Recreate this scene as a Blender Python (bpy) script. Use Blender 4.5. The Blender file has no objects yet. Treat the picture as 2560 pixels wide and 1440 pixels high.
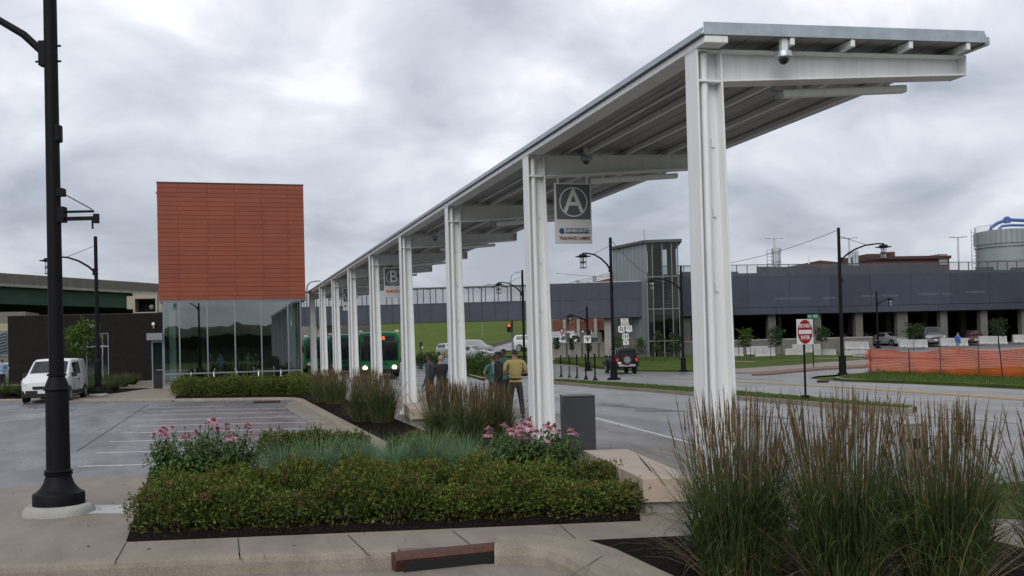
import bpy, bmesh, math, random
from mathutils import Vector, Matrix, noise
rnd = random.Random(7)
S = bpy.context.scene
COL = S.collection
PI = math.pi
R_ = math.radians
# ------------------------------------------------------------------ camera geometry (solved from the photograph)
FPX, CX, CY, CAMH = 2500.0, 1280.0, 817.0, 2.07
def _dir(px, py): return Vector(((px - CX) / FPX, -(py - CY) / FPX, -1.0))
_dy = _dir(555, 872).normalized()
_dx = _dir(9886, 640); _dx = (_dx - _dy * _dx.dot(_dy)).normalized()
_dz = _dx.cross(_dy)
RM = Matrix((_dx, _dy, _dz))              # camera -> world
CAM = Vector((0, 0, CAMH))
FW = (RM @ Vector((0, 0, -1))).normalized()
RT = (RM @ Vector((1, 0, 0))).normalized()
RT2 = Vector((RT.x, RT.y, 0)).normalized()      # level direction across the picture
FW2 = Vector((FW.x, FW.y, 0)).normalized()
HEAD = math.atan2(RT2.y, RT2.x)                 # z-rotation of that direction
def ray(px, py): return (RM @ _dir(px, py)).normalized()
def at(px, py, z=0.0):
    r = ray(px, py); return CAM + r * ((z - CAMH) / r.z)
def pd(px, py, d):
    r = ray(px, py); return CAM + r * (d / r.dot(FW))
def aty(px, py, y):
    r = ray(px, py); return CAM + r * (y / r.y)
def lerp_tab(tab, v):
    if v <= tab[0][0]: return tab[0][1]
    for (a, b), (c, d) in zip(tab, tab[1:]):
        if v <= c: return b + (d - b) * (v - a) / (c - a)
    return tab[-1][1]
def depth(x, y): return x * FW.x + y * FW.y
def T(x, y):
    """height of the land: level by the canopy, the street dips and rises again to the garage"""
    d = depth(x, y)
    w = max(0, min(1, (x - 13) / 6)) * max(0, min(1, (39 - x) / 6)) if d < 78 else max(0, min(1, (x - 13) / 6)) * max(0, min(1, (48 - x) / 8))
    return w * lerp_tab([(40, 0), (55, -.15), (70, -.5), (80, -.5), (96, 0)], d) + lerp_tab([(60, 0), (96, .3), (110, .5), (400, .8)], d)
def tg(px, py, off=0.0):
    """where a sight line meets the land"""
    r = ray(px, py); a, b = 4.0, None; t = 4.0
    while t < 400:
        p = CAM + r * t
        if p.z < T(p.x, p.y) + off: b = t; break
        a = t; t += .5
    if b is None: p = CAM + r * 150; return Vector((p.x, p.y, T(p.x, p.y) + off))
    for _ in range(24):
        m = (a + b) / 2; p = CAM + r * m
        if p.z < T(p.x, p.y) + off: b = m
        else: a = m
    p = CAM + r * b; return Vector((p.x, p.y, T(p.x, p.y) + off))
# ------------------------------------------------------------------ materials
MATS = {}
def _n(nt, typ, **kw):
    nd = nt.nodes.new(typ)
    for k, v in kw.items(): setattr(nd, k, v)
    return nd
def mat(name, col, rough=.6, metal=0.0, var=.12, scale=3.0, bump=0.0, bscale=40.0, spec=.5, col2=None, detail=6, island=0.0, coat=0.0, sub=None):
    """procedural surface: two-scale noise between two tones, optional fine bump"""
    if name in MATS: return MATS[name]
    m = bpy.data.materials.new(name); m.use_nodes = True
    nt = m.node_tree; b = nt.nodes['Principled BSDF']; L = nt.links.new
    tc = _n(nt, 'ShaderNodeTexCoord')
    nz = _n(nt, 'ShaderNodeTexNoise'); nz.inputs['Scale'].default_value = scale; nz.inputs['Detail'].default_value = detail
    nz.inputs['Roughness'].default_value = .65
    L(tc.outputs['Object'], nz.inputs['Vector'])
    rp = _n(nt, 'ShaderNodeValToRGB')
    c2 = col2 or tuple(min(1, c * (1 + var)) for c in col)
    c1 = col if col2 else tuple(c * (1 - var) for c in col)
    rp.color_ramp.elements[0].position = .32; rp.color_ramp.elements[1].position = .68
    rp.color_ramp.elements[0].color = (*c1, 1); rp.color_ramp.elements[1].color = (*c2, 1)
    L(nz.outputs['Fac'], rp.inputs['Fac'])
    out = rp.outputs['Color']
    if island:
        ge = _n(nt, 'ShaderNodeNewGeometry')
        hs = _n(nt, 'ShaderNodeHueSaturation')
        mr = _n(nt, 'ShaderNodeMapRange'); mr.inputs['To Min'].default_value = 1 - island; mr.inputs['To Max'].default_value = 1 + island
        L(ge.outputs['Random Per Island'], mr.inputs['Value']); L(mr.outputs['Result'], hs.inputs['Value']); L(out, hs.inputs['Color'])
        out = hs.outputs['Color']
    L(out, b.inputs['Base Color'])
    b.inputs['Roughness'].default_value = rough; b.inputs['Metallic'].default_value = metal
    b.inputs['Specular IOR Level'].default_value = spec; b.inputs['Coat Weight'].default_value = coat
    if bump:
        n2 = _n(nt, 'ShaderNodeTexNoise'); n2.inputs['Scale'].default_value = bscale; n2.inputs['Detail'].default_value = 4
        L(tc.outputs['Object'], n2.inputs['Vector'])
        bp = _n(nt, 'ShaderNodeBump'); bp.inputs['Strength'].default_value = bump; bp.inputs['Distance'].default_value = .02
        L(n2.outputs['Fac'], bp.inputs['Height']); L(bp.outputs['Normal'], b.inputs['Normal'])
    MATS[name] = m
    return m
def leafmat(name, c1, c2, isl=.35, trans=.35, scale=2.5, rough=.55):
    m = mat(name, c1, rough, col2=c2, scale=scale, island=isl, spec=.3)
    nt = m.node_tree; b = nt.nodes['Principled BSDF']; o = nt.nodes['Material Output']
    hs = _n(nt, 'ShaderNodeHueSaturation'); oi = _n(nt, 'ShaderNodeObjectInfo'); mr = _n(nt, 'ShaderNodeMapRange'); mr.inputs['To Min'].default_value = .84; mr.inputs['To Max'].default_value = 1.16
    src = b.inputs['Base Color'].links[0].from_socket
    nt.links.new(oi.outputs['Random'], mr.inputs['Value']); nt.links.new(mr.outputs[0], hs.inputs['Value']); nt.links.new(src, hs.inputs['Color']); nt.links.new(hs.outputs[0], b.inputs['Base Color'])
    t = _n(nt, 'ShaderNodeBsdfTranslucent'); mx = _n(nt, 'ShaderNodeMixShader'); mx.inputs['Fac'].default_value = trans
    nt.links.new(b.inputs['Base Color'].links[0].from_socket, t.inputs['Color'])
    nt.links.new(b.outputs[0], mx.inputs[1]); nt.links.new(t.outputs[0], mx.inputs[2]); nt.links.new(mx.outputs[0], o.inputs[0])
    return m
def ground_mat(name, base, tone2, fine=.18, rough=.75, spec=.4, stain=(.5, .35), joint=None, jrot=0.0, wet=0.0, bump=.25, spk=140.0):
    """pavement: broad tone drift + stains + aggregate speckle, optional sawn joint grid (jx, jy, width)"""
    m = bpy.data.materials.new(name); m.use_nodes = True; MATS[name] = m
    nt = m.node_tree; b = nt.nodes['Principled BSDF']; L = nt.links.new
    tc = _n(nt, 'ShaderNodeTexCoord')
    a = _n(nt, 'ShaderNodeTexNoise'); a.inputs['Scale'].default_value = .35; a.inputs['Detail'].default_value = 8; a.inputs['Roughness'].default_value = .6
    L(tc.outputs['Object'], a.inputs['Vector'])
    r1 = _n(nt, 'ShaderNodeValToRGB'); r1.color_ramp.elements[0].position = .3; r1.color_ramp.elements[1].position = .7
    r1.color_ramp.elements[0].color = (*base, 1); r1.color_ramp.elements[1].color = (*tone2, 1)
    L(a.outputs['Fac'], r1.inputs['Fac'])
    s = _n(nt, 'ShaderNodeTexNoise'); s.inputs['Scale'].default_value = 1.4; s.inputs['Detail'].default_value = 10; s.inputs['Roughness'].default_value = .75
    s.inputs['Distortion'].default_value = .6
    mp = _n(nt, 'ShaderNodeMapping'); mp.inputs['Scale'].default_value = (1.6, .5, 1)
    L(tc.outputs['Object'], mp.inputs['Vector']); L(mp.outputs[0], s.inputs['Vector'])
    r2 = _n(nt, 'ShaderNodeValToRGB'); r2.color_ramp.elements[0].position = stain[1]; r2.color_ramp.elements[1].position = stain[0] + .1
    r2.color_ramp.elements[0].color = (.58, .58, .60, 1); r2.color_ramp.elements[1].color = (1, 1, 1, 1)
    L(s.outputs['Fac'], r2.inputs['Fac'])
    m1 = _n(nt, 'ShaderNodeMixRGB', blend_type='MULTIPLY'); m1.inputs[0].default_value = .8
    L(r1.outputs[0], m1.inputs[1]); L(r2.outputs[0], m1.inputs[2])
    g = _n(nt, 'ShaderNodeTexNoise'); g.inputs['Scale'].default_value = spk; g.inputs['Detail'].default_value = 3
    L(tc.outputs['Object'], g.inputs['Vector'])
    r3 = _n(nt, 'ShaderNodeMapRange'); r3.inputs['From Min'].default_value = .3; r3.inputs['From Max'].default_value = .7
    r3.inputs['To Min'].default_value = 1 - fine; r3.inputs['To Max'].default_value = 1 + fine
    L(g.outputs['Fac'], r3.inputs['Value'])
    m2 = _n(nt, 'ShaderNodeMixRGB', blend_type='MULTIPLY'); m2.inputs[0].default_value = 1
    L(m1.outputs[0], m2.inputs[1]); L(r3.outputs[0], m2.inputs[2])
    col = m2.outputs[0]
    if joint:
        mj = _n(nt, 'ShaderNodeMapping'); mj.inputs['Rotation'].default_value = (0, 0, jrot)
        L(tc.outputs['Object'], mj.inputs['Vector'])
        bt = _n(nt, 'ShaderNodeTexBrick'); bt.offset = 0; bt.inputs['Scale'].default_value = 1
        bt.inputs['Brick Width'].default_value = joint[0]; bt.inputs['Row Height'].default_value = joint[1]; bt.inputs['Mortar Size'].default_value = joint[2]
        bt.inputs['Mortar Smooth'].default_value = .1
        bt.inputs['Color1'].default_value = (1, 1, 1, 1); bt.inputs['Color2'].default_value = (.9, .9, .91, 1); bt.inputs['Mortar'].default_value = (.42, .41, .4, 1)
        L(mj.outputs[0], bt.inputs['Vector'])
        m3 = _n(nt, 'ShaderNodeMixRGB', blend_type='MULTIPLY'); m3.inputs[0].default_value = 1
        L(col, m3.inputs[1]); L(bt.outputs['Color'], m3.inputs[2]); col = m3.outputs[0]
    L(col, b.inputs['Base Color'])
    if wet:
        w = _n(nt, 'ShaderNodeTexNoise'); w.inputs['Scale'].default_value = .55; w.inputs['Detail'].default_value = 5
        mw = _n(nt, 'ShaderNodeMapping'); mw.inputs['Scale'].default_value = (1.0, .35, 1); mw.inputs['Location'].default_value = (3, 1, 0)
        L(tc.outputs['Object'], mw.inputs['Vector']); L(mw.outputs[0], w.inputs['Vector'])
        rr = _n(nt, 'ShaderNodeMapRange'); rr.inputs['From Min'].default_value = .42; rr.inputs['From Max'].default_value = .6
        rr.inputs['To Min'].default_value = rough; rr.inputs['To Max'].default_value = rough - wet
        L(w.outputs['Fac'], rr.inputs['Value']); L(rr.outputs[0], b.inputs['Roughness'])
    else: b.inputs['Roughness'].default_value = rough
    b.inputs['Specular IOR Level'].default_value = spec
    bp = _n(nt, 'ShaderNodeBump'); bp.inputs['Strength'].default_value = bump; bp.inputs['Distance'].default_value = .01
    L(g.outputs['Fac'], bp.inputs['Height']); L(bp.outputs[0], b.inputs['Normal'])
    return m
def screen_mat(name, col, see, rough=.5):
    """perforated metal: part of the light passes straight through the holes"""
    m = mat(name, col, rough, metal=.3, var=.16, scale=.35, island=.14)
    nt = m.node_tree; b = nt.nodes['Principled BSDF']; o = nt.nodes['Material Output']
    t = _n(nt, 'ShaderNodeBsdfTransparent'); mx = _n(nt, 'ShaderNodeMixShader'); mx.inputs['Fac'].default_value = see
    nt.links.new(b.outputs[0], mx.inputs[1]); nt.links.new(t.outputs[0], mx.inputs[2]); nt.links.new(mx.outputs[0], o.inputs[0])
    return m
def glass_mat(name, tint, dark=.0, rough=.015, ior=1.5, refl=1.0):
    m = bpy.data.materials.new(name); m.use_nodes = True; MATS[name] = m
    nt = m.node_tree; nt.nodes.remove(nt.nodes['Principled BSDF']); o = nt.nodes['Material Output']; L = nt.links.new
    t = _n(nt, 'ShaderNodeBsdfTransparent'); t.inputs[0].default_value = (*tint, 1)
    g = _n(nt, 'ShaderNodeBsdfGlossy'); g.inputs['Roughness'].default_value = rough; g.inputs['Color'].default_value = (refl, refl, refl, 1)
    fr = _n(nt, 'ShaderNodeFresnel'); fr.inputs['IOR'].default_value = ior
    mx = _n(nt, 'ShaderNodeMixShader')
    mr = _n(nt, 'ShaderNodeMath', operation='ADD'); mr.inputs[1].default_value = dark; mr.use_clamp = True
    L(fr.outputs[0], mr.inputs[0]); L(mr.outputs[0], mx.inputs[0]); L(t.outputs[0], mx.inputs[1]); L(g.outputs[0], mx.inputs[2]); L(mx.outputs[0], o.inputs[0])
    return m
def emis(name, col, st):
    m = bpy.data.materials.new(name); m.use_nodes = True; MATS[name] = m
    b = m.node_tree.nodes['Principled BSDF']; b.inputs['Base Color'].default_value = (*col, 1)
    b.inputs['Emission Color'].default_value = (*col, 1); b.inputs['Emission Strength'].default_value = st
    return m
# ------------------------------------------------------------------ mesh builder
class MB:
    def __init__(s): s.v = []; s.f = []; s.mi = []; s.cur = 0
    def add(s, vs, fs):
        o = len(s.v); s.v += [tuple(v) for v in vs]
        for f in fs: s.f.append([i + o for i in f]); s.mi.append(s.cur)
        return s
    def quad(s, *p): return s.add(p, [tuple(range(len(p)))])
    def hexa(s, p):     # p: 4 bottom (ccw from above), 4 top
        return s.add(p, [(3, 2, 1, 0), (4, 5, 6, 7), (0, 1, 5, 4), (1, 2, 6, 5), (2, 3, 7, 6), (3, 0, 4, 7)])
    def box(s, x0, x1, y0, y1, z0, z1):
        return s.hexa([(x0, y0, z0), (x1, y0, z0), (x1, y1, z0), (x0, y1, z0), (x0, y0, z1), (x1, y0, z1), (x1, y1, z1), (x0, y1, z1)])
    def prism(s, poly, a, b):   # poly ccw 3D points, vector offset from a to b
        n = len(poly); A = [Vector(p) + Vector(a) for p in poly]; B = [Vector(p) + Vector(b) for p in poly]
        return s.add(A + B, [tuple(range(n - 1, -1, -1)), tuple(range(n, 2 * n))] + [(i, (i + 1) % n, n + (i + 1) % n, n + i) for i in range(n)])
    def slab(s, a, b, thick, z0, z1, side=1):
        """upright wall along a->b (2D), thickness to the left (side=1) or right"""
        a = Vector((a[0], a[1])); b = Vector((b[0], b[1])); d = (b - a).normalized(); nn = Vector((-d.y, d.x)) * thick * side
        c, e = b + nn, a + nn
        q = [a, b, c, e] if side > 0 else [e, c, b, a]
        return s.hexa([(p.x, p.y, z0) for p in q] + [(p.x, p.y, z1) for p in q])
    def tube(s, path, r, n=8, cap=True):
        path = [Vector(p) for p in path]; m = len(path); rr = r if isinstance(r, (list, tuple)) else [r] * m
        up = Vector((0, 0, 1)); vs = []; prev = None
        for i, p in enumerate(path):
            t = (path[min(i + 1, m - 1)] - path[max(i - 1, 0)]).normalized()
            if prev is None:
                ref = up if abs(t.dot(up)) < .95 else Vector((1, 0, 0)); u = t.cross(ref).normalized()
            else:
                u = (prev - t * prev.dot(t)); u = u.normalized() if u.length > 1e-6 else t.orthogonal().normalized()
            prev = u; w = t.cross(u)
            vs += [p + (u * math.cos(2 * PI * k / n) + w * math.sin(2 * PI * k / n)) * rr[i] for k in range(n)]
        fs = [(i * n + k, i * n + (k + 1) % n, (i + 1) * n + (k + 1) % n, (i + 1) * n + k) for i in range(m - 1) for k in range(n)]
        if cap: fs += [tuple(range(n - 1, -1, -1)), tuple((m - 1) * n + k for k in range(n))]
        return s.add(vs, fs)
    def lathe(s, prof, c=(0, 0, 0), n=16, axis='z'):
        vs = []; m = len(prof)
        for (r, h) in prof:
            for k in range(n):
                a = 2 * PI * k / n; x, y = r * math.cos(a), r * math.sin(a)
                if axis == 'z': q = (x, y, h)
                elif axis == 'y': q = (x, h, -y)
                else: q = (h, x, y)
                vs.append((q[0] + c[0], q[1] + c[1], q[2] + c[2]))
        fs = [(i * n + k, i * n + (k + 1) % n, (i + 1) * n + (k + 1) % n, (i + 1) * n + k) for i in range(m - 1) for k in range(n)]
        fs += [tuple(range(n - 1, -1, -1)), tuple((m - 1) * n + k for k in range(n))]
        return s.add(vs, fs)
    def build(s, name, m, parent=None, smooth=False, bevel=0.0, loc=None, rotz=None, label=None, kind=None, recalc=False):
        me = bpy.data.meshes.new(name); me.from_pydata(s.v, [], s.f)
        ms = m if isinstance(m, (list, tuple)) else [m]
        for x in ms: me.materials.append(x)
        if len(ms) > 1: me.polygons.foreach_set('material_index', s.mi)
        if bevel or recalc:
            bm = bmesh.new(); bm.from_mesh(me)
            if recalc: bmesh.ops.recalc_face_normals(bm, faces=bm.faces)
            if bevel:
                es = [e for e in bm.edges if len(e.link_faces) == 2 and e.calc_face_angle(0) > .6]
                bmesh.ops.bevel(bm, geom=es, offset=bevel, segments=2, profile=.5, affect='EDGES', clamp_overlap=True)
            bm.to_mesh(me); bm.free()
        if smooth:
            me.polygons.foreach_set('use_smooth', [True] * len(me.polygons))
            me.set_sharp_from_angle(angle=R_(38))
        me.update()
        o = bpy.data.objects.new(name, me); COL.objects.link(o)
        if parent: o.parent = parent
        if loc is not None: o.location = loc
        if rotz is not None: o.rotation_euler.z = rotz
        if label: o['label'] = label
        if kind: o['kind'] = kind
        return o
def tag(o, label, cat, group=None, kind=None):
    o['label'] = label; o['category'] = cat
    if group: o['group'] = group
    if kind: o['kind'] = kind
    return o
def thing(name, label, cat, loc=(0, 0, 0), rotz=0.0, group=None):
    o = bpy.data.objects.new(name, None); o.empty_display_size = .2; COL.objects.link(o)
    o.location = loc; o.rotation_euler = (0, 0, rotz)
    return tag(o, label, cat, group)
def dup(root, label, loc, rotz=0.0, sc=None, group=None):
    """copy a thing with its parts and their sub-parts"""
    def rec(o, par):
        c = o.copy(); COL.objects.link(c)
        if par: c.parent = par
        for ch in o.children: rec(ch, c)
        return c
    r = rec(root, None); r.location = loc; r.rotation_euler = (0, 0, rotz); r['label'] = label
    if sc: r.scale = sc if isinstance(sc, (tuple, list)) else (sc, sc, sc)
    if group: r['group'] = group
    return r
def struct(o): o['kind'] = 'structure'; return o
def sheet(name, pts, m, off=0.0, grid=False):
    """a ground sheet: polygon (2D, ccw), laid on the land height; cut on a 4 m grid where the land is not level"""
    bm = bmesh.new(); vs = [bm.verts.new((p[0], p[1], 0)) for p in pts]; bm.faces.new(vs).normal_update()
    if grid:
        for ax in (0, 1):
            lo = min(p[ax] for p in pts); hi = max(p[ax] for p in pts); k = math.floor(lo / 4) * 4
            while k < hi:
                if k > lo:
                    co = [0, 0, 0]; co[ax] = k; no = [0, 0, 0]; no[ax] = 1
                    bmesh.ops.bisect_plane(bm, geom=bm.verts[:] + bm.edges[:] + bm.faces[:], plane_co=co, plane_no=no)
                k += 4
    bmesh.ops.triangulate(bm, faces=bm.faces[:])
    bmesh.ops.recalc_face_normals(bm, faces=bm.faces[:])
    for f in bm.faces:
        if f.normal.z < 0: f.normal_flip()
    for v in bm.verts: v.co.z = T(v.co.x, v.co.y) + off
    if off > -.05 and 'joint' not in name and 'line' not in name:      # the sheet's edge goes down into the ground
        be = [e for e in bm.edges if len(e.link_faces) == 1]
        ex = bmesh.ops.extrude_edge_only(bm, edges=be)
        for v in [g for g in ex['geom'] if isinstance(g, bmesh.types.BMVert)]: v.co.z -= .25
    me = bpy.data.meshes.new(name); bm.to_mesh(me); bm.free(); me.materials.append(m)
    o = bpy.data.objects.new(name, me); COL.objects.link(o); o['kind'] = 'structure'
    return o
def kerb(name, path, m, w=.18, top=.0, drop=.13, side=1, rnd_=.035):
    """kerb swept along a 2D path; the exposed face is on the path line, the body lies to the left (side=1)"""
    P = [Vector((p[0], p[1])) for p in path]; n = len(P); prof = [(0, -drop), (.012, -rnd_), (rnd_ * .5, -rnd_ * .25), (rnd_ * 1.3, 0), (w, 0), (w, -drop)]
    mb = MB(); vs = []
    for i, p in enumerate(P):
        t = (P[min(i + 1, n - 1)] - P[max(i - 1, 0)]).normalized(); nn = Vector((-t.y, t.x)) * side
        z = T(p.x, p.y) + top
        vs += [(p.x + nn.x * a, p.y + nn.y * a, z + h) for a, h in prof]
    k = len(prof)
    fs = [(i * k + j, i * k + j + 1, (i + 1) * k + j + 1, (i + 1) * k + j) for i in range(n - 1) for j in range(k - 1)]
    fs += [tuple(range(k)), tuple((n - 1) * k + j for j in range(k))]
    mb.add(vs, fs)
    o = mb.build(name, m, recalc=True); o['kind'] = 'structure'
    return o
def text_mesh(txt, size, name, m, parent, loc, rot=(PI / 2, 0, 0), wide=1.0, ext=.002, bold=0.0):
    cu = bpy.data.curves.new(name, 'FONT'); cu.body = txt; cu.size = size; cu.align_x = 'CENTER'; cu.align_y = 'CENTER'; cu.extrude = ext; cu.offset = bold
    o = bpy.data.objects.new(name, cu); COL.objects.link(o)
    dg = bpy.context.evaluated_depsgraph_get(); me = bpy.data.meshes.new_from_object(o.evaluated_get(dg))
    bpy.data.objects.remove(o); me.materials.clear(); me.materials.append(m)
    r = bpy.data.objects.new(name, me); COL.objects.link(r); r.parent = parent; r.location = loc; r.rotation_euler = rot; r.scale = (wide, 1, 1)
    return r
# ------------------------------------------------------------------ palette
M_white = mat('white_paint', (.78, .80, .81), .4, var=.04, scale=1.2, bump=.04, bscale=20)
def weather(m, sc=(9, 9, .5), lo=.90, p0=.30, p1=.52):
    """rain streaks and grime of the thing itself, drawn out along its height"""
    nt = m.node_tree; b = nt.nodes['Principled BSDF']; src = b.inputs['Base Color'].links[0].from_socket; L = nt.links.new
    tc = [n for n in nt.nodes if n.type == 'TEX_COORD'][0]; mp = _n(nt, 'ShaderNodeMapping'); mp.inputs['Scale'].default_value = sc; L(tc.outputs['Object'], mp.inputs[0])
    nz = _n(nt, 'ShaderNodeTexNoise'); nz.inputs['Scale'].default_value = 1; nz.inputs['Detail'].default_value = 7; nz.inputs['Roughness'].default_value = .7; L(mp.outputs[0], nz.inputs[0])
    rp = _n(nt, 'ShaderNodeValToRGB'); rp.color_ramp.elements[0].position = p0; rp.color_ramp.elements[1].position = p1
    rp.color_ramp.elements[0].color = (lo, lo * .985, lo * .95, 1); rp.color_ramp.elements[1].color = (1, 1, 1, 1); L(nz.outputs['Fac'], rp.inputs[0])
    mx = _n(nt, 'ShaderNodeMixRGB', blend_type='MULTIPLY'); mx.inputs[0].default_value = 1; L(src, mx.inputs[1]); L(rp.outputs[0], mx.inputs[2]); L(mx.outputs[0], b.inputs['Base Color'])
weather(M_white)
M_galv = mat('galvanised_steel', (.42, .47, .50), .38, metal=.55, var=.14, scale=5)
M_deck = mat('roof_deck_steel', (.30, .30, .30), .5, metal=.2, var=.12, scale=1.5)
M_black = mat('black_paint', (.006, .006, .008), .6, spec=.16, var=.2, scale=8, bump=.08, bscale=90)
M_blackrub = mat('black_rubber', (.012, .012, .013), .8, var=.25, scale=12)
M_conc = ground_mat('cast_concrete', (.36, .345, .30), (.28, .27, .24), .12, .85, stain=(.5, .3), spk=60)
M_plinth = ground_mat('pale_concrete', (.40, .40, .37), (.32, .32, .29), .1, .85, stain=(.52, .3), spk=50)
M_kerb = ground_mat('kerb_concrete', (.335, .29, .225), (.24, .21, .165), .22, .85, stain=(.55, .3), spk=70, bump=.5)
M_walk = ground_mat('walk_concrete', (.272, .232, .186), (.225, .194, .160), .16, .7, stain=(.5, .25), spk=160)
M_plaza = ground_mat('plaza_concrete', (.275, .236, .196), (.23, .202, .172), .14, .55, stain=(.5, .25), joint=(1.55, 1.55, .012), jrot=.16, wet=.25, spk=120)
M_lot = ground_mat('lot_concrete', (.19, .187, .20), (.138, .138, .150), .14, .5, stain=(.60, .36), joint=(5.6, 4.6, .012), jrot=.25, wet=.3, spk=110)
M_gutter = ground_mat('gutter_concrete', (.27, .23, .19), (.21, .185, .16), .16, .7, stain=(.5, .3), spk=100)
M_road = ground_mat('road_concrete', (.275, .262, .252), (.21, .206, .203), .12, .5, stain=(.55, .3), joint=(4.6, 4.3, .02), wet=.2, spk=80)
M_grass = ground_mat('mown_grass', (.082, .118, .022), (.052, .082, .014), .5, .95, spec=.12, stain=(.55, .35), spk=26, bump=.8)
M_hill = ground_mat('hill_grass', (.125, .175, .020), (.060, .098, .012), .35, .95, stain=(.62, .36), spec=.1, spk=3.2, bump=.5)
M_mulch = ground_mat('bark_mulch', (.017, .011, .010), (.010, .007, .006), .7, .95, stain=(.5, .3), spec=.05, spk=45, bump=1.0)
M_chip = mat('bark_chip', (.022, .014, .012), .9, var=.3, scale=30, island=.8, spec=.15)
M_line = mat('line_paint', (.48, .48, .47), .6, col2=(.82, .82, .80), scale=9)
M_yellow = mat('yellow_line_paint', (.55, .33, .05), .6, var=.15, scale=5)
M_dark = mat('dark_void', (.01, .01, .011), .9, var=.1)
M_rust = mat('rusty_iron', (.045, .013, .009), .55, col2=(.10, .032, .017), scale=14, bump=.6, bscale=60)
M_lime = mat('limestone', (.36, .29, .23), .5, col2=(.44, .36, .29), scale=3, bump=.1, bscale=30)
M_char = mat('charcoal_metal', (.062, .066, .074), .45, metal=.2, var=.1, scale=3)
M_alu = mat('grey_aluminium', (.26, .28, .30), .4, metal=.5, var=.06)
M_steel = mat('brushed_steel', (.55, .56, .57), .3, metal=.8, var=.06)
M_sgrey = mat('sign_grey', (.10, .105, .115), .5, var=.04)
M_swhite = mat('sign_white', (.62, .63, .62), .45, var=.03)
M_sblue = mat('sign_blue', (.025, .075, .24), .5, var=.04)
M_sred = mat('sign_red', (.30, .008, .014), .6, spec=.2, var=.04)
M_sorange = mat('sign_orange', (.62, .12, .02), .5, var=.04)
M_sgreen = mat('sign_green', (.005, .20, .11), .5, var=.04)
M_sblack = mat('sign_black', (.012, .012, .012), .5, var=.04)
M_smaroon = mat('sign_maroon', (.22, .045, .04), .5, var=.04)
M_glass = glass_mat('window_glass', (.78, .90, .88), .15, refl=.85)
M_glassd = mat('vehicle_glass', (.012, .015, .017), .05, var=.1, spec=.7)
M_lampglass = glass_mat('lamp_glass', (.85, .87, .88), .05)
M_screen = screen_mat('perforated_screen', (.060, .068, .094), .10)
M_screen_open = screen_mat('open_screen', (.20, .21, .235), .85)
M_screen_mid = screen_mat('half_open_screen', (.066, .074, .10), .24)
M_ggreen = mat('green_girder_paint', (.012, .05, .028), .55, var=.18, scale=.5)
M_brickblk = mat('black_brick', (.013, .0095, .0095), .75, spec=.2, var=.3, scale=2)
M_tire = mat('tyre_rubber', (.016, .016, .017), .85, var=.2)
M_rim = mat('alloy_rim', (.42, .42, .43), .3, metal=.7, var=.08)
M_plate = mat('number_plate', (.6, .6, .58), .5, var=.05)
M_hl = mat('headlight_lens', (.55, .57, .6), .12, var=.1, spec=.9)
M_tail = mat('tail_light', (.35, .01, .01), .2, var=.1)
M_skin = mat('skin', (.42, .24, .16), .55, var=.06)
M_skind = mat('dark_skin', (.14, .07, .045), .55, var=.06)
# brick coursing for the dark wall and terracotta tile joints
def course(m, bw, rh, ms, c_m, squash=None, offset=.5, plane='xz'):
    nt = m.node_tree; b = nt.nodes['Principled BSDF']; src = b.inputs['Base Color'].links[0].from_socket
    tc = [n for n in nt.nodes if n.type == 'TEX_COORD'][0]
    mp = _n(nt, 'ShaderNodeMapping'); mp.inputs['Rotation'].default_value = (PI / 2, 0, 0) if plane == 'xz' else (0, 0, 0)
    nt.links.new(tc.outputs['Object'], mp.inputs[0])
    bt = _n(nt, 'ShaderNodeTexBrick'); bt.offset = offset; bt.inputs['Scale'].default_value = 1
    bt.inputs['Brick Width'].default_value = bw; bt.inputs['Row Height'].default_value = rh; bt.inputs['Mortar Size'].default_value = ms
    bt.inputs['Color1'].default_value = (1, 1, 1, 1); bt.inputs['Color2'].default_value = (.78, .8, .8, 1); bt.inputs['Mortar'].default_value = (*c_m, 1)
    nt.links.new(mp.outputs[0], bt.inputs['Vector'])
    mx = _n(nt, 'ShaderNodeMixRGB', blend_type='MULTIPLY'); mx.inputs[0].default_value = 1
    nt.links.new(src, mx.inputs[1]); nt.links.new(bt.outputs[0], mx.inputs[2]); nt.links.new(mx.outputs[0], b.inputs['Base Color'])
course(M_brickblk, .4, .1, .008, (.55, .55, .55))
# ------------------------------------------------------------------ camera
cam = bpy.data.cameras.new('camera'); camo = bpy.data.objects.new('camera', cam); COL.objects.link(camo)
cam.sensor_width = 36; cam.lens = FPX / 2560 * 36; cam.shift_y = (CY - 720) / 2560; cam.clip_end = 4000; cam.clip_start = .1
camo.matrix_world = Matrix.Translation(CAM) @ RM.to_4x4(); S.camera = camo
S.view_settings.view_transform = 'Standard'; S.view_settings.look = 'None'; S.view_settings.exposure = 0; S.view_settings.gamma = 1
S.cycles.max_bounces = 8; S.cycles.transparent_max_bounces = 24; S.cycles.caustics_reflective = False; S.cycles.caustics_refractive = False
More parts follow.
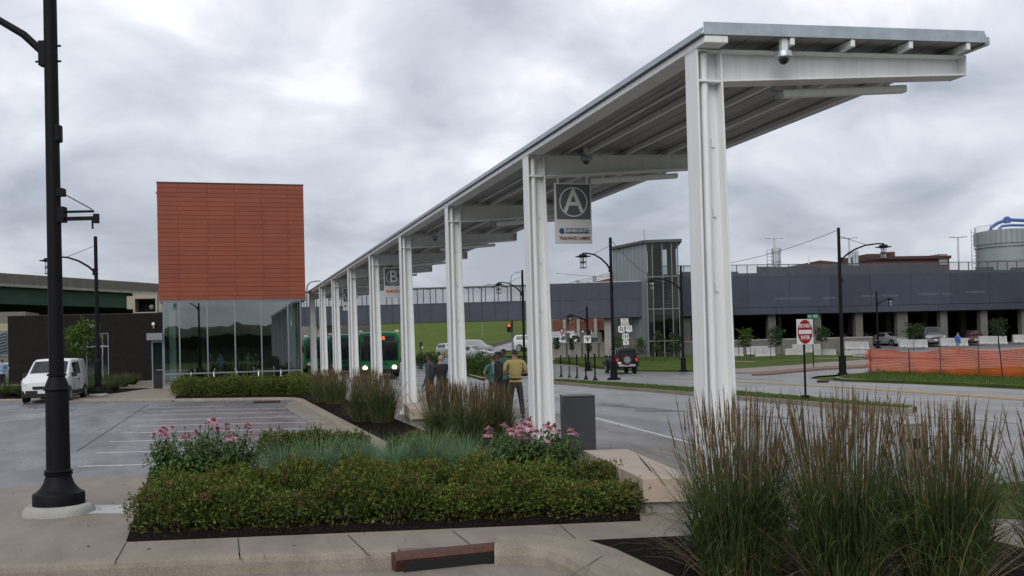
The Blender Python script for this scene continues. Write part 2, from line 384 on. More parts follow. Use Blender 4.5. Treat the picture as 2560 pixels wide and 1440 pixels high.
# ------------------------------------------------------------------ overcast sky and soft sun
SUN_EL, SUN_AZ = R_(40), R_(212)     # behind and left of the camera, through the cloud
w = bpy.data.worlds.new('World'); S.world = w; w.use_nodes = True
nt = w.node_tree; L = nt.links.new; bg = nt.nodes['Background']
sky = _n(nt, 'ShaderNodeTexSky', sky_type='NISHITA', sun_disc=False); sky.sun_elevation = SUN_EL; sky.sun_rotation = SUN_AZ
tc = _n(nt, 'ShaderNodeTexCoord'); sx = _n(nt, 'ShaderNodeSeparateXYZ'); L(tc.outputs['Generated'], sx.inputs[0])
za = _n(nt, 'ShaderNodeMath', operation='MAXIMUM'); za.inputs[1].default_value = 0; L(sx.outputs['Z'], za.inputs[0])
zb = _n(nt, 'ShaderNodeMath', operation='ADD'); zb.inputs[1].default_value = .34; L(za.outputs[0], zb.inputs[0])
dx_ = _n(nt, 'ShaderNodeMath', operation='DIVIDE'); L(sx.outputs['X'], dx_.inputs[0]); L(zb.outputs[0], dx_.inputs[1])
dy_ = _n(nt, 'ShaderNodeMath', operation='DIVIDE'); L(sx.outputs['Y'], dy_.inputs[0]); L(zb.outputs[0], dy_.inputs[1])
cb = _n(nt, 'ShaderNodeCombineXYZ'); L(dx_.outputs[0], cb.inputs[0]); L(dy_.outputs[0], cb.inputs[1]); cb.inputs[2].default_value = .37
mpw = _n(nt, 'ShaderNodeMapping'); mpw.inputs['Location'].default_value = (SKYX, SKYY, 0) if 'SKYX' in globals() else (2.3, 5.1, 0); L(cb.outputs[0], mpw.inputs[0])
n1 = _n(nt, 'ShaderNodeTexNoise'); n1.inputs['Scale'].default_value = 1.15; n1.inputs['Detail'].default_value = 10; n1.inputs['Roughness'].default_value = .5; n1.inputs['Distortion'].default_value = .5
n2 = _n(nt, 'ShaderNodeTexNoise'); n2.inputs['Scale'].default_value = 3.1; n2.inputs['Detail'].default_value = 9; n2.inputs['Roughness'].default_value = .5; n2.inputs['Distortion'].default_value = .45
L(mpw.outputs[0], n1.inputs[0]); L(mpw.outputs[0], n2.inputs[0])
mxn = _n(nt, 'ShaderNodeMixRGB', blend_type='MIX'); mxn.inputs[0].default_value = .52; L(n1.outputs['Fac'], mxn.inputs[1]); L(n2.outputs['Fac'], mxn.inputs[2])
cr = _n(nt, 'ShaderNodeValToRGB'); e = cr.color_ramp.elements
e[0].position = .385; e[0].color = (.33, .36, .44, 1); e[1].position = .64; e[1].color = (1.06, 1.07, 1.12, 1)
for p_, c_ in ((.445, (.47, .505, .595, 1)), (.50, (.62, .655, .735, 1)), (.555, (.745, .775, .85, 1)), (.60, (.88, .90, .97, 1))):
    k_ = e.new(p_); k_.color = c_
L(mxn.outputs[0], cr.inputs[0])
# cloud cover thins a little towards the horizon, where the deck is seen edge-on
hz = _n(nt, 'ShaderNodeMapRange'); hz.inputs['From Max'].default_value = .28; hz.inputs['To Min'].default_value = .45; hz.inputs['To Max'].default_value = 0; L(za.outputs[0], hz.inputs['Value'])
mh = _n(nt, 'ShaderNodeMixRGB'); L(hz.outputs[0], mh.inputs[0]); L(cr.outputs[0], mh.inputs[1]); mh.inputs[2].default_value = (.62, .655, .70, 1)
sk = _n(nt, 'ShaderNodeMixRGB', blend_type='MULTIPLY'); sk.inputs[0].default_value = 1; sk.inputs[2].default_value = (.1, .1, .1, 1); L(sky.outputs[0], sk.inputs[1])
mc = _n(nt, 'ShaderNodeMixRGB'); mc.inputs[0].default_value = .93; L(sk.outputs[0], mc.inputs[1]); L(mh.outputs[0], mc.inputs[2])
L(mc.outputs[0], bg.inputs[0]); bg.inputs[1].default_value = 1.0
sun = bpy.data.lights.new('sun', 'SUN'); sun.energy = 1.75; sun.angle = R_(50); sun.color = (1, .96, .9)
so = bpy.data.objects.new('sun', sun); COL.objects.link(so)
sd = Vector((math.sin(SUN_AZ) * math.cos(SUN_EL), math.cos(SUN_AZ) * math.cos(SUN_EL), math.sin(SUN_EL)))
so.rotation_euler = sd.to_track_quat('Z', 'Y').to_euler(); so.location = sd * 100
# ------------------------------------------------------------------ ground
def grid_ground():
    xs = [-1500, -400, -120] + [-60 + 6 * i for i in range(0, 36)] + [220, 500, 1500]
    ys = [-300, -60] + [-12 + 6 * i for i in range(0, 28)] + [200, 300, 600, 2500]
    mb = MB(); mb.v = [(x, y, T(x, y) - .22) for y in ys for x in xs]; nx = len(xs)
    mb.f = [(j * nx + i, j * nx + i + 1, (j + 1) * nx + i + 1, (j + 1) * nx + i) for j in range(len(ys) - 1) for i in range(nx - 1)]
    mb.mi = [0] * len(mb.f)
    struct(mb.build('ground', M_grass))
grid_ground()
ZR = -.10
sheet('road', [(8.9, -12), (60, -12), (60, 20), (28.2, 20), (27.9, 42), (29.5, 46), (32, 49), (60, 52), (60, 66), (34, 64), (31, 70), (28.5, 82), (26, 100), (8.9, 100)], M_road, ZR, True)
sheet('parking_lot', [(-60, -2), (-2.4, 10.6), (-2.9, 14.3), (-2.5, 17.9), (-1.0, 17.5), (3.4, 17.5), (3.2, 41), (2.8, 42.0), (-4.4, 44.6), (-9, 49.6), (-60, 61)], M_lot, -.06)
sheet('parking_gutter', [at(990, 1142, -.055)[:2], (3.2, 20), (2.95, 40.6), at(722, 1006, -.055)[:2], at(714, 1019, -.055)[:2], at(794, 1071, -.055)[:2]], M_gutter, -.054)
sheet('sidewalk', [(-9, 12.3), (-2.14, 10.9), (1.63, 10.12), (2.9, 9.86), (3.45, 9.75), (5.2, 9.45), (9.0, 8.9), (9.0, 12.5), (5.0, 11.7), (4.52, 10.54), (-1.04, 11.64), (-1.2, 17.58), (-2.43, 18.04), (-2.6, 16.5), (-2.85, 14.3), (-3.2, 13.0), (-9, 14.2)], M_walk, 0.0)
sheet('plaza', [(4.55, 11.6), (9.0, 12.5), (9.05, 64), (4.4, 64), (4.55, 41), (4.6, 14)], M_plaza, .002)
sheet('far_sidewalk', [(-60, 60), (-9, 48.7), (-4.5, 44.75), (-2.0, 43.4), (-2.0, 57), (6, 57), (9, 62), (9, 72), (-60, 78)], M_walk, 0.0)
sheet('right_sidewalk', [(7.2, -6), (12.2, -6), (12.2, 9.0), (9.0, 9.0), (7.2, 9.1)], M_walk, .002)
sheet('flower_bed', [(-1.04, 11.64), (4.52, 10.54), (4.9, 11.6), (4.58, 14), (4.55, 41.2), (3.15, 41.2), (3.3, 19.8), (2.7, 18.2), (1.5, 17.7), (-1.2, 17.58)], M_mulch, .012)
sheet('grass_bed', [(3.3, 9.74), (5.3, 9.40), (7.2, 9.1), (7.2, 2), (3.5, 2), (3.4, 8.0), (3.35, 9.2)], M_mulch, .012)
sheet('hedge_bed', [(-1.9, 44.2), (2.9, 41.5), (4.5, 41.4), (4.5, 56.9), (-2.0, 56.9)], M_mulch, .012)
sheet('left_lawn', [(-40, 57), (-9.5, 50.3), (-5.2, 52.5), (-3.8, 58.5), (-12, 64), (-40, 70)], M_mulch, .01)
M_kw = M_kerb
kerb('kerb_front', [(-14, 13.2), (-9, 12.15), (-2.14, 10.75), (.2, 10.28), (1.64, 9.96)], M_kw, .24, .004, .2, 1, .06)
kp = [(2.585, 9.745), (2.85, 9.66), (3.02, 9.45), (3.08, 9.1), (3.1, 8.3), (3.2, 6), (3.3, 2)]
kerb('kerb_corner', kp, M_kw, .58, .02, .22, 1, .10)
sheet('front_gutter', [(-16, -4), (3.6, -4), (3.4, 8), (3.15, 9.55), (2.7, 9.75), (1.6, 10.05), (-2.1, 10.85), (-16, 13.7)], M_gutter, -.165)
kerb('kerb_lot_side', [(2.0, 17.75), (2.55, 17.9), (2.9, 18.6), (3.0, 19.6), (2.85, 30), (2.72, 40.2), (2.5, 41.3), (1.9, 41.9), (-1.95, 43.95), (-4.6, 45.4), (-6.8, 48.2), (-10, 50.2), (-40, 57.2)], M_kw, .30, .03, .12, -1, .06)
# parking bay lines
ln = [((195, 1165), (420, 1159.3)), ((241, 1131.6), (850, 1116.5)), ((274, 1103.5), (819, 1090.5)), ((302, 1082), (793, 1070.5)), ((326, 1065), (768, 1055)), ((340, 1050.6), (745, 1041)), ((355, 1038), (730, 1029.5)), ((366, 1028), (714, 1020)), ((372, 1019), (560, 1015))]
for a_, b_ in ln:
    a = at(*a_, -.05); b = at(*b_, -.05); d = (b - a).normalized() ; nn = Vector((-d.y, d.x, 0)) * .05
    sheet('parking_line', [(a - nn)[:2], (b - nn)[:2], (b + nn)[:2], (a + nn)[:2]], M_line, -.0555)
a = at(372, 1010, -.055); b = at(192, 1128, -.055); nn = Vector((.022, 0, 0))
sheet('lot_joint', [(a - nn)[:2], (b - nn)[:2], (b + nn)[:2], (a + nn)[:2]], mat('joint_tar', (.06, .06, .065), .7), -.0555)
# sawn joints across the front walk
for p, q in (((315, 1357), (287, 1408)), ((595, 1346), (600, 1400)), ((870, 1338), (925, 1392)), ((1132, 1328), (1186, 1370)), ((1400, 1314), (1440, 1348))):
    a = at(*p); b = at(*q); nn = Vector((.007, 0, 0))
    sheet('walk_joint', [(b - nn)[:2], (b + nn)[:2], (a + nn)[:2], (a - nn)[:2]], mat('joint_dark', (.05, .045, .04), .9), .004)  # thin strips in the joints' own dark colour
sheet('lot_apron', [at(-200, 1330, -.05)[:2], at(0, 1284, -.05)[:2], at(178, 1194, -.05)[:2], at(100, 1208, -.05)[:2], at(-200, 1245, -.05)[:2]], M_gutter, -.052)
a = at(1508, 1388, .025); b = at(1425, 1440, .025); nn = Vector((.008, .002, 0))
sheet('kerb_joint', [(b - nn)[:2], (b + nn)[:2], (a + nn)[:2], (a - nn)[:2]], MATS['joint_dark'], .0235)
# islands, verges and road paint
def band(name, xs, m, off): return sheet(name, xs, m, off, True)
isl = [(17.6, 22.6), (18.2, 23.2), (18.35, 27), (18.4, 43), (18.3, 52), (17.4, 54.0), (16.6, 52), (16.5, 43), (17.0, 30), (17.3, 24)]
band('island_lawn', isl, M_grass, .03)
kerb('island_kerb', isl[5:] + isl[:1], M_kerb, .16, .035, .15, -1)
kerb('island_kerb', isl[:5], M_kerb, .16, .035, .15, 1)
isl2 = [tg(1150, 931)[:2], tg(1205, 947)[:2], tg(1235, 938)[:2], tg(1232, 908)[:2], tg(1160, 903)[:2], tg(1120, 908)[:2]]
band('shrub_island', isl2, M_grass, .03)
kerb('shrub_island_kerb', [isl2[5]] + isl2[:4], M_kerb, .16, .04, .15, 1)
rv = [(27.7, 20), (60, 22), (60, 38), (34.6, 46.6), (31.5, 45.6), (28.6, 42.5), (27.7, 40.5)]
band('right_verge', rv, M_grass, .02)
kerb('right_verge_kerb', [rv[3], rv[4], rv[5], rv[6], rv[0]], M_kerb, .17, .03, .14, 1)
band('gravel_yard', [(34.6, 46.6), (60, 38), (78, 44), (80, 62), (60, 66), (38, 52)], M_gutter, .0)
band('centre_line', [(23.1, 22), (23.25, 22), (24.2, 44), (24.6, 52), (24.45, 52), (24.05, 44)], M_yellow, ZR + .012)
band('centre_line', [(23.45, 22), (23.6, 22), (24.55, 44), (24.95, 52), (24.8, 52), (24.4, 44)], M_yellow, ZR + .012)
band('lane_edge_line', [(8.62, 17), (8.72, 17), (9.5, 24.8), (9.35, 24.8)], M_line, .008)
# tar seams and wet streaks on the carriageway
M_tar = mat('tar_seam', (.05, .05, .052), .35, var=.3, scale=4)
def streak(p0, p1, wd, seed, z=ZR + .006):
    r = random.Random(seed); a, b = at(*p0, ZR), at(*p1, ZR); n = 14; up, lo = [], []
    d = (b - a).normalized(); nn = Vector((-d.y, d.x, 0))
    for i in range(n + 1):
        t = i / n; c = a.lerp(b, t) + nn * r.uniform(-.06, .06); h = 1.9 * wd * (.25 + .75 * math.sin(PI * t)) * r.uniform(.4, 1)
        up.append((c + nn * h)[:2]); lo.append((c - nn * h)[:2])
    sheet('tar_seam', lo + up[::-1], M_tar, ZR + .008)
streak((1492, 1012), (1730, 1030), .16, 1); streak((1500, 1008), (1570, 1016), .2, 2); streak((1846, 1035), (2010, 1050), .1, 4); streak((1590, 1026), (1680, 1029), .22, 3)
streak((2150, 1030), (2560, 1060), .05, 5); streak((1850, 1050), (2560, 1110), .03, 6)
streak((1800, 938), (1960, 946), .12, 8); streak((1840, 950), (1905, 952), .1, 9)
# lawn before the garage, with its walk
lw = [tg(1590, 925)[:2], tg(1735, 926)[:2], tg(1850, 922)[:2], tg(2000, 912)[:2], tg(2140, 902)[:2], tg(2165, 889)[:2], tg(1850, 886)[:2], tg(1500, 888)[:2], tg(1380, 886)[:2], tg(1392, 900)[:2], tg(1500, 915)[:2]]
band('garage_lawn', lw, M_grass, .02)
band('lawn_walk', [tg(1740, 902.0)[:2], tg(2160, 898.5)[:2], tg(2160, 897.4)[:2], tg(1740, 900.9)[:2]], M_walk, .035)
band('corner_walk', [tg(1735, 930)[:2], tg(1880, 932)[:2], tg(2060, 917)[:2], tg(2170, 912)[:2], tg(2170, 900)[:2], tg(2020, 911)[:2], tg(1850, 922)[:2], tg(1735, 924)[:2]], M_walk, .03)
band('brick_strip', [tg(1880, 936)[:2], tg(2060, 921)[:2], tg(2165, 916)[:2], tg(2165, 911)[:2], tg(2060, 916)[:2], tg(1880, 931)[:2]], mat('brick_paving', (.16, .09, .07), .8, var=.25, scale=6), .0)
band('garage_forecourt', [tg(2130, 892)[:2], tg(2560, 900)[:2], tg(2760, 890)[:2], tg(2760, 862)[:2], tg(2300, 862)[:2], tg(2160, 870)[:2]], M_road, .03)
# ------------------------------------------------------------------ hill beyond the bridge, with the ramp road climbing it
def hill_z(px_t, v): return T(0, 120) + v
def hz_(px, d):
    v = (d - 112) / 150; return .45 + 8.4 * (max(0, v) ** .85) * (1 - .55 * max(0, (px - 1150) / 750))
def onhill(px, py):       # depth at which the hill surface is seen at this height in the picture
    lo, hi = 112.0, 262.0
    for _ in range(30):
        m = (lo + hi) / 2; p = pd(px, py, m)
        if p.z < hz_(px, m): hi = m
        else: lo = m
    m = (lo + hi) / 2; p = pd(px, py, m); return Vector((p.x, p.y, hz_(px, m) + .16))
def hill():
    mb = MB(); nu, nv = 40, 18
    def pt(u, v):
        px = -200 + 2100 * u; d = 112 + 150 * v
        p = CAM + FW2 * d + RT2 * ((px - CX) / FPX * d)
        z = .45 + 8.4 * (v ** .85) * (1 - .55 * max(0, (px - 1150) / 750)) + .25 * noise.noise(Vector((u * 9, v * 7, 0)))
        return (p.x, p.y, z)
    mb.v = [pt(i / nu, j / nv) for j in range(nv + 1) for i in range(nu + 1)]
    mb.f = [(j * (nu + 1) + i, j * (nu + 1) + i + 1, (j + 1) * (nu + 1) + i + 1, (j + 1) * (nu + 1) + i) for j in range(nv) for i in range(nu)]
    mb.mi = [0] * len(mb.f)
    struct(mb.build('hill', M_hill, smooth=True))
    low = [(1175, 889), (1220, 886), (1262, 881), (1312, 875), (1370, 864), (1440, 848), (1520, 832)]
    upp = [(1175, 885), (1220, 874), (1262, 862), (1312, 848), (1370, 833), (1440, 815), (1520, 799)]
    rb = MB(); n_ = 4; rows = [[onhill(l[0], l[1] + (u[1] - l[1]) * k / n_) for k in range(n_ + 1)] for l, u in zip(low, upp)]
    rb.add([p for r in rows for p in r], [(i * (n_ + 1) + k, (i + 1) * (n_ + 1) + k, (i + 1) * (n_ + 1) + k + 1, i * (n_ + 1) + k + 1) for i in range(len(rows) - 1) for k in range(n_)])
    struct(rb.build('ramp_road', M_road, smooth=True))
    kb = MB()
    for i in range(len(rows) - 1):
        a, b = rows[i][-1], rows[i + 1][-1]; u = Vector((0, 0, .35)); w_ = FW2 * .5
        kb.hexa([a, b, b + w_, a + w_, a + u, b + u, b + w_ + u, a + w_ + u])
    struct(kb.build('ramp_kerb', M_kerb))
hill()
band('corner_lawn', [at(2390, 1222)[:2], at(2400, 1290)[:2], at(2720, 1310)[:2], at(2720, 1215)[:2], at(2560, 1205)[:2]], M_grass, .012)
# ------------------------------------------------------------------ bus canopy
NC, Y0, PITCH, XW = 9, 9.69, 6.1, 4.88
def zb(x): return 5.12 + .035 * (x - XW)        # top of the rafters: the roof rises away from the columns
def canopy():
    c = thing('bus_canopy', 'long white steel bus canopy with nine tapered columns cantilevered over the platform', 'canopy', (0, 0, 0))
    yend = Y0 + PITCH * (NC - 1) + .4
    for i in range(NC):
        y = Y0 + PITCH * i; k = MB(); hw = .14
        xb, xt = XW + .375, XW + .30       # east face tapers
        k.box(XW, XW + .022, y - hw, y + hw, .125, 5.10)                                          # west flange
        k.hexa([(xb - .022, y - hw, .125), (xb, y - hw, .125), (xb, y + hw, .125), (xb - .022, y + hw, .125), (xt - .022, y - hw, 5.10), (xt, y - hw, 5.10), (xt, y + hw, 5.10), (xt - .022, y + hw, 5.10)])
        k.hexa([(XW + .022, y - .02, .125), (xb - .022, y - .02, .125), (xb - .022, y + .02, .125), (XW + .022, y + .02, .125), (XW + .022, y - .02, 5.10), (xt - .022, y - .02, 5.10), (xt - .022, y + .02, 5.10), (XW + .022, y + .02, 5.10)])
        k.box(XW + .022, xt - .02, y - hw + .004, y - .02, 4.775, 4.80)                           # stiffeners
        k.box(XW + .022, xt - .02, y + .02, y + hw - .004, 4.775, 4.80)
        k.box(XW - .003, xt, y - hw - .002, y + hw + .002, 5.10, 5.118)
        col = k.build('column', M_white, c, bevel=.004)
        MB().tube([(XW + .125, y - .075, .13), (XW + .11, y - .075, 5.09)], .042, 12, False).build('conduit', M_white, col, True)
        bp = MB().box(XW - .08, xb + .08, y - .22, y + .22, .105, .125)
        for sx in (XW - .05, xb + .05):
            for sy in (-.18, .18): bp.lathe([(.028, .125), (.028, .16), (.012, .165), (.012, .2)], (sx, y + sy, 0), 8)
        bp.hexa([(XW - .07, y - .012, .125), (XW, y - .012, .125), (XW, y + .012, .125), (XW - .07, y + .012, .125), (XW - .012, y - .012, .26), (XW, y - .012, .26), (XW, y + .012, .26), (XW - .012, y + .012, .26)])
        bp.build('base_plate', M_white, col)
        for zz in (2.55, 3.35, 4.1):
            MB().box(XW + .20, XW + .235, y - .04, y - .02, zz, zz + .09).build('bracket', M_white, col)
        MB().box(XW - .12, xb + .12, y - .27, y + .27, -.15, .105).build('footing', M_plinth, c, bevel=.012)
        # rafter: a tapered I-beam
        x0, x1 = xt, 8.29; b = MB(); t = .02
        def zbot(x): return 4.785 + (5.01 - 4.785) * (x - 5.18) / (8.29 - 5.18)
        def plate(za0, za1, zb0, zb1, yy): b.hexa([(x0, y - yy, za0), (x1, y - yy, zb0), (x1, y + yy, zb0), (x0, y + yy, za0), (x0, y - yy, za1), (x1, y - yy, zb1), (x1, y + yy, zb1), (x0, y + yy, za1)])
        plate(zb(x0) - t, zb(x0), zb(x1) - t, zb(x1), hw - .006)
        plate(zbot(x0), zbot(x0) + t, zbot(x1), zbot(x1) + t, hw - .006)
        plate(zbot(x0) + t, zb(x0) - t, zbot(x1) + t, zb(x1) - t, .012)
        b.box(x1, x1 + .02, y - hw, y + hw, zbot(x1) - .002, zb(x1) + .002)
        b.build('beam', M_white, c, bevel=.003)
    ys = 9.34
    for j, x in enumerate((5.91, 6.655, 7.40, 8.165)):
        p = MB(); z = zb(x); pr = [(-.028, .0), (-.018, -.0), (.018, 0), (.028, .0)]
        p.hexa([(x - .027, ys, z), (x + .027, ys, z), (x + .027, yend, z), (x - .027, yend, z), (x - .027, ys, z + .083), (x + .027, ys, z + .083), (x + .027, yend, z + .083), (x - .027, yend, z + .083)])
        p.build('purlin', M_white, c, bevel=.01)
    e = MB(); x0, x1 = XW - .005, XW + .265
    e.hexa([(x0, ys, zb(x0) + .002), (x1, ys, zb(x1) + .002), (x1, yend, zb(x1) + .002), (x0, yend, zb(x0) + .002), (x0, ys, zb(x0) + .083), (x1, ys, zb(x1) + .083), (x1, yend, zb(x1) + .083), (x0, yend, zb(x0) + .083)])
    e.build('edge_tube', M_white, c, bevel=.012)
    d = MB(); X0, X1 = XW - .02, 8.40; n = 12
    for q in range(n):           # standing seam deck, pans with ribs on the underside
        xa = X0 + (X1 - X0) * q / n; xb_ = X0 + (X1 - X0) * (q + 1) / n; g = .02
        for (a, b_, lo) in ((xa, xb_ - g, .087), (xb_ - g, xb_, .094)):
            d.hexa([(a, ys + .01, zb(a) + lo), (b_, ys + .01, zb(b_) + lo), (b_, yend, zb(b_) + lo), (a, yend, zb(a) + lo), (a, ys + .01, zb(a) + .11), (b_, ys + .01, zb(b_) + .11), (b_, yend, zb(b_) + .11), (a, yend, zb(a) + .11)])
    d.build('roof_deck', M_deck, c)
    f = MB(); fx0, fx1 = XW - .02, 8.43
    f.hexa([(fx0, ys - .012, zb(fx0) + .086), (fx1, ys - .012, zb(fx1) + .086), (fx1, ys, zb(fx1) + .086), (fx0, ys, zb(fx0) + .086), (fx0, ys - .012, zb(fx0) + .215), (fx1 - .06, ys - .012, zb(fx1) + .215), (fx1 - .06, ys, zb(fx1) + .215), (fx0, ys, zb(fx0) + .215)])
    f.build('end_trim', M_galv, c)
    s = MB()
    n = 8
    for q in range(n):
        ya = ys + (yend - ys) * q / n; yb = ys + (yend - ys) * (q + 1) / n - .012
        s.box(fx0 - .03, fx0 - .016, ya, yb, zb(fx0) + .09, zb(fx0) + .125)
        s.box(fx0 - .02, fx0 - .004, ya, yb, zb(fx0) + .125, zb(fx0) + .19 if q == 0 and False else zb(fx0) + .16)
    s.build('side_trim', M_galv, c)
    g = MB().box(8.40, 8.47, ys + .02, yend, zb(8.4) + .07, zb(8.4) + .16); g.build('gutter', M_galv, c)
    ct = MB().tube([(5.62, ys + .5, 5.215), (5.62, yend - 1, 5.215)], .022, 8); ct.build('ceiling_conduit', M_white, c, True)
canopy()
ORD = ['first', 'second', 'third', 'fourth', 'fifth', 'sixth', 'seventh', 'eighth', 'ninth']
# strip lights and dome cameras hang from the canopy
def strip_light(i):
    y = Y0 + PITCH * i + .215; x0, x1 = 6.09, 7.74
    t = thing('strip_light', f'white tubular strip light under the {ORD[i]} canopy beam from the open end', 'light', (x0, y, 4.775), 0, 'strip lights under the canopy beams')
    sl = (5.03 - 4.895) / (x1 - x0); q = MB(); Ln = x1 - x0
    q.hexa([(0, -.05, -.045), (Ln, -.05, -.045 + sl * Ln), (Ln, .05, -.045 + sl * Ln), (0, .05, -.045), (0, -.05, .045), (Ln, -.05, .045 + sl * Ln), (Ln, .05, .045 + sl * Ln), (0, .05, .045)])
    q.build('housing', M_white, t, bevel=.02)
    e = MB().box(-.05, .0, -.045, .045, -.05, .035).tube([(-.03, 0, .03), (-.1, .0, .05), (-.12, 0, .02)], .012, 6); e.build('end_cap', M_alu, t, bevel=.005)
    for xx in (.25, Ln - .25):
        MB().box(xx - .02, xx + .02, -.03, .03, .04 + sl * xx, .04 + sl * xx + .10).build('hanger', M_white, t)
for i in range(NC): strip_light(i)
def dome_cam(i, x, y, z):
    t = thing('dome_camera', f'round security dome camera hanging beside the {ORD[i]} canopy beam from the open end', 'camera', (x, y, z), 0, 'security dome cameras under the canopy')
    MB().box(-.035, .035, -.03, .03, .02, 5.215 - z + .02).build('mount', M_white, t)
    MB().lathe([(.02, .045), (.085, .035), (.10, .0), (.10, -.03), (.06, -.045)], n=20).build('housing', M_galv, t, True)
    MB().lathe([(.058, -.045), (.056, -.06), (.045, -.082), (.02, -.098), (.004, -.1)], n=16).build('dome', mat('smoked_dome', (.012, .012, .014), .12, var=.05, spec=.8), t, True)
dome_cam(0, 5.83, 9.40, 5.06)
for i in (1, 3, 5): dome_cam(i, 5.83, Y0 + PITCH * i - .35, 5.06)
# platform signs hang under the rafters
def platform_sign(i, letter, lines, dot, lab, xc=6.06):
    y = Y0 + PITCH * i - .02; w, zt, zbm = .58, 4.55, 3.55
    p0 = aty(1385, 457, y); p1 = aty(1480, 609, y)
    if i == 1: x0, x1, zt, zbm = p0.x, p1.x, p0.z, p1.z
    else: x0, x1 = p0x[0], p0x[1]; zt, zbm = p0x[2], p0x[3]
    if i == 1: globals()['p0x'] = (x0, x1, zt, zbm)
    W = x1 - x0; Hh = zt - zbm; xm = (x0 + x1) / 2
    t = thing('platform_sign', lab, 'sign', (xm, y, zbm), 0, 'platform signs under the canopy')
    MB().box(-W / 2, W / 2, -.02, .02, 0, Hh).build('board', M_swhite, t, bevel=.006)
    MB().box(-W * .46, W * .46, -.026, -.021, Hh * .40, Hh * .975).build('letter_panel', M_sgrey, t)
    ring = MB(); n = 40; r0, r1 = W * .355, W * .385; cz = Hh * .685
    vs = [(r * math.cos(2 * PI * k / n), -.030, cz + r * math.sin(2 * PI * k / n)) for r in (r0, r1) for k in range(n)]
    ring.add(vs, [(k, (k + 1) % n, n + (k + 1) % n, n + k) for k in range(n)]); ring.build('ring', M_swhite, t)
    if letter: text_mesh(letter, W * .86, 'letter', M_swhite, t, (0, -.030, cz), wide=.95, bold=.006)
    d = MB(); d.lathe([(W * .075, -.029), (W * .075, -.022)], (-W * .33, 0, Hh * .205), 20, 'y'); d.build('route_dot', dot, t)
    if lines:
        b = MB().box(-W * .22, W * .41, -.027, -.022, Hh * .165, Hh * .25); b.build('route_bar', dot, t)
        text_mesh(lines[0], W * .115, 'route_name', M_swhite, t, (W * .105, -.031, Hh * .208), wide=.78, bold=.002)
        if len(lines) > 1: text_mesh(lines[1], W * .118, 'operator_name', M_smaroon, t, (W * .02, -.027, Hh * .085), wide=.74, bold=.001)
    for sx in (-W * .4, W * .4):
        MB().box(sx - .012, sx + .012, -.012, .012, Hh, 4.80 + .035 * (xm - 5.2) - zbm + .03).build('hanger', M_white, t)
platform_sign(1, 'A', ['BUSINESS SHUTTLE', 'TRAILWAYS / LAMERS'], M_sblue, 'grey platform sign with letter A and a blue route bar beside the second column')
platform_sign(4, 'B', ['ORANGE'], M_sorange, 'grey platform sign with letter B and an orange route bar behind the fourth column')
platform_sign(6, None, None, M_smaroon, 'grey platform sign with a ring and a dark red dot, far under the canopy')
# benches of stone slabs on a recessed concrete plinth
def bench(pts, nslab, lab, zt=.42, zs=.14):
    A, B, C_, D_ = [Vector((p[0], p[1], 0)) for p in pts]     # near-left, near-right, far-right, far-left
    t = thing('stone_bench', lab, 'bench', A, 0, 'stone benches along the platform')
    q = lambda s, r: (A.lerp(D_, s)).lerp(B.lerp(C_, s), r) - A
    for k in range(nslab):
        s0, s1 = k / nslab, (k + 1) / nslab - .012
        P = [q(s0, 0), q(s0, 1), q(s1, 1), q(s1, 0)]
        MB().hexa([(p.x, p.y, zs) for p in P] + [(p.x, p.y, zt) for p in P]).build('slab', M_lime, t, bevel=.006)
    P = [q(.02, .08), q(.02, .92), q(.98, .92), q(.98, .08)]
    MB().hexa([(p.x, p.y, 0) for p in P] + [(p.x, p.y, zs - .003) for p in P]).build('plinth', M_conc, t)
bench([at(1607, 1197, .42), at(1738, 1194, .42), (5.80, 13.95), (5.16, 14.15)], 3, 'long stone bench of pale slabs nearest the camera, beside the first column')
bench([at(1025, 1022, .42), at(1086, 1019, .42), (5.9, 31.0), (5.25, 31.2)], 5, 'stone bench between the third and fourth columns, half hidden by tall grass')
bench([(4.9, 36.2), (5.5, 36.0), (5.7, 42.4), (5.1, 42.6)], 4, 'stone bench beyond the fourth column, beside the second tall grass clump')
bench([(4.9, 47.0), (5.5, 46.8), (5.7, 52.5), (5.1, 52.7)], 4, 'farthest stone bench along the platform, close to the brick tower')
def bin_(p, w, d, h, rot, m, lab):
    t = thing('litter_bin', lab, 'litter bin', p, rot)
    MB().box(-w / 2, w / 2, 0, d, .03, h - .03).build('body', m, t, bevel=.012)
    MB().box(-w / 2 - .006, w / 2 + .006, -.006, d + .006, h - .028, h).build('lid', m, t, bevel=.006)
    MB().box(-w / 2 + .03, w / 2 - .03, .03, d - .03, 0, .03).build('base', M_blackrub, t)
bp_ = at(1452, 1142)
bin_(bp_, .56, .62, 1.08, HEAD + .06, M_char, 'dark grey square litter bin standing behind the second canopy column')
bin_(at(906, 1006), .62, .55, .95, HEAD, mat('brown_bin', (.16, .13, .11), .6, var=.1), 'brown grey litter bin half behind the second tall grass clump')
# ------------------------------------------------------------------ facades measured on upright planes
class Fac:
    def __init__(s, pa, da, pb, db):
        s.a = pd(pa, 860, da); s.b = pd(pb, 860, db); s.a.z = s.b.z = 0
        s.d = (s.b - s.a).normalized(); s.ang = math.atan2(s.d.y, s.d.x); s.nn = Vector((-s.d.y, s.d.x, 0))
    def hit(s, px, py, back=0.0):
        r = ray(px, py); a = s.a + s.nn * back; t = (a - CAM).dot(s.nn) / r.dot(s.nn); p = CAM + r * t
        return ((p - s.a).dot(s.d), p.z)
    def u(s, px, py=800, back=0.0): return s.hit(px, py, back)[0]
    def z(s, px, py, back=0.0): return s.hit(px, py, back)[1]
    def w(s, u, v, z=0.0):
        p = s.a + s.d * u + s.nn * v; return (p.x, p.y, z)
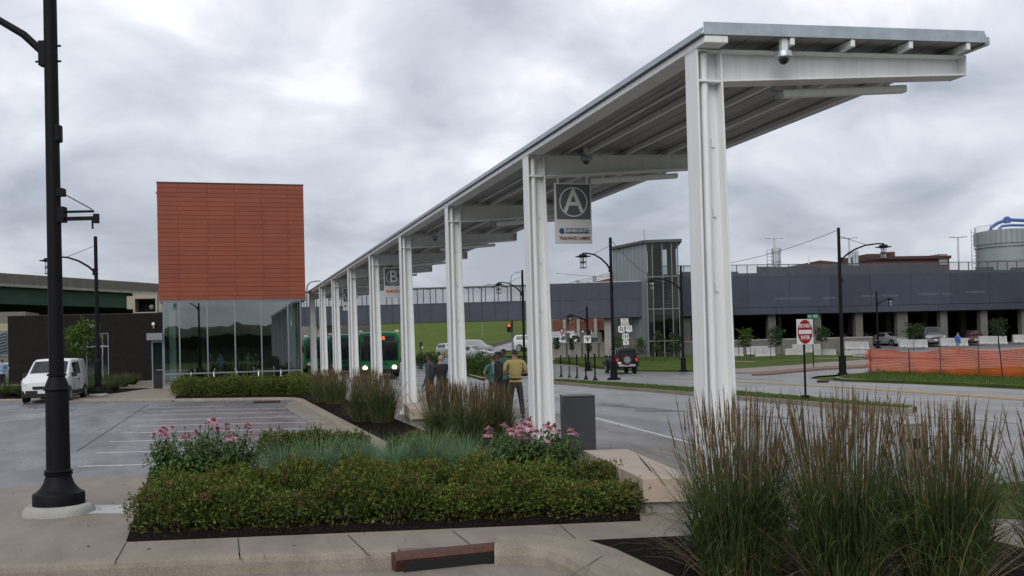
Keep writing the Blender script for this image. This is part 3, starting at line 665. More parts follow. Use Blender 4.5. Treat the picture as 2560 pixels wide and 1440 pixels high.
# ------------------------------------------------------------------ terracotta entrance pavilion
M_terra = mat('terracotta_tile', (.222, .049, .024), .65, col2=(.255, .061, .030), scale=.7, island=.075)
M_reveal = mat('tile_joint_backing', (.07, .018, .014), .9, var=.1)
def pavilion():
    X0, X1, Yf, Yb, zb_, zt = -3.215, 4.555, 57.0, 69.0, 4.745, 11.18
    t = thing('pavilion', 'square terracotta tile box raised on a glass walled ground floor', 'building', (X0, Yf, 0))
    W, Dp = X1 - X0, Yb - Yf
    b = MB().box(.03, W - .03, .03, Dp, zb_, zt - .02); b.build('box_core', M_reveal, t)
    ch = .2485; rows = 26; xs = [0, 1.06, 2.56, 4.02, 5.48, 6.86, W]; r = random.Random(3)
    m = MB()
    for k in range(rows):
        z0 = zb_ + k * (zt - .07 - zb_) / rows; z1 = z0 + (zt - .07 - zb_) / rows - .016
        xo = [0] + [x + (.05 if k % 2 else -.03) + r.uniform(-.02, .02) for x in xs[1:-1]] + [W]
        for a, c in zip(xo, xo[1:]): m.box(a + .006, c - .006, 0, .028, z0, z1)
        for q in range(7):
            y0 = .03 + q * (Dp - .03) / 7; y1 = .03 + (q + 1) * (Dp - .03) / 7 - .012
            m.box(0, .028, y0, y1, z0, z1); m.box(W - .028, W, y0, y1, z0, z1)
    m.build('tile_cladding', M_terra, t)
    MB().box(-.015, W + .015, -.015, Dp, zt - .065, zt).build('coping', mat('dark_coping', (.03, .03, .033), .5), t)
    MB().box(.02, W + .03, .02, Dp, zb_ - .07, zb_ - .004).build('soffit', M_alu, t)
    u0, u1 = .21, 7.47      # glass front
    mu = [u0, 1.02, 2.47, 3.92, 5.33, 6.78, u1]; zr = aty(600, 930, Yf).z
    f = MB()
    for x in mu: f.box(x - .035, x + .035, .04, .16, .12, zb_ - .07)
    for a, c in zip(mu, mu[1:]):
        f.box(a + .036, c - .036, .05, .14, .12, .2); f.box(a + .036, c - .036, .05, .14, zr - .04, zr + .04); f.box(a + .036, c - .036, .05, .14, zb_ - .14, zb_ - .07)
    for q in range(1, 6):
        y = .16 + q * (Dp - .2) / 5
        for x in (u0, u1): f.box(x - .035, x + .035, y - .05, y + .05, .12, zb_ - .07)
    for x in (u0, u1): f.box(x - .03, x + .03, .161, Dp - .1, zr - .04, zr + .04)
    f.build('curtain_frame', M_alu, t)
    g = MB()
    for a, c in zip(mu, mu[1:]):
        g.box(a + .036, c - .036, .085, .10, .201, zr - .041); g.box(a + .036, c - .036, .085, .10, zr + .041, zb_ - .141)
    for x in (u0, u1): g.box(x - .008, x + .008, .165, Dp - .1, .2, zb_ - .08)
    g.build('glazing', M_glass, t)
    MB().box(u0 - .1, u1 + .1, 0, Dp, -.1, .12).build('plinth', M_conc, t)
    MB().box(u0, u1, .2, Dp, .121, .14).build('floor', mat('lobby_floor', (.16, .15, .14), .4), t)
    MB().box(u0, u1, Dp - .25, Dp - .05, .14, zb_ - .08).build('rear_wall', mat('lobby_wall', (.11, .115, .115), .8), t)
    for x in (.62, 7.05): MB().box(x - .17, x + .17, .8, 1.14, .14, zb_ - .08).build('column', mat('lobby_column', (.62, .66, .63), .6, var=.04), t)
    MB().box(2.1, 2.2, 4, Dp - .3, .14, 4.6).box(5.6, 7.4, 6, 6.1, .14, 3.2).build('partition', mat('lobby_partition', (.10, .10, .105), .8), t)
    # side entrance beside the glass
    d = MB().box(-.42, -.36, .02, .14, 0, 2.62).box(.12, .17, .02, .14, 0, 2.62).box(-.36, .12, .02, .14, 2.5, 2.62)
    door = d.build('door', M_alu, t)
    MB().box(-.35, .11, .07, .09, .02, 2.49).build('pane', M_glassd, door)
    MB().box(-.2, .1, -.01, .03, 1.0, 1.03).build('handle', M_steel, door)
    MB().box(-.64, .16, -.35, .3, 2.63, 3.0).build('door_canopy', M_alu, t)
    MB().lathe([(.02, 0), (.05, .02), (.06, .1), (.02, .16)], (-.08, .6, 10.6), 10).build('wall_camera', M_white, t, True)
    return t
pavilion()
def hoop(px, py, i):
    p = at(px, 962, .0); p = aty(px, py, 53.2); p.z = .012
    t = tag(MB().tube([(0, 0, 0), (0, 0, .75), (.0, .06, .85), (0, .18, .9), (0, .42, .9), (0, .54, .85), (0, .6, .75), (0, .6, 0)], .032, 8).build('bike_hoop', M_steel, None, True, loc=p), f'steel bike hoop before the pavilion glass, {ORD[i]} of five from the door', 'bike rack', 'steel bike hoops by the pavilion')
for i, (px, py) in enumerate(((478, 950), (535, 950), (592, 948), (647, 947), (703, 946))): hoop(px, py, i)
# ------------------------------------------------------------------ black brick wing
BB = Fac(20, 65.0, 410, 66.0)
def wing():
    f = BB; t = thing('brick_wing', 'low black brick building behind the white van with a glazed door', 'building', f.w(0, 0), f.ang)
    zt = f.z(200, 788); W = f.u(470)
    def hh(px, py): return f.hit(px, py)
    da, db = f.u(212), f.u(270); dz = f.z(250, 832); zd0 = .02
    m = MB().box(0, da, 0, 12, -.3, zt).box(db, W, 0, 12, -.3, zt).box(da, db, 0, 12, dz, zt).box(da, db, .5, 12, -.3, dz)
    m.build('wall', M_brickblk, t)
    MB().box(-.03, W + .03, -.03, 12.03, zt, zt + .06).build('coping', M_sblack, t)
    d = MB(); w = .07
    for x in (da, da + .62, da + 1.02, db - w): d.box(x, x + w, .1, .2, 0, dz)
    zk = f.z(250, 866)
    d.box(da + w, db - w, .101, .199, zk - .05, zk + .05).box(da + w, db - w, .101, .199, dz - .08, dz).box(da + w, db - w, .101, .199, 0, .2)
    dd = d.build('door', M_alu, t)
    MB().box(da + w, db - w, .14, .16, .2, dz - .08).build('pane', M_glassd, dd)
    MB().tube([(db - .42, .04, .75), (db - .42, .04, 1.9)], .02, 6).box(db - .43, db - .41, .04, .1, 1.0, 1.03).build('handle', M_steel, dd)
    x, z = hh(232, 816); MB().box(x - .2, x + .2, -.18, 0, z - .1, z + .12).build('wall_lamp', mat('lamp_housing', (.5, .5, .5), .5), t, bevel=.03)
    x, z = hh(385, 812); MB().lathe([(.03, 0), (.1, .05), (.12, .16), (.08, .24), (.02, .27)], (x, -.13, z - .1), 12).box(x - .03, x + .03, -.1, 0, z - .22, z - .1).build('wall_camera', M_white, t, True)
    x, z = hh(285, 943); MB().box(x - .06, x + .06, -.03, 0, z - .09, z + .09).build('outlet', M_swhite, t)
    MB().box(0, W, -.06, 0, -.3, .1).build('wall_base', M_conc, t)
    # packaged air unit on the roof
    x0, x1, z1 = f.u(326, 760), f.u(388, 760), f.z(350, 733)
    a = thing('air_unit', 'beige rooftop air handling unit with an open fan bay beside the terracotta box', 'air conditioner', f.w(x0, .6, zt + .06), f.ang); w = x1 - x0; h = z1 - zt - .06
    b = MB().box(0, w, 1.6, 1.7, 0, h).box(0, .14, 0, 1.6, .08, h).box(w - .14, w, 0, 1.6, .08, h).box(.14, w - .14, 0, 1.6, h * .74, h).box(0, w, 0, 1.6, 0, .08)
    mb_ = mat('unit_beige', (.36, .33, .27), .55, var=.06)
    b.build('casing', mb_, a, bevel=.01); MB().box(-.42, -.01, .1, 1.5, .3, h * .88).build('side_cabinet', mb_, a, bevel=.01)
    MB().box(w + .02, w + .26, .1, 1.6, .05, h * .8).build('intake_hood', mb_, a, bevel=.01)
    MB().box(-.03, w + .03, -.04, 1.7, h, h + .05).build('roof_cap', mb_, a)
    MB().box(.141, w - .141, 1.0, 1.59, .081, h * .739).build('fan_bay', M_dark, a)
    MB().lathe([(.1, .8), (.16, .82), (.17, .98), (.05, 1.0)], (w * .62, 0, h * .34), 12, 'y').build('motor', M_alu, a, True)
    p = thing('roof_vent_pipe', 'thin grey vent pipe standing on the black brick roof before the green girder', 'pipe', f.w(f.u(218), 2.0, zt + .06), f.ang)
    MB().tube([(0, 0, 0), (0, 0, 3.2)], .07, 8).build('pipe', M_alu, p, True); MB().lathe([(.14, 0), (.1, .1), (.08, .18)], n=10).build('flashing', M_alu, p)
wing()
# ------------------------------------------------------------------ highway overpass on the left
def overpass():
    f = Fac(-260, 78, 420, 108); t = thing('overpass', 'highway overpass with a concrete parapet over dark green steel girders', 'bridge', f.w(0, 0), f.ang)
    W = f.u(760) ; zt = 9.0; zp = 8.0
    z1, z2 = f.z(0, 708), f.z(0, 757)
    MB().box(0, W, 0, .35, z1, f.z(0, 682)).build('parapet', ground_mat('weathered_concrete', (.20, .185, .155), (.15, .14, .12), .1, .9, stain=(.55, .3), spk=20), t)
    MB().box(0, W, 0, 13, z1 - .25, z1 - .002).build('deck', M_conc, t)
    for q in range(4):
        g = MB(); y = .7 + q * 3.7
        g.box(0, W, y, y + .03, z2, z1 - .26); g.box(0, W, y - .2, y + .23, z2 - .05, z2)
        g.build('girder', M_ggreen, t)
    MB().box(f.u(210), f.u(214), .1, .3, z1 - .2, z1 + .1).build('scupper', M_dark, t)
    for px in (-60, 640):
        x = f.u(px); MB().box(x - .7, x + .7, 1, 12, -.5, z2 - .06).build('pier', M_conc, t)
    # abutment closing the view beneath
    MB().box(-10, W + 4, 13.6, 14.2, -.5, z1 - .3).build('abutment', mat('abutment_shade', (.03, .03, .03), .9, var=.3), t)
    # red lorry roof passing above the parapet
    c = f.w(f.u(-10), 4.0, z1); zz = f.z(0, 668, 4)
    l = thing('red_lorry', 'red lorry trailer top passing behind the overpass parapet', 'lorry', c, f.ang)
    MB().box(-11, 1.2, 0, 2.5, 1.1, zz - z1).build('trailer', mat('lorry_red', (.36, .012, .018), .35, var=.05), l, bevel=.12)
    MB().box(-10.5, 1.0, .3, 2.2, .75, 1.09).build('chassis', M_black, l)
    for x in (-9.5, -8.3, -.2):
        for y in (.15, 2.35): MB().lathe([(.1, -.13), (.48, -.12), (.5, -.05), (.5, .05), (.48, .12), (.1, .13)], (x, y, .5), 16, 'y').build('wheel', M_tire, l, True)
overpass()
# beige building with louvred window at the far left
def leftback():
    f = Fac(-220, 82, 60, 84); t = thing('beige_annex', 'beige building with a louvred window seen past the black brick corner', 'building', f.w(0, 0), f.ang)
    W = f.u(64); MB().box(0, W, 0, 5, -.5, 5.6).build('wall', mat('beige_render', (.17, .16, .14), .8, var=.08), t)
    x0, x1, z0, z1 = f.u(-120), f.u(22), f.z(0, 890), f.z(0, 830)
    w = MB().box(x0, x1, -.06, 0, z0, z1).build('window', M_alu, t); MB().box(x0 + .1, x1 - .1, -.075, -.061, z0 + .1, z1 - .1).build('pane', mat('dull_glass', (.10, .13, .14), .1, var=.2, spec=.8), w)
    for k in range(7):
        z = z0 + .25 + k * .24; MB().hexa([(x1 - 1.0, -.2, z), (x1 - .2, -.2, z + .25), (x1 - .2, -.1, z + .25), (x1 - 1.0, -.1, z), (x1 - 1.0, -.2, z + .06), (x1 - .2, -.2, z + .31), (x1 - .2, -.1, z + .31), (x1 - 1.0, -.1, z + .06)]).build('slat', M_alu, w)
    MB().box(x0, x1, -.05, 0, z1 + .05, z1 + .7).build('lintel_band', mat('cream_band', (.36, .33, .22), .7), t)
leftback()
# ------------------------------------------------------------------ footbridge of perforated screens
BR = Fac(700, 99.5, 1622, 96.0)
def footbridge():
    f = BR; t = thing('footbridge', 'enclosed footbridge clad in grey perforated metal screens crossing above the street', 'bridge', f.w(0, 0), f.ang)
    u0, u1 = 0, f.u(1617); zb_ = f.z(1200, 802.5); zt = f.z(1200, 715.5); zm = f.z(1200, 756)
    dp = 3.2
    MB().box(u0, u1, .3, dp - .3, zb_ + .05, zb_ + .3).build('deck', M_conc, t)
    MB().box(u0, u1, -.02, dp + .02, zt, zt + .07).build('roof_rail', M_galv, t)
    ul = f.u(1345)
    for y in (0, dp):
        MB().box(u0, u1, y - .012, y + .012, zb_, zm - .01).build('lower_screen', M_screen, t)
        MB().box(u0, ul, y - .008, y + .008, zm + .01, zt - .02).build('open_screen', M_screen_open, t)
        MB().box(ul, u1, y - .012, y + .012, zm + .01, zt - .02).build('upper_screen', M_screen_mid if y == 0 else M_screen, t)
    fr = MB(); x = u0
    while x < u1:
        for y in (-.03, dp + .03): fr.box(x - .04, x + .04, y - .03, y + .03, zb_, zt)
        x += 1.27
    fr.box(u0, u1, -.055, -.015, zm - .04, zm + .04); fr.box(u0, u1, -.055, -.015, zb_ - .03, zb_ + .06)
    fr.build('frame', mat('screen_frame', (.055, .060, .078), .5, metal=.3), t)
    s = MB(); x = u0; r = random.Random(5)       # stepped header of each bay
    while x < ul:
        s.box(x + .75, x + 1.23, -.02, .02, zt - .12, zt - .02); s.box(x + 1.0, x + 1.23, -.02, .02, zt - .22, zt - .12); x += 1.27
    s.build('stepped_header', M_screen, t)
    lg = MB(); x = u0 + .4
    while x < u1 - 8:
        lg.box(x, x + r.uniform(.4, .9), dp - .16, dp - .1, zm - .95 + r.uniform(0, .1), zm - .55 + r.uniform(-.1, .1)); x += 1.27
    for px in (1020, 1200): MB().box(f.u(px) - .01, f.u(px) + .01, .5, .52, zb_ + .3, zt).build('hanger_rod', M_alu, t)
    for px in (800,): MB().box(f.u(px) - .5, f.u(px) + .5, .6, dp - .6, -.5, zb_ + .05).build('pier', M_conc, t)
    cr = MB()                                  # pier beside the tower
    cr.box(f.u(1510), f.u(1530), .6, dp - .6, -.6, zb_ + .05); cr.build('pier', M_conc, t)
footbridge()
# retaining wall of pale panels under the bridge
def retaining():
    f = Fac(720, 108, 905, 106); t = thing('panel_wall', 'pale precast panel retaining wall under the footbridge behind the canopy columns', 'wall', f.w(0, 0), f.ang)
    W = f.u(880); m = MB(); x = 0
    while x < W:
        for k in range(3): m.box(x, x + 2.38, 0, .25, .2 + k * 1.5, .2 + k * 1.5 + 1.46)
        x += 2.42
    m.build('panel', ground_mat('precast_panel', (.33, .31, .28), (.25, .235, .215), .08, .85, stain=(.55, .3), spk=10), t)
    MB().box(0, W, .02, .3, -.3, 4.65).build('backing', M_conc, t); MB().box(0, W, -.03, .3, 4.65, 4.8).build('coping', M_conc, t)
retaining()
# ------------------------------------------------------------------ glass stair tower
def tower():
    f = Fac(1621, 95, 1701, 94.7); L = pd(1538, 860, 101.3); L.z = 0
    lu, lv = (L - f.a).dot(f.d), (L - f.a).dot(f.nn)
    t = thing('stair_tower', 'glass stair tower with concrete frame and flat dark roof at the footbridge end', 'tower', f.w(0, 0), f.ang)
    W = f.u(1700); zt = f.z(1660, 606); dv = 7.0
    lv0 = Vector((lu, lv, 0)); ld = -lv0.normalized(); ln = Vector((-ld.y, ld.x, 0))   # left face runs from L to corner
    lev = [f.z(1660, y) for y in (852, 772, 691)]
    fr = MB()
    xs = [.04, f.u(1635), f.u(1660), f.u(1683), W - .04]
    for x in xs: fr.box(x - .045, x + .045, -.06, .06, .2, zt)
    for z in lev: fr.box(0, W, -.075, -.065 + .06, z - .05, z + .05)
    n = 9
    for k in range(n + 1):
        c = lv0 * (1 - k / n)
        fr.prism([(c.x - .03, c.y - .03, 0), (c.x + .03, c.y - .03, 0), (c.x + .03, c.y + .03, 0), (c.x - .03, c.y + .03, 0)], (0, 0, .2), (0, 0, zt))
    fr.build('mullion_frame', mat('tower_frame', (.16, .17, .17), .5, metal=.4), t)
    MB().box(W - .04, W + .04, dv - .1, dv, .2, zt).build('corner_post', MATS['tower_frame'], t)
    MB().box(.09, W - .09, -.01, .01, .25, zt - .02).build('front_glass', glass_mat('tower_glass', (.70, .74, .73), -.02), t)
    sg = MB(); off = ln * .03
    for zlo, zhi in ((.25, zt - .05),):
        for k in range(n):
            a = lv0 * (1 - k / n) + ld * .05; b = lv0 * (1 - (k + 1) / n) - ld * .05
            a, b = lv0.lerp(Vector((0, 0, 0)), k / n + .006), lv0.lerp(Vector((0, 0, 0)), (k + 1) / n - .006)
            sg.prism([a, b, b + ln * .02, a + ln * .02], (0, 0, zlo), (0, 0, zhi))
    sg.build('channel_glass', mat('channel_glass', (.13, .16, .175), .3, col2=(.18, .21, .225), scale=.8, spec=.8), t)
    c = MB()
    for x in (f.u(1629) + .05, f.u(1689) - .05): c.box(x - .25, x + .25, .35, .85, .2, zt - .1)
    for x in (.6, W - .5): c.box(x - .2, x + .2, dv - .7, dv - .2, .2, zt - .1)
    c.build('concrete_column', ground_mat('frame_concrete', (.17, .16, .145), (.125, .12, .108), .1, .85, stain=(.5, .3), spk=12), t)
    for z in lev[1:]: MB().box(.35, W - .4, .3, dv - .2, z - .55, z - .08).build('floor_slab', MATS['frame_concrete'], t)
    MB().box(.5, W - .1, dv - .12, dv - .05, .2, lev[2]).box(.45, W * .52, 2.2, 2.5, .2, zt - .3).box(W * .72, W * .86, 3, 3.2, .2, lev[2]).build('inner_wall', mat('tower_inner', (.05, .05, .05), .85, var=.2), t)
    st = MB()
    for q, (za, zb2) in enumerate(((.2, lev[1]), (lev[1], lev[2]))):
        for k in range(12):
            z = za + (zb2 - za) * k / 12; st.box(W * .52 + k * .09, W * .52 + k * .09 + .6, 1.2, 2.2, z, z + .06)
    st.build('stair_flight', M_alu, t)
    P = [lv0 + Vector((-.35, -.1, 0)), Vector((-.15, -.35, 0)), Vector((W + .35, -.35, 0)), Vector((W + .35, dv + .3, 0)), lv0 + Vector((W * .5, 4, 0))]
    MB().prism([P[0], P[1], P[2], P[3], P[4]], (0, 0, zt), (0, 0, zt + .26)).build('roof', mat('tower_roof', (.07, .07, .072), .6), t)
    a = thing('roof_antenna', 'small looped antenna on the stair tower roof', 'antenna', f.w(-.1, .2, zt + .26), f.ang)
    MB().tube([(0, 0, 0), (0, 0, .4)], .03, 6).build('mast', M_alu, a); MB().tube([(0, 0, .4), (-.12, 0, .6), (-.08, 0, .95), (.03, 0, 1.02), (.08, 0, .85), (.05, 0, .55), (0, 0, .4)], .02, 6).build('loop', M_alu, a, True)
tower()
# ------------------------------------------------------------------ sloping ramp of the garage behind the tower
M_rampred = mat('rusty_red_panel', (.16, .05, .03), .75, var=.25, scale=1.2)
def ramp():
    f = Fac(1370, 122, 1560, 112); t = thing('parking_ramp', 'sloping garage ramp with rust red panels and concrete posts behind the footbridge', 'ramp', f.w(0, 0), f.ang)
    W = f.u(1545); n = 7
    def top(px): return f.z(px, 716 - (px - 1385) * .235)
    r = random.Random(2); m = MB(); rail = MB(); post = MB()
    px0, px1 = 1372, 1542; N = 26
    for k in range(N):
        pa = px0 + (px1 - px0) * k / N; pb = px0 + (px1 - px0) * (k + 1) / N
        ua, ub = f.u(pa), f.u(pb)
        for q in range(7):
            h = .27; za, zb_ = top(pa) - .55 - q * h, top(pb) - .55 - q * h; y = r.uniform(0, .09)
            m.hexa([(ua, y, za - h), (ub, y, zb_ - h), (ub, y + .12, zb_ - h), (ua, y + .12, za - h), (ua, y, za - .02), (ub, y, zb_ - .02), (ub, y + .12, zb_ - .02), (ua, y + .12, za - .02)])
        for q in range(3):
            z0, z1 = top(pa) - .42 + q * .2, top(pb) - .42 + q * .2
            rail.hexa([(ua, .1, z0), (ub, .1, z1), (ub, .15, z1), (ua, .15, z0), (ua, .1, z0 + .06), (ub, .1, z1 + .06), (ub, .15, z1 + .06), (ua, .15, z0 + .06)])
    m.build('sloped_panel', M_rampred, t); rail.build('guard_rail', M_conc, t)
    for px in (1412, 1447, 1490, 1535):
        u = f.u(px); MB().box(u - .25, u + .25, -.12, -.02, -.6, top(px) + .05).build('post', M_conc, t)
    zz = f.z(1450, 801); lo = MB()
    for k in range(7): lo.box(f.u(1378), f.u(1512), .2 + .04 * (k % 2), .35 + .04 * (k % 2), zz - 1.2 + k * .24, zz - 1.2 + k * .24 + .22)
    lo.build('lower_panel', M_rampred, t)
    MB().box(f.u(1372), f.u(1545), .4, 9, zz + .55, zz + .85).build('ramp_deck', M_conc, t)
    for px in (1432, 1455, 1475, 1515): u = f.u(px); MB().box(u - .3, u + .3, .5, 1.1, -.6, zz + .54).build('column', M_conc, t)
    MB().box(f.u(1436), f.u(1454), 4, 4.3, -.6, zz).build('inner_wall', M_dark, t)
    g = Fac(1372, 100, 1535, 99); w = thing('low_wall', 'low concrete wall with slots beneath the footbridge, left of the stair tower', 'wall', g.w(0, 0), g.ang)
    wm = MB(); zt = g.z(1450, 858); z0 = T(*g.w(3, 0)[:2]) - .3
    wm.box(0, g.u(1530), 0, .3, z0, zt)
    wm.build('wall', M_conc, w); MB().box(0, g.u(1530), -.03, .33, zt, zt + .1).build('coping', M_plinth, w)
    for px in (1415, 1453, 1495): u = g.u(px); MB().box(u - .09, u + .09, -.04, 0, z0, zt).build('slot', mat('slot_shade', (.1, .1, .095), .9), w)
    for px in (1418, 1455, 1498): u = g.u(px); MB().box(u - .22, u + .22, .02, .28, zt + .1, zt + 1.05).build('stub_post', M_conc, w)
ramp()
# ------------------------------------------------------------------ screened parking garage
GA = Fac(1700, 103.5, 2560, 109.5)
def garage():
    f = GA; t = thing('parking_garage', 'long parking garage with dark perforated screen front above an open ground floor', 'garage', f.w(0, 0), f.ang)
    U0, U1 = f.u(1660), f.u(2790)
    z = lambda y: f.z(2190, y)
    zt, zo, zs, zb_ = z(658.5), z(687), z(763.5), z(780)
    MB().box(U0, U1, -.02, .02, zo + .015, zt).build('open_band', M_screen_open, t)
    r = random.Random(8)
    p = MB(); x = U0
    while x < U1:      # main screen panels, hung between posts
        p.box(x + .01, x + 4.58, -.03 + .0, .0, zs + .02, zo - .02); x += 4.6
    p.build('screen_panel', M_screen, t)
    q = MB(); x = U0 - 1.5
    while x < U1:
        q.box(x + .01, x + 4.58, -.05, -.02, zb_, zs - .02); x += 4.6
    q.build('lower_screen', M_screen, t)
    fr = MB(); x = U0
    while x < U1:
        fr.box(x - .03, x + .03, .03, .12, zb_, zt + .02); x += 1.15
    fr.box(U0, U1, .02, .1, zt - .01, zt + .06); fr.box(U0, U1, .02, .1, zo - .03, zo + .03)
    fr.build('screen_frame', MATS['screen_frame'], t)
    par = MB(); x = U0                           # stepped parapet shapes behind the open band
    hs = [.3, .55, .18, .5, .3, 1.0, .95, 1.05, .9, 1.1, 1.0, .95, 1.1, 1.0, .9, .35, .3, .6, .25, .5, .35]; k = 0
    while x < U1:
        w = 2.1; par.box(x, x + w, .5, .7, zo - .2, zo + .12 + hs[k % len(hs)] * .95); x += w; k += 1
    par.build('roof_parapet', M_screen, t)
    MB().box(U0, U1, .3, 26, zo - .5, zo - .2).build('roof_slab', M_conc, t)
    MB().box(U0, U1, .3, 26, zb_ + .2, zb_ + .55).build('floor_slab', M_conc, t)
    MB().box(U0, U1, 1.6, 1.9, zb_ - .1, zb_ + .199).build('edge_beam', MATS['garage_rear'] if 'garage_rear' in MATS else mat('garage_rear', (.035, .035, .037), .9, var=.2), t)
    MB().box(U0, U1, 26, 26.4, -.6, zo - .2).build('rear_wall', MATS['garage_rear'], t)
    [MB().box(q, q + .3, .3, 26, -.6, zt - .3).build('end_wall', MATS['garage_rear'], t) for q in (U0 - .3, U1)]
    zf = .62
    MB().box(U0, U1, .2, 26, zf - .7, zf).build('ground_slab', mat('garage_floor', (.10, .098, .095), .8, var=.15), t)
    for px in (1722, 1830, 1936, 2050, 2155, 2264, 2368, 2469, 2572, 2676):
        u = f.u(px)
        w = .42 if px != 2264 else .62
        MB().box(u - w, u + w, .6, 1.3, zf, zb_ + .19).build('column', MATS['frame_concrete'], t, bevel=.02)
        MB().box(u - .35, u + .35, 12, 12.7, zf, zb_ + .2).build('column', MATS['frame_concrete'], t)
    for (pa, pb, ya, yb) in ((2330, 2402, 815, 834), (2419, 2432, 809, 833), (2449, 2460, 811, 832), (2303, 2310, 821, 828)):
        u0, u1 = f.hit(pa, 820, 24)[0], f.hit(pb, 820, 24)[0]
        MB().box(u0, u1, 25.6, 25.95, f.z(pa, yb, 25.5), f.z(pa, ya, 25.5)).build('brick_opening', mat('far_brick', (.26, .09, .06), .8, var=.2, scale=2), t)
    ml = emis('garage_lamp', (.9, .95, 1.0), 3.2)
    for i, px in enumerate((2018, 2062, 2100, 2175, 2240, 2285, 2300, 2345, 2385, 2420, 2440, 2490, 2520, 2550)):
        u = f.u(px); MB().box(u - .85 + .2 * (i % 3), u + .7, 6 + i % 4, 6.15 + i % 4, zs + 1.05 + .03 * i, zs + 1.25 + .03 * i).build('strip_lamp', ml, t)
    for px in (1842, 1965, 2080, 2225, 2296, 2345, 2428):
        u = f.u(px); MB().box(u - .6, u + .6, 5, 5.12, zb_ + .02, zb_ + .1).build('strip_lamp', emis('garage_lamp_dim', (.8, .8, .75), .35) if 'garage_lamp_dim' not in MATS else MATS['garage_lamp_dim'], t)
    # low retaining wall along the left half
    g = Fac(1700, 99, 2172, 101.5); w = thing('garage_wall', 'weathered concrete retaining wall below the garage opening, behind the white barriers', 'wall', g.w(0, 0), g.ang)
    zt2 = g.z(1900, 851); MB().box(0, g.u(2180), 0, .35, -.3, zt2).build('wall', ground_mat('stained_concrete', (.22, .21, .185), (.13, .125, .11), .1, .9, stain=(.62, .35), spk=14), w); MB().box(0, g.u(2180), -.03, .36, zt2, zt2 + .12).build('coping', M_conc, w)
garage()
def kerbwall():
    g = Fac(2180, 88, 2760, 86); w = thing('yard_wall', 'low grey concrete wall behind the orange netting at the garage forecourt', 'wall', g.w(0, 0), g.ang)
    zt = g.z(2380, 873); n = 10; U = g.u(2760)
    for k in range(n): MB().box(U * k / n, U * (k + 1) / n - .03, 0, .3, -.5, zt - .02 * (n - k)).build('wall_section', M_conc, w)
kerbwall()
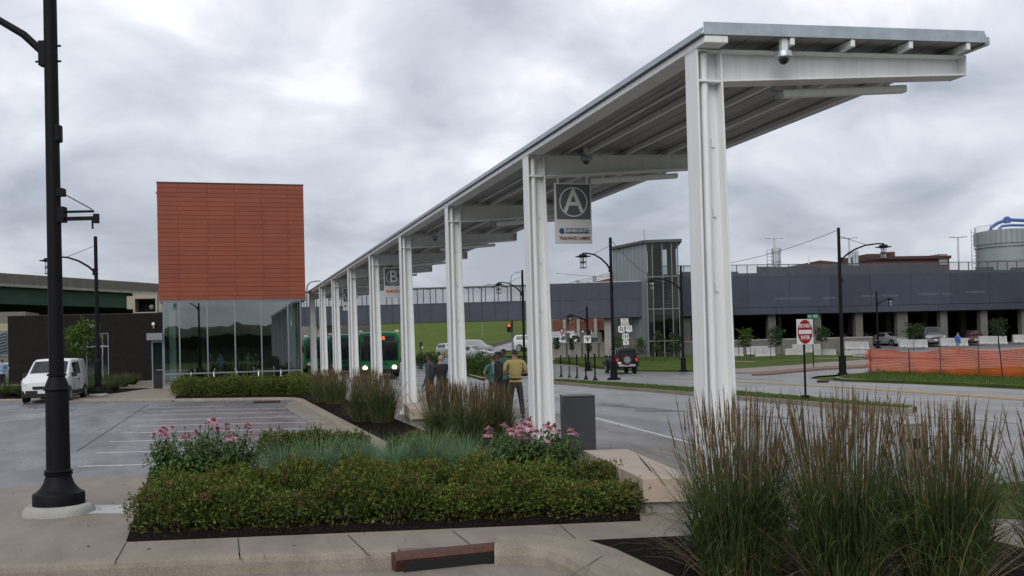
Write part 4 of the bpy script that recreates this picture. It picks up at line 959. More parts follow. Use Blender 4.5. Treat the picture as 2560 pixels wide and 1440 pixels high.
# ------------------------------------------------------------------ what stands behind the garage
def skyline():
    f = Fac(1800, 160, 2400, 165); t = thing('brick_works', 'red brown brick factory roofline rising behind the garage screen', 'building', f.w(0, 0), f.ang)
    mb = mat('works_brick', (.085, .032, .026), .8, var=.15, scale=.5); mc = mat('works_cornice', (.06, .025, .022), .7)
    zl = f.z(2000, 655); z1 = f.z(2280, 648)
    MB().box(f.u(2190), f.u(2378), 0, 20, 0, z1).build('main_block', mb, t); MB().box(f.u(2188), f.u(2380), -.4, 20.4, z1, z1 + .5).build('cornice', mc, t)
    a, b = f.u(2032), f.u(2189); MB().hexa([(a, 1, 0), (b, 1, 0), (b, 20, 0), (a, 20, 0), (a + 2, 1, zl + .3), (b, 1, z1 - .8), (b, 20, z1 - .8), (a + 2, 20, zl + .3)]).build('low_block', mb, t)
    MB().box(f.u(2195), f.u(2252), 3, 14, z1 + .5, f.z(2220, 634, 3)).build('penthouse', mat('penthouse_brick', (.075, .045, .035), .8), t)
    MB().box(f.u(2246), f.u(2258), 2, 4, z1 + .5, f.z(2250, 629, 2)).build('chimney', mb, t)
    MB().box(f.u(2351), f.u(2372), -.2, 6, z1 - 1, f.z(2360, 635)).build('vent_house', M_conc, t)
    for (px, py) in ((2052, 650), (2375, 648)): MB().tube([(f.u(px), 4, zl), (f.u(px), 4, f.z(px, py) + 1)], .12, 6).build('vent_pipe', M_white, t)
    def stack(px0, px1, y0, lab, extra):
        g = Fac(px0, 130, px1, 130); w = g.u(px1); s = thing('steel_stack', lab, 'stack', g.w(w / 2, 0), g.ang)
        zt = g.z(px0, y0); zc = g.z(px0, y0 + (660 - y0) * .32)
        MB().lathe([(w * .42, 0), (w * .42, zc), (w * .5, zc + .01), (w * .5, zt), (w * .3, zt + .1)], n=18).build('shaft', M_galv, s, True)
        if extra:
            l = MB()
            for k in range(6): l.box(-w * 1.05, -w * .45, -.1, 0, zc - 1.8 + k * .45, zc - 1.75 + k * .45)
            l.box(-w * 1.05, -w * 1.0, -.1, 0, zc - 2.5, zc + .4); l.box(-w * .55, -w * .5, -.1, 0, zc - 2.5, zc + .4); l.build('ladder', M_alu, s)
        MB().lathe([(w * .46, zc - 1.2), (w * .46, zc - 1.05)], n=18).build('band', M_alu, s)
    stack(1936, 1958, 621, 'steel stack with a caged ladder above the left end of the garage', True)
    for k, px in enumerate((2126, 2137, 2144)): stack(px, px + 7, 628 if k != 1 else 631, f'thin pale steel stack behind the right street lamp, {ORD[k]} of three from its pole', False)
    def tee(px, y, lab):
        g = Fac(px, 122, px + 40, 122); s = thing('roof_light_pole', lab, 'light', g.w(0, 0, 8), g.ang, 'T shaped light poles on the garage roof'); zt = g.z(px, y) - 8
        MB().tube([(0, 0, -.5), (0, 0, zt)], .11, 8).build('pole', M_steel, s, True)
        MB().hexa([(-.55, -.2, zt), (.55, -.2, zt), (.55, .2, zt), (-.55, .2, zt), (-.55, -.2, zt + .06), (.55, -.2, zt + .06), (.55, .2, zt + .06), (-.55, .2, zt + .06)]).box(-1.1, -.4, -.18, .18, zt + .05, zt + .13).box(.4, 1.1, -.18, .18, zt + .05, zt + .13).build('lamp_head', M_steel, s, bevel=.02)
    tee(1943, 597, 'T shaped light pole on the garage roof in front of the laddered stack')
    tee(2130, 596, 'T shaped light pole on the garage roof by the three thin stacks')
    tee(2403, 594, 'T shaped light pole on the garage roof between the brick works and the silo')
    g = Fac(2487, 150, 2640, 150); R = g.u(2640) / 2; s = thing('silo', 'grey steel silo with a ribbed top ring and ladder behind the garage', 'silo', g.w(R, R), g.ang)
    zt, zr, zq = g.z(2500, 573), g.z(2500, 606), g.z(2500, 630)
    ms = mat('silo_steel', (.26, .29, .31), .5, metal=.2, var=.08, scale=.4)
    MB().lathe([(R * .97, 0), (R * .97, zr)], n=40).build('drum', ms, s, True)
    rg = MB().lathe([(R, zr), (R, zt), (R * .8, zt + .2)], n=40)
    for k in range(40): a = 2 * PI * k / 40; rg.box(R * 1.0 * math.cos(a) - .06, R * math.cos(a) + .06, R * math.sin(a) - .08, R * math.sin(a) + .08, zr, zt)
    rg.build('top_ring', ms, s)
    MB().lathe([(R * 1.01, zr - .5), (R * 1.01, zr - .35)], n=40).lathe([(R * .985, zq - 1.2), (R * .985, zq - 1.1)], n=40).build('hoop', M_alu, s)
    ld = MB(); 
    for k in range(16): ld.box(-R - .9, -R - .2, -.06, .06, zr - 7 + k * .6, zr - 6.93 + k * .6)
    ld.box(-R - .9, -R - .84, -.06, .06, zr - 8, zt + .6); ld.box(-R - .26, -R - .2, -.06, .06, zr - 8, zt + .6); ld.build('ladder', M_steel, s)
    rl = MB()
    for k in range(14): a = PI * .8 + k * .1; rl.tube([(R * math.cos(a) * .98, R * math.sin(a) * .98, zt), (R * math.cos(a) * .98, R * math.sin(a) * .98, zt + .9)], .03, 4)
    rl.tube([(R * math.cos(PI * .8 + k * .1) * .98, R * math.sin(PI * .8 + k * .1) * .98, zt + .9) for k in range(14)], .03, 4); rl.build('guard_rail', M_steel, s)
    mbp = mat('blue_pipe', (.06, .12, .35), .45, var=.06)
    MB().tube([(-R * .75, -R * .4, zt), (-R * .7, -R * .4, zt + .6), (-R * .5, -R * .4, zt + 1.2), (-R * .2, -R * .4, zt + 1.7), (R * .5, -R * .4, zt + 1.5)], .26, 10).tube([(-R * .55, -R * .5, zt), (-R * .4, -R * .5, zt + .7), (-R * .1, -R * .5, zt + .8), (R * .5, -R * .5, zt + .7)], .2, 10).lathe([(.5, zt + 1.2), (.5, zt + 2.0), (.2, zt + 2.2)], (-R * .18, -R * .4, 0), 12).build('blue_pipework', mbp, s, True)
skyline()
# wood behind the photographer, mirrored in the pavilion glass
def rear_wood():
    mb = MB(); r = random.Random(4); n = 300; vs = []
    for j in range(5):
        for i in range(n + 1):
            x = -90 + 180 * i / n; h = [-.3, 2.4, 4.8, 6.8, 6.8][j] * (.92 + .10 * noise.noise(Vector((x * .12, j * .4, 3))) + .14 * noise.noise(Vector((x * .55, j, 3))) + .10 * noise.noise(Vector((x * 1.7, j * 2, 3)))) ; y = -70 - [0, 1.5, -1, 2.5, 10][j] + 2.2 * noise.noise(Vector((x * .3, j, 1))) + .9 * noise.noise(Vector((x * 1.4, j * 3, 1)))
            vs.append((x, y, h))
    mb.add(vs, [(j * (n + 1) + i + 1, j * (n + 1) + i, (j + 1) * (n + 1) + i, (j + 1) * (n + 1) + i + 1) for j in range(4) for i in range(n)])
    o = mb.build('distant_wood', mat('dark_wood', (.018, .026, .012), .9, col2=(.075, .095, .045), scale=.8), smooth=True)
    tag(o, 'dark belt of trees mirrored in the pavilion glass', 'wood', kind='stuff')
rear_wood()
# ------------------------------------------------------------------ street lamps
def street_lamp(lab, p, rot, H=7.65, bell=False, bracket=False, reach=2.2, box_side=1, sleeve=1.0):
    t = thing('street_lamp', lab, 'street lamp', p, rot, 'black street lamps with curved arms')
    k = H / 7.65; za = 5.95 * k
    z0 = .12 if bell else .0
    if bell:
        MB().lathe([(.44, 0), (.43, .05), (.40, .10), (.37, .12)], n=36).build('footing', M_plinth, t, True)
        MB().lathe([(.315, .12), (.315, .25), (.305, .27), (.29, .275), (.27, .285), (.225, .33), (.185, .39), (.162, .46), (.155, .49)], n=32).build('base', M_black, t, True)
        sl = [(.155, .49), (.172, .50), (.175, .515), (.158, .525), (.172, .535), (.175, .55), (.158, .56), (.146, .57), (.142, 1.0), (.141, 1.58), (.16, 1.59), (.165, 1.60), (.15, 1.62), (.148, 1.63), (.128, 1.69), (.105, 1.75), (.098, 1.77), (.118, 1.775), (.118, 1.80), (.092, 1.81)]
        MB().lathe(sl, n=28).build('sleeve', M_black, t, True)
    else:
        MB().box(-.27, .27, -.27, .27, 0, .09).box(-.22, .22, -.22, .22, .09, .14).build('base', M_black, t, bevel=.01)
        MB().lathe([(.19, .14), (.185, sleeve * k - .06), (.20, sleeve * k - .05), (.20, sleeve * k), (.12, sleeve * k + .03)], n=12).build('sleeve', M_black, t, True)
        z0 = .14
    MB().lathe([(.094, 1.7 if bell else sleeve * k), (.088, 4 * k), (.080, H), (.03, H + .02)], n=20).build('pole', M_black, t, True)
    A = [(.07, 0, za - .0), (.35, 0, za + .27 * k), (.8, 0, za + .55 * k), (1.3, 0, za + .73 * k), (reach - .25, 0, za + .79 * k), (reach, 0, za + .76 * k)]
    arm = MB().tube(A, [.05, .05, .046, .042, .038, .036], 10).box(.05, .14, -.06, .06, za - .15, za + .17)
    arm.lathe([(.02, -.07), (.06, -.03), (.065, .02), (.03, .06)], (reach, 0, za + .74 * k), 10)
    for zz in (za - .09, za + .11): arm.tube([(-.13, 0, zz), (.2, 0, zz)], .014, 6)
    arm.build('arm', M_black, t, True)
    MB().tube([(.07, 0, 7.2 * k), (1.35, 0, za + .76 * k)], .012, 5).build('tie_rod', M_black, t, True)
    zl = za + .66 * k
    l = MB().lathe([(.06, zl + .06), (.2, zl + .05), (.22, zl - .02), (.41, zl - .05), (.41, zl - .075), (.2, zl - .075), (.19, zl - .12)], (reach, 0, 0), 24)
    lum = l.build('luminaire', M_black, t, True)
    c = MB(); zb_ = zl - .68
    for q in range(4):
        a = PI / 4 + q * PI / 2; c.tube([(reach + .155 * math.cos(a), .155 * math.sin(a), zl - .1), (reach + .155 * math.cos(a), .155 * math.sin(a), zb_)], .013, 5)
    for zz in (zb_, zl - .36, zl - .42): c.lathe([(.15, zz), (.175, zz), (.175, zz + .03), (.15, zz + .03)], (reach, 0, 0), 20)
    c.build('cage', M_black, lum)
    MB().lathe([(.125, zl - .1), (.125, zb_ + .04)], (reach, 0, 0), 20).build('lamp_glass', M_lampglass, lum, True)
    MB().lathe([(.02, zl - .1), (.05, zl - .2), (.055, zl - .38), (.02, zl - .45)], (reach, 0, 0), 10).build('bulb', M_hl, lum, True)
    MB().box(.06 * box_side - .06, .06 * box_side + .09, -.06, .06, 4.80 * k, 5.03 * k).build('control_box', M_black, t, bevel=.025) if box_side else None
    if bracket:     # banner bracket on the side away from the arm
        b = MB().box(-.15, -.05, -.06, .06, 3.76, 3.96).box(-.14, -.06, -.06, .06, 4.10, 4.20).box(-.56, -.1, -.015, .015, 3.78, 3.83).box(-.52, -.1, -.012, .012, 3.88, 3.91)
        b.tube([(-.1, 0, 4.15), (-.5, 0, 3.92)], .007, 5).tube([(-.5, 0, 3.80), (-.5, 0, 3.69)], .012, 6).lathe([(.02, 3.67), (.012, 3.69)], (-.5, 0, 0), 6).box(-.58, -.52, -.03, .03, 3.74, 3.86)
        b.build('banner_bracket', M_black, t)
    return t
LEFT = HEAD + PI
street_lamp('tall black street lamp nearest the camera, with bell base on a round concrete footing', at(148, 1283), LEFT, 7.65, True, True, box_side=-1)
street_lamp('black street lamp with curved arm standing at the corner beside the white van', at(246, 990, .02), LEFT, 7.42, True, False, box_side=0)
street_lamp('black street lamp on the grass island directly before the parked black off-roader', tg(1535, 950), LEFT + .75, 7.7, False, reach=2.2, box_side=-1)
street_lamp('black street lamp seen right behind the man in the yellow shirt', tg(1312, 940), LEFT + .7, 7.55, False, box_side=0)
street_lamp('black street lamp on the lawn just left of the first canopy column', tg(1709, 930), LEFT + .2, 7.6, False, box_side=0)
street_lamp('black street lamp on the verge at the end of the orange netting', tg(2107, 938), HEAD - .25, 7.75, False, box_side=1)
def plus(p, z): p = Vector(p); p.z = z; return p
q = pd(1471, 920, 80); street_lamp('small distant black street lamp behind the five black bollards', plus(q, -.4), LEFT + .3, 5.1, False, box_side=0, reach=1.5)
q = pd(2195, 866, 95); street_lamp('thin distant black street lamp in front of the garage screen', plus(q, .55), HEAD - .2, 5.4, False, box_side=0, reach=1.2)
def cable(a, b, sag, lab):
    a, b = Vector(a), Vector(b); P = [a.lerp(b, i / 12) + Vector((0, 0, -sag * 4 * (i / 12) * (1 - i / 12))) for i in range(13)]; o = P[0].copy()
    tag(MB().tube([p - o for p in P], .014, 5).build('overhead_cable', M_black, None, True, loc=o), lab, 'cable')
ra, rb2 = tg(2107, 938), tg(1709, 930)
cable(ra + Vector((0, 0, 7.65)), rb2 + Vector((0, 0, 7.5)), .5, 'thin overhead cable strung left from the lamp by the orange netting')
cable(tg(1535, 950) + Vector((0, 0, 7.6)), pd(1624, 690, 94), .2, 'thin overhead cable slanting from the lamp before the off-roader to the stair tower')
cable(pd(1390, 683, 90), pd(1535, 690, 88), .1, 'thin level overhead cable above the footbridge left of the stair tower')
# ------------------------------------------------------------------ small things on the ground
def utility_cover():
    P = [at(216, 1286), at(312, 1286), at(336, 1264), at(236, 1264)]; o = P[0].copy()
    t = thing('utility_cover', 'pale grey square utility cover set in the paving beside the lamp footing', 'cover', o)
    P = [p - o for p in P]; q = [p * .9 + (sum(P, Vector()) / 4) * .1 for p in P]
    MB().hexa([(p.x, p.y, .002) for p in P] + [(p.x, p.y, .010) for p in P]).build('frame', M_plinth, t)
    l = MB().hexa([(p.x, p.y, .011) for p in q] + [(p.x, p.y, .016) for p in q]); l.build('lid', mat('cover_lid', (.40, .41, .40), .7, var=.12, scale=9), t)
    c = sum(P, Vector()) / 4
    for s in (-.12, .12): MB().lathe([(.02, .016), (.02, .019)], (c.x + s, c.y + s * .3, 0), 8).build('bolt', M_rust, t)
utility_cover()
def inlet(a, b, h, lab, gr=True):
    a, b = Vector(a), Vector(b); d = (b - a); Ln = d.length; ang = math.atan2(d.y, d.x)
    t = thing('storm_inlet', lab, 'drain', a, ang)
    n = 10; prof = [(.02, -h), (-.015, -h * .55), (-.035, -h * .25), (-.03, -.03), (-.005, .004), (.05, .014), (.13, .014), (.17, .0), (.17, -h)]
    m = MB(); vs = [(x, y, z) for x in (0, Ln) for y, z in prof]; k = len(prof)
    m.add(vs, [(i, i + 1, k + i + 1, k + i) for i in range(k - 1)] + [tuple(range(k)), tuple(range(2 * k - 1, k - 1, -1))]); m.build('hood', M_rust, t, True, recalc=True)
    MB().hexa([(.07, -.044, -h), (Ln - .07, -.044, -h), (Ln - .07, -.02, -h), (.07, -.02, -h), (.09, -.048, -h * .36), (Ln - .09, -.048, -h * .36), (Ln - .09, -.02, -h * .36), (.09, -.02, -h * .36)]).build('mouth', M_dark, t)
    if gr:
        g = MB(); x = .05
        while x < Ln - .05: g.box(x, x + .03, -.46, -.075, -h - .03, -h + .002); x += .075
        g.box(0, Ln, -.50, -.46, -h - .03, -h + .004).box(0, Ln, -.115, -.075, -h - .03, -h + .004); g.build('grate', M_rust, t)
inlet(at(988, 1390, -.005), at(1248, 1364, -.005), .165, 'rusty cast iron storm drain inlet set in the front kerb')
inlet(at(634, 1003, .02), at(698, 1001.5, .02), .10, 'rusty storm drain inlet in the far kerb of the empty parking bays', False)
inlet(tg(2042, 951), tg(2068, 951), .10, 'rusty storm drain inlet in the kerb below the lamp by the orange netting', False)
def pedestal():
    p = at(2286, 1190); t = thing('service_pedestal', 'grey service pedestal half hidden behind the big reed grass at lower right', 'post', p, HEAD); 
    MB().box(-.16, .16, -.12, .12, 0, .74).build('housing', mat('pedestal_grey', (.20, .185, .165), .6, var=.08), t, bevel=.015); MB().box(-.17, .17, -.13, .13, .742, .77).build('cap', M_alu, t, bevel=.006); MB().box(-.05, .05, -.125, -.121, .40, .55).build('plate', M_sblack, t)
pedestal()
def bollard(px, py, i):
    p = tg(px, py); t = thing('bollard', f'slim black steel bollard, {ORD[i]} of five from the railing side', 'bollard', p, 0, 'slim black bollards behind the railing')
    MB().lathe([(.045, .1), (.042, 1.4), (.05, 1.41), (.05, 1.44), (.02, 1.46)], n=10).build('post', M_black, t, True)
    MB().lathe([(.15, 0), (.14, .04), (.09, .1), (.06, .2), (.046, .22)], n=12).build('foot', M_black, t, True)
for i, (px, py) in enumerate(((1403, 943), (1424, 944), (1443, 946), (1465, 949), (1488, 951))): bollard(px, py, i)
def railing():
    a, b = tg(1372, 950), tg(1446, 957); d = b - a; t = thing('steel_railing', 'low grey steel railing beside the slim black bollards', 'railing', a, math.atan2(d.y, d.x)); Ln = Vector((d.x, d.y)).length
    MB().tube([(0, 0, .88), (Ln, 0, .88)], .028, 8).build('top_rail', M_alu, t, True)
    for k in range(5): x = Ln * k / 4; MB().tube([(x, 0, 0), (x, 0, .87)], .024, 8).build('post', M_alu, t, True)
railing()
# ------------------------------------------------------------------ signs
def post_(t, h, r=.04, m=None, z=0): return MB().tube([(0, 0, z), (0, 0, h)], r, 8).build('post', m or M_black, t, True)
def do_not_enter():
    p = tg(2014, 997, .03); t = thing('road_sign', 'white and red DO NOT ENTER sign on a black post at the island tip', 'sign', p, R_(18))
    zt = pd(2012, 798, depth(p.x, p.y)).z - p.z; zb_ = pd(2012, 861, depth(p.x, p.y)).z - p.z; h = zt - zb_; w = .78; c = (zt + zb_) / 2
    post_(t, zb_ + h * .95, .035); MB().box(-.09, .09, -.09, .09, 0, .12).build('foot', M_black, t, bevel=.02)
    MB().box(-w / 2, w / 2, -.055, -.045, zb_, zt).build('board', M_swhite, t, bevel=.004)
    n = 40; e = MB(); e.prism([(.455 * w * math.cos(2 * PI * k / n), 0, c + .475 * h * math.sin(2 * PI * k / n)) for k in range(n)], (0, -.056, 0), (0, -.060, 0)); e.build('red_disc', M_sred, t, recalc=True)
    MB().box(-w * .39, w * .39, -.066, -.0605, c - .085 * h, c + .075 * h).build('white_bar', M_swhite, t)
    text_mesh('DO NOT', .165, 'lettering', M_swhite, t, (0, -.063, c + .235 * h), wide=.86, bold=.004); text_mesh('ENTER', .165, 'lettering', M_swhite, t, (0, -.063, c - .235 * h), wide=.86, bold=.004)
do_not_enter()
def stop_back():
    p = tg(2034, 919); D = depth(p.x, p.y); t = thing('stop_sign', 'back of a stop sign under green street name blades, behind the DO NOT ENTER sign', 'sign', p, HEAD + R_(62))
    zc = pd(2034, 826, D).z - p.z; zt = pd(2034, 783, D).z - p.z; post_(t, zt - .15, .035)
    MB().lathe([(.03, 0), (.05, .03), (.02, .12)], (0, 0, zt - .15), 8).build('finial', M_black, t)
    MB().prism([(.42 * math.cos(PI / 8 + k * PI / 4), 0, zc + .42 * math.sin(PI / 8 + k * PI / 4)) for k in range(8)], (0, .04, 0), (0, .05, 0)).build('board', M_swhite, t, recalc=True)
    for nm, py, rot, txt, w, off in (('street_blade', 791, -R_(62), 'E 10TH ST', .72, .05), ('street_blade', 802, R_(4), 'WHITE', .6, 0)):
        z = pd(2034, py, D).z - p.z; b = MB().box(-w / 2 + off, w / 2 + off, -.012, .012, z - .13, z + .13).build(nm, M_sgreen, t); b.rotation_euler.z = rot
        if txt[0] == 'E': text_mesh(txt, .19, 'lettering', M_swhite, b, (off, -.014, z), wide=.7)
stop_back()
def route_signs():
    D = 86; c = pd(1563, 870, D); p = plus(c, T(c.x, c.y)); t = thing('route_sign', 'highway route marker sign with shields 52, 61 and 151 above the black off-roader', 'sign', p, HEAD)
    def X(px): return (px - 1563) / FPX * D
    def Z(py): return pd(1563, py, D).z - p.z
    for x in (-.02,): MB().box(x - .03, x + .03, 0, .05, 0, Z(797)).build('post', M_alu, t)
    def plate(x0, x1, y0, y1, nm, txt, sz, wd=.85):
        b = MB().box(X(x0), X(x1), -.03, -.02, Z(y1), Z(y0)).build(nm, M_swhite, t); text_mesh(txt, sz, 'lettering', M_sblack, b, ((X(x0) + X(x1)) / 2, -.033, (Z(y0) + Z(y1)) / 2), wide=wd, bold=.006)
    plate(1553.5, 1572.5, 796, 806, 'to_plate', 'TO', .3); plate(1554, 1574, 807, 815.5, 'direction_plate', 'SOUTH', .2)
    def shield(cx, y0, y1, txt, sz, w):
        z0, z1 = Z(y1), Z(y0); x = X(cx); h = z1 - z0; hw = w / 2
        pts = [(0, .0), (.28, .06), (.44, .16), (.5, .32), (.44, .5), (.42, .62), (.46, .78), (.36, .98), (.2, .93), (0, .98)]
        poly = [(x + u * w, 0, z0 + v * h) for u, v in pts] + [(x - u * w, 0, z0 + v * h) for u, v in pts[-2:0:-1]]
        bk = MB().prism([(x + (q[0] - x) * 1.07, 0, z0 + h / 2 + (q[2] - z0 - h / 2) * 1.07) for q in poly], (0, -.02, 0), (0, -.025, 0)).build('shield', M_sblack, t, recalc=True)
        MB().prism(poly, (0, -.026, 0), (0, -.03, 0)).build('shield_face', M_swhite, bk, recalc=True); text_mesh(txt, sz, 'lettering', M_sblack, bk, (x, -.033, z0 + h * .52), wide=.8, bold=.012)
    shield(1554.5, 814, 832, '52', .42, .60); shield(1573.5, 813, 831, '61', .42, .60); shield(1564.5, 833, 850, '151', .40, .62)
    b = MB().box(X(1558), X(1572), -.03, -.02, Z(862), Z(851)).build('arrow_plate', M_swhite, t)
    x, z = X(1565), Z(856.5); MB().prism([(x - .03, 0, z - .13), (x + .03, 0, z - .13), (x + .03, 0, z), (x + .1, 0, z), (x, 0, z + .13), (x - .1, 0, z), (x - .03, 0, z)], (0, -.031, 0), (0, -.034, 0)).build('arrow', M_sblack, b, recalc=True)
route_signs()
def lane_sign():
    D = 79; c = pd(1469, 870, D); p = plus(c, T(c.x, c.y)); t = thing('lane_sign', 'white lane use sign with two black arrows behind the bollards', 'sign', p, HEAD)
    Z = lambda py: pd(1469, py, D).z - p.z; w = 18 / FPX * D; post_(t, Z(840), .04, z=-.1)
    b = MB().box(-w / 2, w / 2, -.06, -.05, Z(857.5), Z(839)).build('board', M_swhite, t); z0 = Z(853); h = Z(841) - z0
    for s in (-1, 1):
        a = MB().tube([(s * .02, -.064, z0), (s * .03, -.064, z0 + h * .35), (s * .15, -.064, z0 + h * .65)], .028, 5).prism([(s * .15 - .07, 0, z0 + h * .62), (s * .15 + .08, 0, z0 + h * .55), (s * .15 + .06, 0, z0 + h * .98)], (0, -.062, 0), (0, -.067, 0)); a.build('arrow', M_sblack, b, recalc=True)
    MB().tube([(0, -.064, z0), (0, -.064, z0 + h * .7)], .025, 5).prism([(-.06, 0, z0 + h * .65), (.06, 0, z0 + h * .65), (0, 0, z0 + h)], (0, -.062, 0), (0, -.067, 0)).build('arrow', M_sblack, b, recalc=True)
lane_sign()
def yield_sign():
    D = 98; c = pd(1406, 880, D); p = plus(c, T(c.x, c.y)); t = thing('yield_sign', 'red bordered triangular yield sign under the footbridge', 'sign', p, HEAD); Z = lambda py: pd(1406, py, D).z - p.z
    post_(t, Z(824), .035, M_alu, -.1); z0, z1 = Z(838.5), Z(822); w = 7.6 / FPX * D
    MB().prism([(0, 0, z0), (w, 0, z1), (-w, 0, z1)], (0, -.05, 0), (0, -.056, 0)).build('border', M_sred, t, recalc=True)
    h = z1 - z0; MB().prism([(0, 0, z0 + h * .33), (w * .52, 0, z1 - h * .14), (-w * .52, 0, z1 - h * .14)], (0, -.057, 0), (0, -.061, 0)).build('face', M_swhite, t, recalc=True)
yield_sign()
def small_sign():
    D = 84; c = pd(1053, 885, D); p = plus(c, T(c.x, c.y)); t = thing('info_sign', 'small dark sign board on a post before the grassy hill, left of the third column', 'sign', p, HEAD); Z = lambda py: pd(1053, py, D).z - p.z
    post_(t, Z(853), .035, z=-.1); MB().box(-.13, .14, -.06, -.045, Z(871), Z(856)).build('board', M_sblack, t); MB().box(.06, .16, -.075, -.062, Z(871.5), Z(866)).build('sticker', M_swhite, t)
small_sign()
def traffic_signal():
    D = 100; c = pd(1282, 880, D); p = plus(c, T(c.x, c.y) + .15); t = thing('traffic_signal', 'traffic signal showing red on a tall grey pole with a curved lamp arm', 'traffic light', p, HEAD)
    Z = lambda py: pd(1281, py, D).z - p.z; X = lambda px: (px - 1282) / FPX * D
    MB().tube([(0, 0, -.4), (0, 0, Z(800)), (-.02, 0, Z(705))], [.12, .09, .07], 10).build('pole', M_alu, t, True)
    MB().tube([(-.02, 0, Z(710)), (0, 0, Z(692)), (.25, 0, Z(684)), (.62, 0, Z(681))], .045, 8).build('arm', M_alu, t, True)
    MB().hexa([(.5, -.1, Z(682.5)), (.95, -.12, Z(681.5)), (.95, .12, Z(681.5)), (.5, .1, Z(682.5)), (.5, -.1, Z(679)), (.9, -.1, Z(678.5)), (.9, .1, Z(678.5)), (.5, .1, Z(679))]).build('lamp_head', M_alu, t, bevel=.02)
    x = X(1274); h = MB().box(x - .2, x + .2, -.25, .05, Z(831), Z(810)).box(x + .2, 0, -.08, -.02, Z(821), Z(819)).build('signal_head', M_sblack, t, bevel=.03)
    for k, (m, ) in enumerate(((emis('signal_red', (1.0, .05, .02), 4.0),), (mat('amber_off', (.05, .03, .005), .3),), (mat('green_off', (.005, .04, .02), .3),))):
        z = Z(813.6 + k * 6.8); MB().lathe([(.125, -.262), (.11, -.255), (.11, -.24)], (x, 0, z), 16, 'y').build('lens', m, h)
        v = MB(); n = 10
        vs = [(x + r * math.cos(PI * q / n), y, z + r * math.sin(PI * q / n)) for y in (-.45, -.25) for r in (.14,) for q in range(n + 1)]
        v.add(vs, [(q, q + 1, n + 1 + q + 1, n + 1 + q) for q in range(n)]); v.build('visor', M_sblack, h)
    MB().box(X(1290), X(1301), -.3, 0, Z(878), Z(864)).build('cabinet', M_alu, t)
traffic_signal()
def far_pole(px, py, D, lab, s=1):
    c = pd(px, py, D); p = plus(c, .5); t = thing('road_light', lab, 'light', p, HEAD); zt = c.z - .5
    MB().tube([(0, 0, -.5), (0, 0, zt - 1.2), (.1 * s, 0, zt - .5), (.5 * s, 0, zt - .1), (1.3 * s, 0, zt)], .09, 8).build('pole', M_alu, t, True); MB().box(1.1 * s if s > 0 else -1.7, 1.7 if s > 0 else -1.1, -.15, .15, zt - .08, zt + .06).build('lamp_head', M_alu, t, bevel=.03)
far_pole(766, 703, 120, 'curved grey road light showing above the canopy end beside the terracotta box')
far_pole(1203, 711, 150, 'small grey road light rising above the footbridge')
# ------------------------------------------------------------------ concrete barriers
def barrier_mesh():
    prof = [(-.30, 0), (-.30, .08), (-.17, .27), (-.09, .80), (.09, .80), (.17, .27), (.30, .08), (.30, 0)]
    m = MB(); m.prism([(0, y, z) for y, z in prof[::-1]], (-1.5, 0, 0), (1.5, 0, 0)); return m
M_barr = ground_mat('barrier_concrete', (.50, .50, .49), (.40, .40, .39), .08, .8, stain=(.62, .38), spk=20)
def barriers():
    base = None; low = [(1846, 891, 22, 90), (1893, 887, 54, 91), (1912, 892, 50, 89.5), (1988, 893.5, 50, 89.5), (2015, 882, 70, 92), (2062, 895.5, 55, 89), (2139, 898, 56, 88.5)]
    up = [(2141, 874, 60, 98), (2282, 869, 70, 97), (2384, 865.5, 68, 97), (2481, 860.5, 70, 98), (2566, 857, 68, 98.5)]
    wh = ['at the very edge of the first canopy column', 'behind the sapling nearest the first column', 'between the two lawn saplings', 'just left of the DO NOT ENTER post', 'in the second row behind the DO NOT ENTER sign', 'between the DO NOT ENTER post and the right lamp', 'by the left end of the orange netting',
          'raised beside the right street lamp', 'between the garage pillar and the grey pickup', 'behind the walking man in blue', 'right of the dark red car', 'at the far right edge of the garage front']
    for k, (px, py, wpx, D) in enumerate(low + up):
        c = pd(px, py, D); z = c.z; L_ = wpx / FPX * D; r = random.Random(k)
        if base is None:
            t = thing('traffic_barrier', '', 'barrier', (0, 0, 0), 0, 'white concrete barriers before the garage'); barrier_mesh().build('block', M_barr, t, bevel=.015)
            b2 = MB()
            for x in (-1.0, 1.0): b2.box(x - .12, x + .12, -.31, .31, -.002, .05)
            b2.build('slot', M_dark, t); base = t; o = t
        else: o = dup(base, '', (0, 0, 0))
        o.location = c; o.rotation_euler = (0, R_(1.2 if k >= 7 else .4), HEAD + r.uniform(-.05, .05)); o.scale = (L_ / 3.0, 1, 1)
        o['label'] = f'white concrete traffic barrier {wh[k]}'
barriers()
